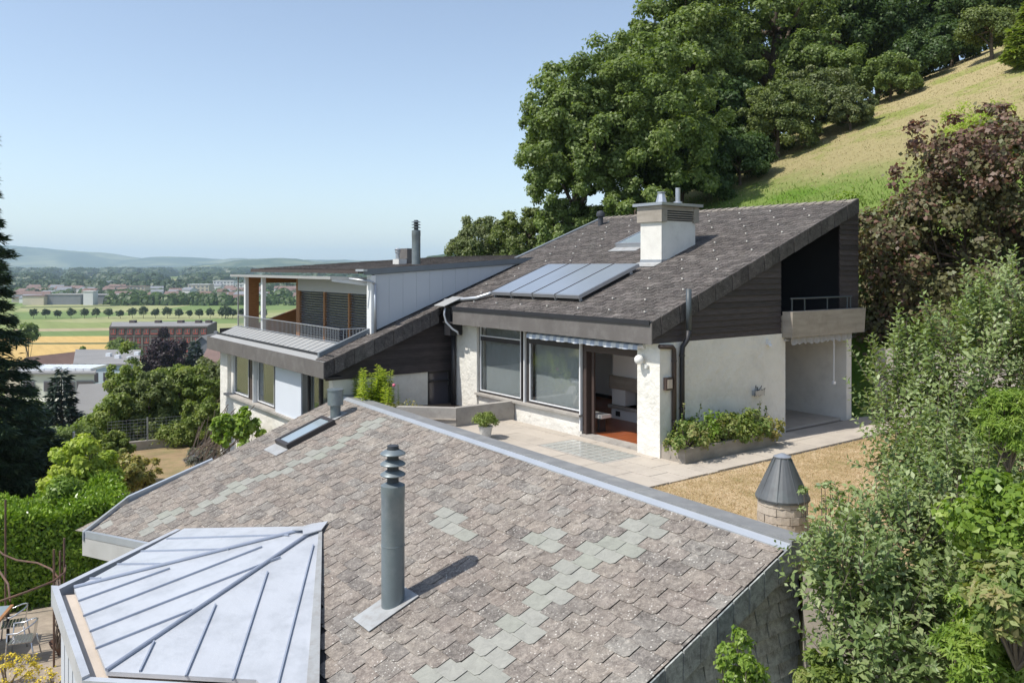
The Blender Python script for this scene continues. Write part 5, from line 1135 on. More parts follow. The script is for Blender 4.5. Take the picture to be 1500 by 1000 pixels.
# round brick vent stack with lead cone
cn = W(7.55, 10.85, -.1); c0 = thing('vent_stack', cn, 'round pale brick stack with a dark cone-shaped metal cap standing on the dry lawn', 'vent stack')
for r_i in range(6):
    n_b = 6
    for j in range(n_b):
        a0 = 2*math.pi*(j+.5*(r_i % 2)+.02*math.sin(r_i*5+j))/n_b; a1 = a0+2*math.pi/n_b-.022; mb = MB(); z0 = r_i*.117; z1 = z0+.108; pts = []
        ro = .375+random.uniform(-.006, .006)
        for z in (z0, z1):
            for (rr_, A) in ((ro, a0), (ro, (2*a0+a1)/3), (ro, (a0+2*a1)/3), (ro, a1), (.30, a1), (.30, a0)): pts.append((cn.x+rr_*math.cos(A), cn.y+rr_*math.sin(A), cn.z+z))
        mb.add(pts, [(5, 4, 3, 2, 1, 0), (6, 7, 8, 9, 10, 11)]+[(i, (i+1) % 6, 6+(i+1) % 6, 6+i) for i in range(6)]); mb.build('brick', 'brick_pale', c0)
mb = MB(); mb.lathe(cn, [(.355, -.2), (.355, .72)], 32); mb.build('mortar_core', 'mortar', c0)
for j in range(8):
    a0 = 2*math.pi*(j+.35)/8; a1 = a0+2*math.pi/8; zz = [(.405, .66), (.41, .68), (.11, 1.30)]
    mb = MB(); pts = []
    for A in np.linspace(a0, a1, 5):
        for r0, z in ((.40, .655), (.405, .69), (.125, 1.27), (.12, 1.30)): pts.append((cn.x+r0*math.cos(A), cn.y+r0*math.sin(A), cn.z+z))
    fs = [(i*4+k, (i+1)*4+k, (i+1)*4+k+1, i*4+k+1) for i in range(4) for k in range(3)]; mb.add(pts, fs)
    mb.tube([(cn.x+.408*math.cos(a0), cn.y+.408*math.sin(a0), cn.z+.67), (cn.x+.128*math.cos(a0), cn.y+.128*math.sin(a0), cn.z+1.28)], .009, 5); mb.build('cone_sheet', 'lead', c0)
mb = MB(); mb.lathe(cn, [(.13, 1.285), (.135, 1.30), (.03, 1.345)], 12); mb.build('cone_tip', 'galvanised', c0)

# ================================================================== lower garden on the left
pm('shaded_brown_lawn', (.30, .215, .12), .95, .3, 1.2, stain=(.16, .17, .06), sfac=.8, sscale=.9, bump=.6, bscale=14, bdist=.05)  # dry lawn, browner and darker because its shade is put into the colour
GZ = -3.6
lg = MB(); LP = [(20.9, 9.6), (36.6, 9.9), (36.9, 5.5), (32.5, 3.2), (24, 4.0), (20.9, 4.6)]
mb = MB(); mb.add([W(a, b, GZ+.03) for a, b in LP], [tuple(range(6))]); l2 = mb.build('lower_lawn', 'shaded_brown_lawn', kind='structure')
if l2.data.polygons[0].normal.z < 0: l2.data.flip_normals()
mb = MB(); mb.add([W(a, b, GZ+.025) for a, b in [(14, 3.3), (21, 3.3), (21.5, -1.2), (14, -3)]], [(0, 1, 2, 3)]); l2 = mb.build('patio', 'gravel', kind='structure')
if l2.data.polygons[0].normal.z < 0: l2.data.flip_normals()
# garden wall with fence posts
gw = thing('garden_wall', W(36.8, 8, GZ), 'low dark garden wall with wire fence at the far edge of the lower lawn', 'wall')
p, q = PZ(158, 664, GZ), PZ(290, 651, GZ); d = (q-p).normalized(); s = Vector((-d.y, d.x, 0))*.2
mb = MB(); mb.prism([p-d*.2, q+d*1, q+d*1+s, p-d*.2+s], (0, 0, .38)); mb.build('wall_body', 'concrete', gw)
for f in (0.43, 1.0):
    x = p.lerp(q, f)+s*.5; mb = MB(); mb.tube([x+Vector((0, 0, .3)), x+Vector((0, 0, 1.35))], .035, 8); mb.build('post', 'galvanised', gw)
mb = MB()
for i in range(7): z = .5+i*.13; mb.tube([p+s*.5+Vector((0, 0, z)), q+s*.5+Vector((0, 0, z))], .004, 4)
for i in range(26): x = p.lerp(q, i/25)+s*.5; mb.tube([x+Vector((0, 0, .45)), x+Vector((0, 0, 1.3))], .004, 4)
mb.build('wire_mesh', 'galvanised', gw)
for k, (px, py, lab) in enumerate(((108, 652, 'grey fence post standing among the bushes right of the spruce'), (173, 735, 'grey fence post beside the left corner of the foreground roof'))):
    x = PY(px, py, 27 if k == 0 else 21.5); fpz = thing('fence_post', x, lab, 'post'); mb = MB(); mb.tube([Vector((x.x, x.y, GZ)), x+Vector((0, 0, .45 if k == 0 else .38))], .045, 8); mb.build('post', 'galvanised', fpz)
    mb = MB()
    for j in range(4):
        z = x.z+.3-.25*j; mb.tube([(x.x, x.y, z), (x.x+1.4, x.y-.5-.3*j, z-.7)], .01, 4)
    mb.build('wire', 'galvanised', fpz)
# patio furniture (positions from the picture, set on the patio)
def chair(x, rot, label):
    root = thing('metal_chair', x, label, 'chair', 'metal chairs at the garden table'); cr_, sr_ = math.cos(rot), math.sin(rot)
    def L(u, v, z): return Vector((x.x+cr_*u-sr_*v, x.y+sr_*u+cr_*v, x.z+z))
    for i in range(7):
        v0 = -.2+i*.058; mb = MB(); mb.prism([L(-.21, v0, .43), L(.21, v0, .43), L(.21, v0+.048, .43), L(-.21, v0+.048, .43)], (0, 0, .02)); mb.build('seat_slat', 'chair_metal', root)
    for sx in (-1, 1):
        mb = MB(); mb.tube([L(sx*.26, -.25, 0), L(sx*.24, -.22, .43), L(sx*.26, -.2, .66)], .014, 8); mb.build('leg', 'chair_metal', root, smooth=True)
        mb = MB(); mb.tube([L(sx*.26, .27, 0), L(sx*.22, .2, .43)], .014, 8); mb.build('leg', 'chair_metal', root, smooth=True)
    mb = MB(); mb.tube([L(-.26, -.22, .66)]+[L(-.27*math.cos(f), -.02+.27*math.sin(f), .66+.12*math.sin(f)) for f in np.linspace(0, math.pi, 11)]+[L(.26, -.22, .66)], .015, 8); mb.build('arm_and_back_rail', 'chair_metal', root, smooth=True)
    for u in (-.12, 0, .12): mb = MB(); mb.prism([L(u-.03, .2, .44), L(u+.03, .2, .44), L(u+.03, .245, .77), L(u-.03, .245, .77)], Vector((0, .012, 0))); mb.build('back_slat', 'chair_metal', root)
    return root
tx = PZ(-42, 965, GZ); tb = thing('garden_table', tx, 'glass-topped garden table with a wooden edge at the left border of the picture', 'table')
def TL(u, v, z): cr_, sr_ = math.cos(.25), math.sin(.25); return Vector((tx.x+cr_*u-sr_*v, tx.y+sr_*u+cr_*v, tx.z+z))
mb = MB(); mb.prism([TL(-.5, -.5, .72), TL(.5, -.5, .72), TL(.5, .7, .72), TL(-.5, .7, .72)], (0, 0, .012)); mb.build('table_top', 'skylight_glass', tb)
mb = MB()
for i in range(11): mb.prism([TL(-.5+i*.098, -.5, .705), TL(-.47+i*.098, -.5, .705), TL(-.47+i*.098, .7, .705), TL(-.5+i*.098, .7, .705)], (0, 0, .012))
mb.build('lattice', 'galvanised', tb, kind='stuff')
mb = MB(); mb.prism([TL(.47, -.5, .70), TL(.53, -.5, .70), TL(.53, .7, .70), TL(.47, .7, .70)], (0, 0, .045)); mb.build('edge', 'timber', tb)
mb = MB(); mb.prism([TL(-.5, -.54, .70), TL(.53, -.54, .70), TL(.53, -.5, .70), TL(-.5, -.5, .70)], (0, 0, .04)); mb.build('edge', 'dark_frame', tb)
for u, v in ((.45, -.45), (.45, .62), (-.45, -.45), (-.45, .62)): mb = MB(); mb.tube([TL(u, v, 0), TL(u, v, .71)], .03, 8); mb.build('leg', 'dark_frame', tb)
chair(PZ(33, 968, GZ), -1.25, 'bare metal armchair nearest the iron pergola post, on the patio')
chair(PZ(20, 944, GZ), -1.15, 'bare metal armchair farther back beside the glass garden table, by the hedge')
# iron pergola
pg = thing('pergola', PZ(60, 960, GZ), 'rusty iron garden pergola with curved top rails beside the patio', 'pergola')
for (px, py, h) in ((79, 978, 2.28), (94, 962, 2.35), (8, 905, 2.6), (88, 962, 2.1)):
    x = PZ(px, py, GZ); mb = MB(); mb.tube([x, x+Vector((0, 0, h))], .021, 8); mb.build('post', 'rust_iron', pg)
tp = [PY(px, py, Y) for px, py, Y in ((-30, 905, 14.5), (0, 880, 14.6), (40, 866, 14.9), (78, 851, 15.3), (95, 838, 15.8), (96, 828, 16.3))]; mb = MB(); mb.tube(tp, .02, 8); mb.build('rail', 'rust_iron', pg, smooth=True)
tp = [PY(px, py, Y) for px, py, Y in ((-20, 790, 17.4), (5, 812, 17.3), (25, 820, 17.2), (55, 824, 17.0), (75, 833, 16.6), (86, 846, 16.2))]; mb = MB(); mb.tube(tp, .02, 8); mb.build('rail', 'rust_iron', pg, smooth=True)
tp = [PY(px, py, Y) for px, py, Y in ((15, 880, 15), (12, 855, 15.4), (-5, 830, 16))]; mb = MB(); mb.tube(tp, .02, 8); mb.build('rail', 'rust_iron', pg, smooth=True)
rr_ = random.Random(3); mb = MB()
for i in range(9):
    y0 = 15.9; P = [PY(86+rr_.uniform(-5, 6), 850+j*16+rr_.uniform(-4, 4), y0+rr_.uniform(-.1, .1)) for j in range(7)]; mb.tube(P, .012, 5)
mb.build('climbing_stem', 'twig', pg, smooth=True)
bw = thing('fire_bowl', PZ(88, 960, GZ), 'small dark iron bowl on the patio at the foot of the pergola', 'bowl'); mb = MB(); mb.lathe(PZ(88, 960, GZ), [(.05, 0), (.06, .1), (.16, .2), (.2, .3), (.19, .3), (.14, .21)], 16); mb.build('bowl', 'rust_iron', bw, smooth=True)
plantlump('yellow_flowers', 'patch of yellow flowers in the bottom left corner', 'flowers', PZ(10, 1015, GZ), (.6, .5, .4), 'yellow_flower', 40, .2, 50, .045, 71)
plantlump('yellow_flowers', 'low yellow flowers right of the corner patch, at the bottom edge', 'flowers', PZ(78, 1020, GZ), (.4, .35, .25), 'yellow_flower', 20, .25, 36, .045, 72)
# leaning sticks of a bare trellis by the house corner
st = thing('stick_pile', PZ(300, 690, GZ), 'leaning bundle of dry grey vine sticks against the far corner of the left wing', 'sticks')
mb = MB()
for i in range(46):
    p = PY(285+rr_.uniform(-12, 34), 668+rr_.uniform(-8, 10), 27+rr_.uniform(-1, 1)); q = p+Vector((rr_.uniform(.1, 1.6), rr_.uniform(-.3, .3), rr_.uniform(.8, 1.7))); mb.tube([p, p.lerp(q, .5)+Vector((0, 0, rr_.uniform(-.1, .1))), q], .014, 5)
mb.build('stick', 'twig', st, kind='stuff')
# ================================================================== far buildings on the plain
def gbox(cx, cy, w_, d, h, rot, z0=PLZ-.2): mb = MB(); mb.wbox(-w_/2, w_/2, -d/2, d/2, z0, z0+h, 0, rot, (cx, cy)); return mb
def big_block():
    Y = 262; s = Y/F; x0 = (160-750)*s; x1 = (301-750)*s; zt_ = CZ-(478.5-HY)*s; zb = PLZ-.3; rot = -.012
    root = thing('brick_block', ((x0+x1)/2, Y, zb), 'long dark brick apartment block with red window frames standing before the fields', 'apartment block')
    mb = MB(); Dp = 24
    xr, xl = (318-750)/F*(Y+Dp), (164-750)/F*(Y+Dp-2); mb.prism([(x0, Y, zb), (x1, Y+2, zb), (xr, Y+Dp, zb), (xl, Y+Dp-2, zb)], (0, 0, zt_-zb)); mb.build('wall', 'brown_brick', root)
    mb = MB(); mb.prism([(x0+.4, Y+.4, zt_), (x1-.4, Y+2.4, zt_), (xr-.3, Y+Dp-.4, zt_), (xl+.3, Y+Dp-2.4, zt_)], (0, 0, .12)); mb.build('flat_roof', 'flat_roof', root)
    W_ = x1-x0; cols = 12; pitch = W_/cols; fl = (zt_-zb-.6)/3.72
    for i in range(cols):
        xc = x0+pitch*(i+.5); yo = Y+2*(i+.5)/cols
        for j in range(4):
            zc = zt_-1.5-j*fl
            if zc < zb+.7: continue
            ww = pitch*(.62 if i not in (5,) else .95)
            mb = MB(); mb.wbox(xc-ww/2, xc+ww/2, yo-.12, yo+.05, zc-1.0, zc+.75); f = mb.build('window', 'red_frame', root)
            for u in ((-.27, .27) if ww < pitch*.9 else (-.3, 0, .3)):
                mb = MB(); mb.wbox(xc+u*ww-ww*.15, xc+u*ww+ww*.15, yo-.16, yo-.125, zc-.55, zc+.6); mb.build('pane', 'far_pane', f)
    for i in range(cols+1):
        xc = x0+pitch*i; yo = Y+2*i/cols; mb = MB(); mb.wbox(max(x0, xc-.3), min(x1, xc+.3), yo-.2, yo+.02, zb, zt_-fl*.98); mb.build('pilaster', 'brown_brick_trim', root)
    for j in range(4):
        zc = zt_-.1-j*fl; mb = MB(); mb.prism([(x0, Y-.26, zc-.28), (x1, Y+1.74, zc-.28), (x1, Y+1.98, zc-.28), (x0, Y-.02, zc-.28)], (0, 0, .22)); mb.build('band', 'brown_brick_trim', root)
    for px in (195, 232, 265, 291, 306):
        x = (px-750)*(Y+17)/F; mb = MB(); mb.wbox(x-.9, x+.9, Y+16, Y+18, zt_, zt_+1.0); mb.build('roof_vent_box', 'brown_brick', root)
big_block()
def apartment(name, label, px0, px1, pyt, pyb, Y, depth, mat, roof, wins, skew=0, label_cat='apartment block', sh=0):
    s = Y/F; x0, x1 = (px0-750)*s, (px1-750)*s; zt_ = CZ-(pyt-HY)*s; zb = -27+0*pyb
    zb = min(zt_-9, float(hgt(np.array([(x0+x1)/2]), np.array([Y]))[0])-1)
    root = thing(name, ((x0+x1)/2, Y, zb), label, label_cat)
    fa_ = (Y+depth)/Y; q = [(x0, Y), (x1, Y+skew), (x1*fa_-sh, Y+depth+skew), (x0*fa_-sh, Y+depth)]
    mb = MB(); mb.prism([(x, y, zb) for x, y in q], (0, 0, zt_-zb)); mb.build('wall', mat, root)
    mb = MB(); mb.prism([(x+(-.35 if i in (0, 3) else .35), y+(-.35 if i < 2 else .35), zt_) for i, (x, y) in enumerate(q)], (0, 0, .25)); mb.build('roof', roof, root)
    for (u, v, ww, hh) in wins:
        xc = x0+(x1-x0)*u; yo = Y+skew*u; mb = MB(); mb.wbox(xc-ww/2, xc+ww/2, yo-.08, yo+.1, zt_-v-hh, zt_-v); f = mb.build('window', 'far_grey', root)
        mb = MB(); mb.wbox(xc-ww/2+.1, xc+ww/2-.1, yo-.11, yo-.085, zt_-v-hh+.1, zt_-v-.1); mb.build('pane', 'far_pane', f)
    return root, q, zt_
r1, q, z1 = apartment('penthouse_block', 'cream apartment block with white roof lights behind the dark conifer', 30, 138, 548, 620, 118, 9, 'cream_render', 'flat_roof', [(.12, 1, 1.6, 1.5), (.42, 1, 2.2, 1.5), (.66, 1, 1.8, 1.6), (.88, .9, 2.6, 1.7), (.62, 5.2, 1.2, 2), (.78, 5.2, 1.2, 2), (.92, 5.2, 1.2, 2)])
mb = MB(); mb.wbox(-72.5, -59.6, 114.5, 117.9, z1-9.0, z1-3.4); mb.build('terrace_storey', 'cream_render', r1)
for i in range(9): mb = MB(); x = -72+i*1.15; mb.wbox(x, x+.95, 120, 125, z1+.25, z1+.6); mb.build('roof_light', 'white_gloss', r1)
r2_, q, z2_ = apartment('pale_blue_block', 'pale blue flat-roofed apartment block behind the light green tree', 112, 206, 534, 620, 132, 22, 'blue_render', 'flat_roof', [(.28, 1.2, 1.7, 1.6), (.5, 1.2, 1.2, 1.4), (.5, 4.1, 1.2, 1.4), (.28, 4.1, 1.7, 1.6), (.28, 7, 1.7, 1.6), (.93, .5, 1.1, 1.4)], skew=-1)
for u, v in ((-67, 139), (-64, 137), (-66, 144), (-70, 142)): mb = MB(); mb.wbox(u-.4, u+.4, v-.4, v+.4, z2_+.2, z2_+.8); mb.build('roof_vent_box', 'white_gloss', r2_)
def gable_house(name, label, cx, cy, zt_, zb, w_, d, pitch, rot, wall, roof, cat='house', group=None, chim=False, wins=0, fwd=True):
    root = thing(name, (cx, cy, zb), label, cat, group); cr_, sr_ = math.cos(rot), math.sin(rot)
    def L(u, v, z): return Vector((cx+cr_*u-sr_*v, cy+sr_*u+cr_*v, z))
    ze = zt_-pitch*d/2
    mb = MB(); mb.prism([L(-w_/2, -d/2, zb), L(-w_/2, d/2, zb), L(-w_/2, d/2, ze), L(-w_/2, 0, zt_-.1), L(-w_/2, -d/2, ze)], L(w_/2, 0, 0)-L(-w_/2, 0, 0)); mb.build('wall', wall, root)
    mb = MB(); o_ = .4
    for s in (-1, 1): mb.prism([L(-w_/2-o_, s*(d/2+o_), ze-pitch*o_), L(w_/2+o_, s*(d/2+o_), ze-pitch*o_), L(w_/2+o_, 0, zt_), L(-w_/2-o_, 0, zt_)], (0, 0, .22))
    rf = mb.build('roof', roof, root)
    if chim: mb = MB(); mb.wbox(-.35, .35, -.35, .35, zt_-.8, zt_+.7, 0, rot, tuple(L(w_*.2, -d*.1, 0))[:2]); mb.build('chimney', 'far_grey', rf)
    for i in range(wins):
        u = -w_/2+w_*(i+.5)/wins; mb = MB(); p = L(u, -d/2-.03, 0); mb.wbox(-.55, .55, -.04, .04, ze-2.2, ze-.9, 0, rot, (p.x, p.y)); mb.build('window', 'far_pane', root)
    return root
p = PY(133, 568, 92); gable_house('grey_roof_house', 'house with a plain grey gable roof below the pale blocks', p.x, 94, p.z, -16, 3.6, 7, .75, .25, 'far_white', 'flat_roof', wins=2)
p = PY(72, 524, 150); gable_house('barn', 'barn with a reddish brown tiled roof at the edge of the wheat field', p.x, 152, p.z+.3, PLZ-.3, 11, 12, .55, 1.2, 'far_cream', 'far_brown_roof')
p = PY(108, 519, 190); gable_house('garden_shed', 'small dark shed with a flat pale roof on the edge of the wheat field', p.x, 190, PLZ+2.4, PLZ-.2, 4.6, 4, .15, .1, 'brown_frame', 'far_cream', 'shed')
p = PY(140, 515, 196); gable_house('garden_shed', 'low dark shed farther right along the wheat field', p.x, 198, PLZ+2.2, PLZ-.2, 7, 3.5, .15, 0, 'brown_frame', 'flat_roof', 'shed')
p = PY(308, 498, 165); gable_house('chalet', 'small house with a steep grey gable just left of the left wing', p.x, 165, p.z+1, PLZ-.3, 7, 6, .8, 1.5, 'far_grey', 'flat_roof', chim=True)
p = PY(322, 508, 140); gable_house('red_roof_house', 'house with a pinkish red tiled roof beside the left wing', p.x+.8, 140, p.z-.3, PLZ-.3, 5, 6, .6, 0, 'far_white', 'far_red_roof', chim=False, wins=3)
# town beyond the fields
rt = random.Random(21); TG = 'houses of the distant town'
kinds = [('far_white', 'far_red_roof', 'white house with a red roof in the distant town'), ('far_cream', 'far_brown_roof', 'cream house with a brown roof in the distant town'), ('far_white', 'far_grey', 'white house with a grey roof in the distant town'), ('far_cream', 'far_red_roof', 'cream house with a red roof in the distant town')]
spots = []
for i in range(58):
    px = rt.uniform(20, 460); Y = rt.choice([720, 770, 830, 900, 980])+rt.uniform(-25, 25)
    if 52 < px < 180 and Y < 800: Y += 150
    spots.append((px, Y))
spots += [(48, 690), (60, 700), (35, 705), (345, 700), (356, 690), (365, 715), (340, 730), (352, 660)]
for i, (px, Y) in enumerate(spots):
    wm, rm, lb = kinds[i % 4]; x = (px-750)/F*Y; w_ = rt.uniform(8, 17); h = rt.uniform(6, 9.5)
    gable_house('town_house', lb, x, Y, PLZ+h, PLZ-.3, w_, rt.uniform(9, 13), .45, rt.uniform(-.4, .4), wm, rm, group=TG+', '+lb.split(' in the')[0])
def slabb(name, label, px0, px1, pyt, Y, mat, roof, d=14, cat='building', rows=0):
    s = Y/F; x0, x1 = (px0-750)*s, (px1-750)*s; zt_ = CZ-(pyt-HY)*s; root = thing(name, ((x0+x1)/2, Y, PLZ), label, cat)
    mb = MB(); mb.wbox(x0, x1, Y, Y+d, PLZ-.3, zt_); mb.build('wall', mat, root); mb = MB(); mb.wbox(x0-.4, x1+.4, Y-.4, Y+d+.4, zt_, zt_+.5); mb.build('roof', roof, root)
    for j in range(rows):
        z = zt_-2.2-j*3.2
        k = int((x1-x0)/4)
        for i in range(k): xx = x0+(i+.5)*(x1-x0)/k; mb = MB(); mb.wbox(xx-1.1, xx+1.1, Y-.1, Y+.05, z-.7, z+.9); mb.build('window', 'far_grey', root)
    return root
slabb('factory_hall', 'long low dark factory hall at the left end of the town', 66, 118, 432, 655, 'far_grey', 'flat_roof', 25)
slabb('factory_hall', 'grey hall with a white cylindrical front in the town', 120, 178, 432.5, 665, 'far_grey', 'flat_roof', 25)
slabb('silo', 'white tower-like block in front of the grey hall', 122, 136, 427, 648, 'far_white', 'far_white', 8)
slabb('barn', 'large cream shed with a wide roof left of the factory halls', 33, 64, 434, 650, 'far_cream', 'far_brown_roof', 20)
slabb('terrace_row', 'long row building with reddish roof behind the trees of the town', 160, 212, 419.5, 900, 'far_cream', 'far_red_roof', 14, rows=2)
slabb('yellow_block', 'long yellowish building near the middle of the town', 275, 306, 417, 850, 'far_cream', 'far_white', 14, rows=2)
slabb('white_block', 'white apartment block at the right end of the town', 312, 342, 411.5, 1000, 'far_white', 'far_white', 14, rows=3)
slabb('white_block', 'lower white apartment block just right of the taller one in the town', 344, 362, 416, 980, 'far_white', 'far_white', 14, rows=2)
slabb('high_rise', 'single pale high-rise standing out of the distant wood', 156, 162, 412, 1150, 'far_white', 'far_white', 10)
# avenue of young trees across the fields
av = [(49, 461, 9), (67, 461, 9), (84, 462, 7.5), (104, 460, 10), (124, 461, 9.5), (141, 460.5, 9), (159, 460, 9.5), (176, 461, 8), (194, 459.5, 10.5), (210, 459, 12), (228, 460, 9), (245, 459, 12), (262, 460, 9.5), (277, 461, 7), (292, 460, 9), (308, 459.5, 10), (325, 459, 9), (341, 459, 9), (355, 459, 9.5), (370, 459, 9.5), (386, 459, 9)]
for i, (px, py, s) in enumerate(av):
    Y = 30.1*F/(466-HY); k = Y/F; x = (px-750)*k; r0 = s*k*.58
    tree('avenue_tree', 'small round tree in the straight row crossing the fields', 'tree', (x, Y, PLZ-.2), (x, Y, PLZ+1.2+r0*1.05), (r0, r0, r0*1.05), 'leaf_far', 26, .4, 22, 1.0, 100+i, 'trees in the row crossing the fields', trunk_r=.16, limbs=3, low=-.7, jag=.15)
def at(px, py, Y): return (px-750)/F*Y, Y, CZ-(py-HY)*Y/F
def gz(x, y): return float(hgt(np.array([x]), np.array([y]))[0])
def ptree(name, label, px, py_top, py_bot, Y, wpx, mat, seed, **k):
    """tree whose crown spans the given heights, standing on the ground at distance Y"""
    s = Y/F; x = (px-750)*s; g = gz(x, Y); zt_ = CZ-(py_top-HY)*s; zb = max(g+.2, CZ-(py_bot-HY)*s)
    if 'shrub' in name or 'bush' in name: zb = g-.1
    rz = (zt_-zb)/2; rx = wpx*s/2
    return tree(name, label, k.pop('cat', 'tree'), (x, Y, g), (x, Y, zb+rz), (rx, k.pop('ry', rx), rz), mat, seed=seed, **k)
ptree('small_tree', 'lone small round tree at the edge of the wheat field', 121, 507, 518, 200, 9, 'leaf_mid', 130, ncl=18, cr=.4, npl=40, size=.5)
ptree('wide_tree', 'wide dark green tree in front of the brick block', 180, 497, 532, 205, 46, 'leaf_forest', 131, ncl=46, cr=.3, npl=120, size=.6)
ptree('copper_beech', 'large dark purple copper beech in front of the brick block', 246, 494, 565, 150, 66, 'leaf_purple', 132, ncl=90, cr=.26, npl=170, size=.42, jag=.3)
ptree('column_tree', 'narrow dark tree sticking up behind the copper beech', 240, 477, 500, 215, 13, 'leaf_purple', 133, ncl=20, cr=.4, npl=70, size=.5)
ptree('field_tree', 'dark round tree right behind the spruce branches at the wheat field', 42, 470, 505, 190, 26, 'leaf_forest', 134, ncl=30, cr=.35, npl=90, size=.6)
ptree('field_bush', 'pair of bushy trees at the right end of the tree row', 330, 446, 462, 480, 22, 'leaf_far', 135, ncl=20, cr=.4, npl=40, size=1.1)
def conifer(name, label, x, y, z0, z1, rmax, mat, seed, n_whorl=26, npb=110, nl=.13, group=None, droop=.25, br=9, wn=.22):
    """spruce: whorls of drooping boughs clothed with needle sprays"""
    r_ = np.random.default_rng(seed); root = thing(name, (x, y, z0), label, 'conifer', group); H = z1-z0
    mb = MB(); mb.tube([(x, y, z0-.3), (x, y, z0+H*.5), (x, y, z1)], [rmax*.07, rmax*.045, .01], 8); tw = MB()
    Cs, Ds, Ns, Ls = [], [], [], []
    for i in range(n_whorl):
        f = (i+.5)/n_whorl; zz = z0+H*(.04+.95*f); R_ = rmax*(1-f)**.85*r_.uniform(.85, 1.1)+.08
        k = max(4, int(br*(1-f*.5)))
        for j in range(k):
            an = 2*math.pi*(j+r_.uniform(-.3, .3))/k+i*1.1; rr2 = R_*r_.uniform(.7, 1.12); dx, dy = math.cos(an), math.sin(an)
            m_ = max(8, int(npb*(rr2/rmax)))
            tt_ = np.sqrt(r_.uniform(.02, 1, m_)); side = r_.normal(size=m_)*.20*rr2*(1.05-tt_*.75)
            zz_ = zz-droop*rr2*tt_**1.3+.14*rr2*tt_**3-np.abs(side)*.35
            Cs.append(np.stack([x+dx*rr2*tt_-dy*side, y+dy*rr2*tt_+dx*side, zz_+r_.normal(size=m_)*.03*rmax], 1))
            Ds.append(np.stack([dx*.9-dy*np.sign(side)*.7+r_.normal(size=m_)*.3, dy*.9+dx*np.sign(side)*.7+r_.normal(size=m_)*.3, -.25+r_.normal(size=m_)*.3], 1))
            tw.tube([(x, y, zz), (x+dx*rr2*.5, y+dy*rr2*.5, zz-droop*rr2*.4), (x+dx*rr2*.95, y+dy*rr2*.95, zz-droop*rr2*.82)], [.03*R_/2+.008, .012, .004], 4)
    C = np.concatenate(Cs); D = np.concatenate(Ds); n = len(C)
    mb.build('trunk', 'bark', root, smooth=True); tw.build('branches', 'twig', root, kind='stuff')
    leaves(C, D, np.tile([0, 0, 1.], (n, 1))+r_.normal(size=(n, 3))*.5, nl*r_.uniform(.6, 1.4, n), nl*wn*r_.uniform(.7, 1.3, n), r_.random(n), 'needles', mat, root, kind='stuff')
    return root
x, y, z = at(286, 497, 150); conifer('dark_conifer', 'dark pointed conifer right of the copper beech', x, y, gz(x, y), z, 4.2, 'needle_blue', 140, 20, 120, 1.0, wn=.4)
x, y, z = at(90, 536, 62); conifer('dark_conifer', 'bushy dark blue-green conifer in front of the cream block', x, y, gz(x, y), z, 3.9, 'needle_blue', 141, 24, 300, .5, wn=.35, droop=.1)
x, y, z = at(-52, 30, 26); conifer('spruce', 'tall dark spruce reaching in from the left edge of the picture', x, y, -3.9, z, 2.45, 'needle', 142, 34, 620, .24, wn=.22, br=10, droop=.38)
x, y, z = at(40, 600, 29); conifer('spruce', 'lower dark spruce behind the laurel hedge at the left edge', x, y, -4.2, z, 2.3, 'needle', 143, 20, 420, .22, wn=.25, br=10)

# ================================================================== trees and shrubs on the slope at the left
L = [('ash_tree', 'slender light green tree rising above the bushes in front of the pale blue block', 186, 506, 700, 41, 52, 'leaf_mid', 150, dict(ncl=110, cr=.17, npl=190, size=.15, jag=.5)),
     ('slope_tree', 'broad green tree left of the left wing, below the copper beech', 262, 526, 690, 38, 112, 'leaf_mid', 151, dict(ncl=160, cr=.155, npl=209, size=.14, jag=.35)),
     ('slope_tree', 'yellowish green tree touching the corner of the left wing', 308, 528, 660, 41, 84, 'leaf_shrub', 152, dict(ncl=140, cr=.155, npl=181, size=.14, jag=.35)),
     ('slope_tree', 'rounded green bush between the light green tree and the left wing', 216, 548, 700, 36, 92, 'leaf_olive', 153, dict(ncl=120, cr=.155, npl=187, size=.13)),
     ('slope_bush', 'green bush below the bushy conifer', 150, 590, 700, 38, 92, 'leaf_mid', 154, dict(ncl=60, cr=.28, npl=320, size=.13)),
     ('slope_bush', 'dark green bush to the right of the spruce', 92, 622, 740, 31, 100, 'leaf_forest', 155, dict(ncl=60, cr=.28, npl=320, size=.12)),
     ('slope_bush', 'low bush at the foot of the slender tree by the garden wall', 215, 628, 690, 35.2, 60, 'leaf_shrub', 156, dict(ncl=40, cr=.32, npl=300, size=.11)),
     ('slope_bush', 'leafy bush behind the wire fence near the stick pile', 262, 612, 690, 35.6, 80, 'leaf_mid', 157, dict(ncl=50, cr=.3, npl=300, size=.11)),
     ('slope_bush', 'leafy bush hiding the garden wall left of the wire fence', 168, 632, 690, 31.5, 54, 'leaf_mid', 159, dict(ncl=50, cr=.24, npl=220, size=.11, jag=.4)),
     ('slope_bush', 'sunlit bush between the slender tree and the bushy conifer', 165, 574, 690, 35, 70, 'leaf_mid', 268, dict(ncl=90, cr=.18, npl=180, size=.13, jag=.45)),
     ('slope_bush', 'sunlit bush on the slope right beside the left wing wall', 300, 580, 680, 35.5, 60, 'leaf_mid', 269, dict(ncl=80, cr=.18, npl=180, size=.12, jag=.45)),
     ('slope_bush', 'bush filling the gap under the broad green tree', 170, 640, 700, 34.6, 60, 'leaf_mid', 158, dict(ncl=40, cr=.32, npl=300, size=.11))]
for nm, lb, px, pt_, pb_, Y, wp, mt, sd, kk in L: ptree(nm, lb, px, pt_, pb_, Y, wp, mt, sd, **kk)
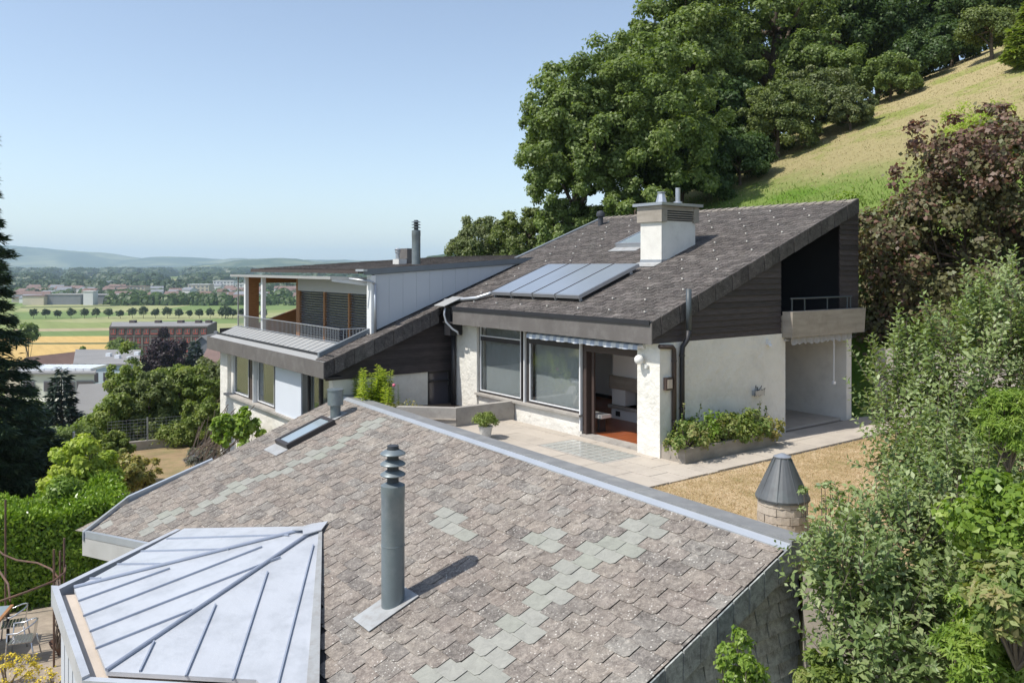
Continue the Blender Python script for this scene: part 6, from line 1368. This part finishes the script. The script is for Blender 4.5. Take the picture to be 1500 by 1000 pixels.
for i, (px, Y, hh, wp) in enumerate(((20, 66, 575, 110), (150, 60, 600, 110), (230, 62, 590, 120), (300, 66, 570, 110), (330, 52, 560, 60))):
    ptree('slope_tree', ['tree mass low on the slope behind the spruce', 'tree mass low on the slope below the grey-roofed house', 'tree mass low on the slope behind the light green tree', 'tree mass low on the slope behind the yellowish green tree', 'tree mass peeping out at the wall of the left wing'][i], px, hh, 720, Y, wp, 'leaf_forest', 160+i, ncl=50, cr=.3, npl=220, size=.24)
# shrubs of the lower garden
def gshrub(name, label, px, py_t, py_b, Y, wpx, mat, seed, cat='shrub', **k):
    s = Y/F; x = (px-750)*s; zt_ = CZ-(py_t-HY)*s; zb = CZ-(py_b-HY)*s; rz = (zt_-zb)/2; rx = wpx*s/2
    base = Vector((x, Y, min(zb, GZ) if k.pop('ground', True) else zb)); root = thing(name, base, label, cat, k.pop('group', None)); sg = k.pop('singles', 0); sm = k.pop('smat', None)
    P, D, Nn, Lh, Wd, tone, cc = clumpy((x, Y, zb+rz), (rx, k.pop('ry', rx), rz), k.pop('ncl', 50), k.pop('cr', .3), k.pop('npl', 300), k.pop('size', .08), k.pop('asp', .6), seed, **k)
    mb = MB()
    for q in cc[::max(1, len(cc)//16)]: q = Vector(q); mb.tube([base, base.lerp(q, .55)+Vector((0, 0, .1*rz)), q], [.035*max(.4, rz), .02*max(.4, rz), .005], 5)
    mb.build('stems', 'twig', root); leaves(P, D, Nn, Lh, Wd, tone, 'foliage', mat, root, singles=sg, single_mat=sm)
    return root
gshrub('lime_shrub', 'bright yellow-green shrub between the spruce and the lower lawn', 118, 640, 770, 22, 100, 'leaf_lime', 170, ncl=90, cr=.19, npl=150, size=.13, jag=.5)
gshrub('lime_shrub', 'upper tuft of yellow-green leaves just above the laurel hedge', 92, 690, 790, 20, 60, 'leaf_bright', 171, ncl=40, cr=.3, npl=240, size=.10)
gshrub('yellow_shrub', 'small shrub with yellowing leaves at the edge of the lower lawn', 188, 660, 745, 24, 84, 'leaf_yellowing', 172, ncl=80, cr=.19, npl=110, size=.11, jag=.5)
gshrub('yellow_shrub', 'thin yellowish shrub left of the roof corner', 158, 680, 760, 23, 30, 'leaf_yellowing', 173, ncl=24, cr=.33, npl=130, size=.09)
gshrub('lavender', 'grey-green lavender clump near the stick pile', 300, 655, 690, 27.5, 58, 'leaf_lavender', 174, ncl=60, cr=.22, npl=120, size=.12, asp=.18, ry=.5, up=1.0)
gshrub('grape_vine', 'bright green vine climbing the corner of the left wing', 346, 598, 662, 25.5, 74, 'leaf_bright', 175, ncl=60, cr=.18, npl=34, size=.15, asp=.9, jag=.9, ry=.5)
# laurel hedge: boxy crown
def hedge(name, label, pts, z0, z1, wd, mat, n, size, seed):
    r_ = np.random.default_rng(seed); A_, B_ = Vector(pts[0]), Vector(pts[1]); d = (B_-A_); Ln = d.length; d.normalize(); s = Vector((-d.y, d.x, 0))
    root = thing(name, (A_+B_)/2+Vector((0, 0, z0)), label, 'hedge')
    u = r_.uniform(0, Ln, n); v = r_.uniform(-1, 1, n); wv = r_.uniform(0, 1, n); face = r_.random(n)
    top = face < .45; v = np.where(top, v, np.where(r_.random(n) < .6, -1, 1)*r_.uniform(.75, 1.05, n)); wv = np.where(top, r_.uniform(.9, 1.03, n), wv)
    lump = .09*np.sin(u*2.1+seed)+.08*np.sin(u*4.7+v*2)+.06*np.sin(v*5+u)
    C = np.array([[*(A_+d*float(a)+s*float(b*wd/2)), 0] for a, b in zip(u, v)])[:, :3]; C[:, 2] = z0+(z1-z0)*wv+lump+r_.normal(size=n)*.05; C[:, :2] += (r_.normal(size=(n, 2))*.07)
    base_n = np.where(top[:, None], np.array([[0, 0, 1.]]), np.sign(v)[:, None]*np.array([[s.x, s.y, .3]]))
    Nn = unit(base_n+r_.normal(size=(n, 3))*.6); D = unit(np.cross(Nn, r_.normal(size=(n, 3)))+np.array([0, 0, .7]))
    mb = MB()
    for i in range(12): p = A_+d*(Ln*(i+.5)/12); mb.tube([p+Vector((0, 0, z0)), p+Vector((0, 0, (z0+z1)/2)), p+s*.2+Vector((0, 0, z1-.15))], [.04, .03, .01], 5)
    mb.build('stems', 'twig', root)
    core = MB(); core.prism([A_+s*wd*.36+Vector((0, 0, z0)), A_-s*wd*.36+Vector((0, 0, z0)), B_-s*wd*.36+Vector((0, 0, z0)), B_+s*wd*.36+Vector((0, 0, z0))], (0, 0, (z1-z0)*.86)); core.build('shade_core', 'hedge_core', root)  # solid block whose near-black colour stands in for shade between the leaves
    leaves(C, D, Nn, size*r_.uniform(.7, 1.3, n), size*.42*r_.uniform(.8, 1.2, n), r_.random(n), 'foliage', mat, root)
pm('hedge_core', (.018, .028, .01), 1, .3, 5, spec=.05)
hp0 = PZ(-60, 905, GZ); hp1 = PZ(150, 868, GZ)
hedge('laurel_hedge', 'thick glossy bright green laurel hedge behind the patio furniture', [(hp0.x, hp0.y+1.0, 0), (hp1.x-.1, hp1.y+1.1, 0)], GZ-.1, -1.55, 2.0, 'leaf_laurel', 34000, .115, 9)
gshrub('laurel_bush', 'bright green laurel dome at the right end of the hedge, beside the roof corner', 122, 738, 870, 19.4, 74, 'leaf_laurel', 176, ncl=70, cr=.28, npl=260, size=.11, asp=.45)
gshrub('laurel_bush', 'glossy green bush rising at the left end of the hedge', 25, 750, 880, 19.2, 96, 'leaf_laurel', 177, ncl=70, cr=.28, npl=240, size=.11, asp=.45)

# ================================================================== wooded slope on the right and behind the house
F_ = [('walnut_tree', 'big broad light green tree standing above the house roof', 918, 66, 345, 42, 285, 'leaf_forest', 200, dict(ncl=430, cr=.105, npl=230, size=.19, jag=.42, trunk_r=.3)),
      ('walnut_tree', 'left lobe of trees bulging toward the sky beside the big broad tree', 842, 100, 340, 40, 155, 'leaf_forest', 201, dict(ncl=250, cr=.12, npl=190, size=.18, jag=.45)),
      ('forest_tree', 'tall tree cut by the upper edge of the picture above the big broad tree', 1005, -50, 200, 50, 140, 'leaf_forest', 202, dict(ncl=180, cr=.155, npl=209, size=.24, jag=.5)),
      ('forest_tree', 'dark tree in the middle of the wood beside the meadow edge', 1045, 120, 300, 49, 150, 'leaf_forest_dark', 203, dict(ncl=180, cr=.155, npl=231, size=.23)),
      ('oak_tree', 'oak with thick dark limbs and gaps of sky at the top of the picture', 1130, -60, 150, 56, 190, 'leaf_forest', 204, dict(ncl=160, cr=.155, npl=198, size=.25, jag=.5, trunk_r=.5, limbs=16)),
      ('forest_tree', 'dense dark tree right of the oak', 1225, -50, 120, 60, 190, 'leaf_forest_dark', 205, dict(ncl=220, cr=.155, npl=231, size=.27)),
      ('forest_tree', 'dense dark tree near the upper right part of the wood', 1320, -60, 115, 62, 180, 'leaf_forest_dark', 206, dict(ncl=220, cr=.155, npl=231, size=.27)),
      ('forest_tree', 'dark tree at the far right end of the wood', 1420, -70, 90, 62, 200, 'leaf_forest_dark', 207, dict(ncl=220, cr=.155, npl=220, size=.27)),
      ('forest_tree', 'shaded tree at the lower end of the wood, left of the meadow', 1000, 205, 330, 42, 150, 'leaf_forest_dark', 208, dict(ncl=160, cr=.155, npl=209, size=.19)),
      ('forest_tree', 'tree between the oak and the big broad tree', 1062, 40, 200, 55, 120, 'leaf_forest', 209, dict(ncl=140, cr=.155, npl=220, size=.24, jag=.4)),
      ('fruit_tree', 'small grey-green fruit tree standing alone at the top of the meadow', 1452, 12, 72, 50, 92, 'leaf_olive', 210, dict(ncl=50, cr=.28, npl=320, size=.17, trunk_r=.14)),
      ('hedge_shrub', 'pale grey-green shrub in the middle of the row along the meadow', 1195, 100, 185, 48, 110, 'leaf_shrub', 211, dict(ncl=119, cr=.19, npl=230, size=.16, jag=.55)),
      ('hedge_shrub', 'round light green shrub, lowest right of the row along the meadow', 1245, 130, 184, 45.5, 66, 'leaf_shrub', 212, dict(ncl=85, cr=.19, npl=230, size=.13, jag=.55)),
      ('hedge_shrub', 'dark shrub at the upper end of the row along the meadow', 1305, 84, 142, 50, 84, 'leaf_forest', 213, dict(ncl=85, cr=.19, npl=230, size=.16, jag=.55)),
      ('hedge_shrub', 'wide olive shrub left in the row along the meadow', 1140, 118, 225, 46, 110, 'leaf_olive', 214, dict(ncl=136, cr=.19, npl=230, size=.16, jag=.55)),
      ('hedge_shrub', 'dark shrub at the foot of the row, by the shaded grass', 1085, 190, 262, 43, 90, 'leaf_forest_dark', 215, dict(ncl=60, cr=.3, npl=340, size=.16)),
      ('hedge_shrub', 'olive tree-like shrub above the wide olive shrub', 1200, 40, 125, 53, 120, 'leaf_forest', 216, dict(ncl=119, cr=.19, npl=230, size=.2, jag=.55)),
      ('roof_side_shrub', 'grey-green bush at the left end of the trees, above the left wing roof', 705, 314, 392, 46, 104, 'leaf_shrub', 217, dict(ncl=160, cr=.155, npl=176, size=.15, jag=.35)),
      ('roof_side_shrub', 'olive green bush between the grey-green bush and the big broad tree', 775, 296, 392, 44, 104, 'leaf_olive', 218, dict(ncl=140, cr=.155, npl=143, size=.15)),
      ('roof_side_shrub', 'dark green bush directly behind the far ridge end', 838, 290, 370, 40, 110, 'leaf_forest', 219, dict(ncl=140, cr=.155, npl=187, size=.15)),
      ('roof_side_shrub', 'leafy bush behind the white chimney', 930, 270, 360, 38, 130, 'leaf_forest', 220, dict(ncl=140, cr=.155, npl=187, size=.15)),
      ('forest_tree', 'tree filling the wood behind the big broad tree', 925, 40, 260, 52, 120, 'leaf_forest', 221, dict(ncl=140, cr=.155, npl=187, size=.24, jag=.5))]
for nm, lb, px, pt_, pb_, Y, wp, mt, sd, kk in F_: ptree(nm, lb, px, pt_, pb_, Y, wp, mt, sd, cat='shrub' if 'shrub' in nm else 'tree', **kk)
for i, (px, t_, b_2, Y) in enumerate(((1030, 20, 260, 66), (1180, 60, 220, 70), (1290, -20, 160, 74), (1400, -30, 130, 74), (1490, -40, 120, 70), (1560, -40, 140, 62))):
    ptree('forest_tree', 'dark tree deep in the wood '+['behind the tall leafy top', 'behind the row of shrubs', 'behind the dense dark tree', 'above the fruit tree, left', 'above the fruit tree, right', 'at the right border'][i], px, t_, b_2, Y, 190, 'leaf_forest_dark', 230+i, ncl=80, cr=.28, npl=300, size=.34)
for i, (px, t_, Y, wp) in enumerate(((1345, 50, 54, 90), (1395, 30, 56, 90), (1300, 20, 60, 110))):
    ptree('crest_shrub', 'dark shrub on the crest '+['at the upper end of the shrub row', 'just left of the fruit tree', 'behind the upper end of the shrub row'][i], px, t_, 120, Y, wp, 'leaf_forest_dark', 280+i, cat='shrub', ncl=60, cr=.3, npl=300, size=.2)
# rough grass on the meadow
n = 60000; r_ = np.random.default_rng(12); X = r_.uniform(4, 34, n); Y = r_.uniform(26, 56, n); b = .8*X+.6*Y; k = (b > 24) & (X/Y > .15); X, Y, b = X[k], Y[k], b[k]; n = len(X)
Z = hgt(X, Y); green = (b < 33+r_.normal(size=n)*1.2)
C = np.stack([X, Y, Z-.03], 1); D = np.stack([r_.normal(size=n)*.5, r_.normal(size=n)*.5, np.ones(n)], 1)
leaves(C[green], D[green], rdir(green.sum()), r_.uniform(.10, .28, green.sum()), r_.uniform(.02, .05, green.sum()), r_.random(green.sum()), 'long_grass', 'grass_green', None, kind='stuff', bend=.3)
g2 = ~green; g2 &= r_.random(n) < .6
leaves(C[g2], D[g2], rdir(g2.sum()), r_.uniform(.05, .14, g2.sum()), r_.uniform(.02, .04, g2.sum()), r_.random(g2.sum()), 'dry_meadow_grass', 'meadow_blade', None, kind='stuff', bend=.3)

# ================================================================== right-hand garden, near
tree('purple_hazel', 'large copper-leaved hazel behind the balcony corner at the right', 'shrub', (13.3, 23.5, -.1), (13.4, 23.6, 4.0), (3.5, 3.2, 3.9), 'leaf_hazel', 170, .18, 260, .14, 240, asp=.85, trunk_r=.12, limbs=16, jag=.4, low=-.95)
tree('purple_hazel', 'upright dark red top shoots of the copper hazel against the meadow', 'shrub', (13.6, 22.6, 1), (13.5, 22.8, 6.6), (3.0, 2.2, 2.0), 'leaf_hazel_top', 110, .13, 60, .13, 241, asp=.85, trunk_r=.06, limbs=20, jag=.35, low=-.3)
tree('purple_hazel', 'left lobe of the copper hazel touching the balcony', 'shrub', (11.9, 24.6, -.1), (11.9, 24.6, 3.0), (1.55, 1.6, 3.3), 'leaf_hazel', 70, .26, 260, .12, 242, asp=.85, trunk_r=.08, limbs=12, jag=.4, low=-.95)
tree('bright_bush', 'bright green leafy bush just behind the upper roof corner', 'shrub', (10.3, 25.5, 1.5), (10.4, 25.6, 5.2), (1.0, 1.0, 1.2), 'leaf_bright', 36, .3, 200, .12, 243, asp=.7, trunk_r=.05, limbs=8)
tree('sapling', 'light green feathery sapling on the meadow above the copper hazel', 'tree', (18.3, 32, gz(18.3, 32)), (18.3, 32, 8.9), (1.8, 1.8, 1.7), 'leaf_lime', 60, .22, 110, .12, 244, asp=.35, trunk_r=.05, limbs=12, jag=.5)
conifer('thuja', 'slim bright green columnar conifer at the right border, top of the meadow', 27.3, 43, gz(27.3, 43), 18, 1.2, 'leaf_mid', 245, 24, 160, .35, droop=-.3, wn=.5)
def shooty(name, label, base, spots, mat, seed, n_sh, sh_len, leaf, nleaf, up=1.1, singles=0, smat=None, cat='tree', spread=.6, asp=.52, tr=.07, out=.5):
    """fruit tree: limbs that carry many upright shoots with leaves set alternately along them"""
    r_ = np.random.default_rng(seed); base = Vector(base); root = thing(name, base, label, cat)
    Cs, Ds, Ns, Ls, Ts = [], [], [], [], []; tw = MB(); tk = MB(); cen = sum((Vector(s[0]) for s in spots), Vector())/len(spots)
    fork = base.lerp(cen, .4); fork.z = base.z+(cen.z-base.z)*.3; tk.tube([base-Vector((0, 0, .2)), base.lerp(fork, .5)+Vector((.05, .03, 0)), fork], [tr*1.2, tr, tr*.85], 10)
    for (c, rad, w_) in spots:
        c = Vector(c); tk.tube([fork, fork.lerp(c, .5)+Vector((0, 0, -.08)), c], [tr*.6, tr*.4, tr*.15], 7)
        for i in range(int(n_sh*w_)):
            d = unit(r_.normal(size=(1, 3)))[0]*r_.uniform(.25, 1)**.5; p = c+Vector((d[0]*rad[0], d[1]*rad[1], d[2]*rad[2]))
            g = Vector((d[0]*out+r_.normal()*.28, d[1]*out+r_.normal()*.28, up*r_.uniform(.35, 1.2)+d[2]*.5)).normalized(); ln = sh_len*r_.uniform(.45, 1.25); e = p+g*ln+Vector((r_.normal()*.04, r_.normal()*.04, 0))
            if i % 2 == 0: tw.tube([c.lerp(p, .6), p, p.lerp(e, .5)+g.cross(Vector((0, 0, 1)))*.03, e], [.008, .006, .004, .002], 4, caps=False)
            m_ = max(5, int(nleaf*ln/sh_len)); side = g.cross(Vector((r_.normal(), r_.normal(), r_.normal()))).normalized(); sd2 = g.cross(side); tn = r_.uniform(0, .5)
            for j in range(m_):
                f = (j+r_.uniform(-.3, .3))/m_; an = j*2.4+r_.uniform(-.4, .4); o_ = side*math.cos(an)+sd2*math.sin(an); dd = o_*.85+g*(.35+.5*f)+Vector((0, 0, -.12))
                Cs.append(p.lerp(e, max(0, min(1, f)))+o_*.008); Ds.append(dd); Ns.append(g*.9-o_*.3+Vector((r_.normal(), r_.normal(), r_.normal()))*.35+Vector((0, 0, .3))); Ls.append(leaf*r_.uniform(.65, 1.2)*(1.05-.45*f)); Ts.append(min(.99, tn+r_.uniform(0, .35)+.2*f))
    tk.build('trunk', 'bark', root, smooth=True); tw.build('shoots', 'twig', root, kind='stuff')
    Ls = np.array(Ls); leaves(np.array(Cs), np.array(Ds), np.array(Ns), Ls, Ls*asp, np.array(Ts), 'foliage', mat, root, singles=singles, single_mat=smat, bend=.12)
    return root
def PP(px, py, Y): return tuple(PY(px, py, Y))
shooty('apple_tree', 'apple tree with grey-green leaves leaning over the corner of the foreground roof', (5.9, 9.2, -3.4), [(PP(1330, 820, 9.6), (.95, .9, .75), 1), (PP(1240, 850, 9.0), (.45, .6, .55), .42), (PP(1310, 940, 8.8), (.8, .7, .65), .85), (PP(1420, 760, 9.8), (.8, .8, .8), .8), (PP(1400, 900, 9.0), (.8, .7, .7), .5)], 'leaf_apple', 250, 290, .44, .125, 16, singles=300, smat='leaf_apple_single')
shooty('apple_tree', 'second apple tree with tall upright shoots in front of the balcony and copper hazel', (8.2, 13.2, -.1), [(PP(1350, 630, 13.2), (.8, .9, .85), .7), (PP(1430, 560, 13), (1.05, .9, 1.1), 1.2), (PP(1315, 560, 13.6), (.4, .6, .7), .28), (PP(1400, 690, 12), (1.1, .9, .8), .9), (PP(1490, 480, 13), (.8, .8, .9), .8), (PP(1390, 735, 11.5), (.6, .6, .5), .4)], 'leaf_apple', 251, 240, .68, .135, 20, up=1.6)
gshrub('feathery_conifer', 'bright yellow-green feathery conifer tip among the apple leaves at the right border', 1478, 560, 690, 9.5, 84, 'leaf_bright', 260, cat='conifer', ncl=60, cr=.26, npl=260, size=.07, asp=.18, up=.9, ground=False)
gshrub('broadleaf_shrub', 'shrub with large light green leaves at the right border below the feathery conifer', 1500, 690, 860, 7.6, 200, 'leaf_bright', 261, ncl=60, cr=.26, npl=110, size=.075, asp=.75, ground=False, singles=200, smat='leaf_bright_single')
gshrub('bamboo_like_shrub', 'bright green narrow-leaved shrub in the bottom right corner', 1475, 880, 1080, 7.4, 210, 'leaf_bright', 262, ncl=110, cr=.18, npl=200, size=.075, asp=.28, up=.8, ground=False, jag=.5)
gshrub('bamboo_like_shrub', 'narrow-leaved bright green shrub right of the middle on the right border', 1490, 800, 980, 7.0, 150, 'leaf_vine', 263, ncl=60, cr=.2, npl=150, size=.085, asp=.5, up=.8, ground=False, jag=.5)
gshrub('bamboo_like_shrub', 'low bright green narrow-leaved shrub at the foot of the slate-hung wall', 1225, 962, 1090, 8.6, 110, 'leaf_mid', 264, ncl=70, cr=.22, npl=160, size=.08, asp=.4, up=.8, ground=False, jag=.5)
gshrub('climbing_plant', 'yellow-green climber growing up the slate-hung wall at the bottom', 1085, 928, 1040, 8.3, 70, 'leaf_bright', 265, ncl=34, cr=.24, npl=42, size=.06, asp=.6, ry=.2, jag=.8, singles=100, smat='leaf_bright_single')
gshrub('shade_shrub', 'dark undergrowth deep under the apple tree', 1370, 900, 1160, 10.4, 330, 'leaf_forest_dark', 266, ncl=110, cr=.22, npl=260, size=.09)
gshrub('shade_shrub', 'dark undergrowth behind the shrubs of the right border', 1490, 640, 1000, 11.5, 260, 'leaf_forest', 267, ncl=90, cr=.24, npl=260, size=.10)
gshrub('thin_shrub', 'thin light shoots standing on the dry lawn in front of the apple tree', 1215, 700, 800, 11.3, 90, 'leaf_apple', 268, ncl=26, cr=.2, npl=24, size=.07, up=1, jag=.6)
# grey garden wall far right behind the apple shoots
gw2 = thing('garden_wall', W(9.0, 21.6, 0), 'shaded grey wall behind the apple shoots right of the porch', 'wall'); mb = MB(); mb.box(3.0, 11.9, 21.3, 21.5, -.3, 1.9); mb.build('wall_body', 'concrete', gw2)
# stray branches at the low wall
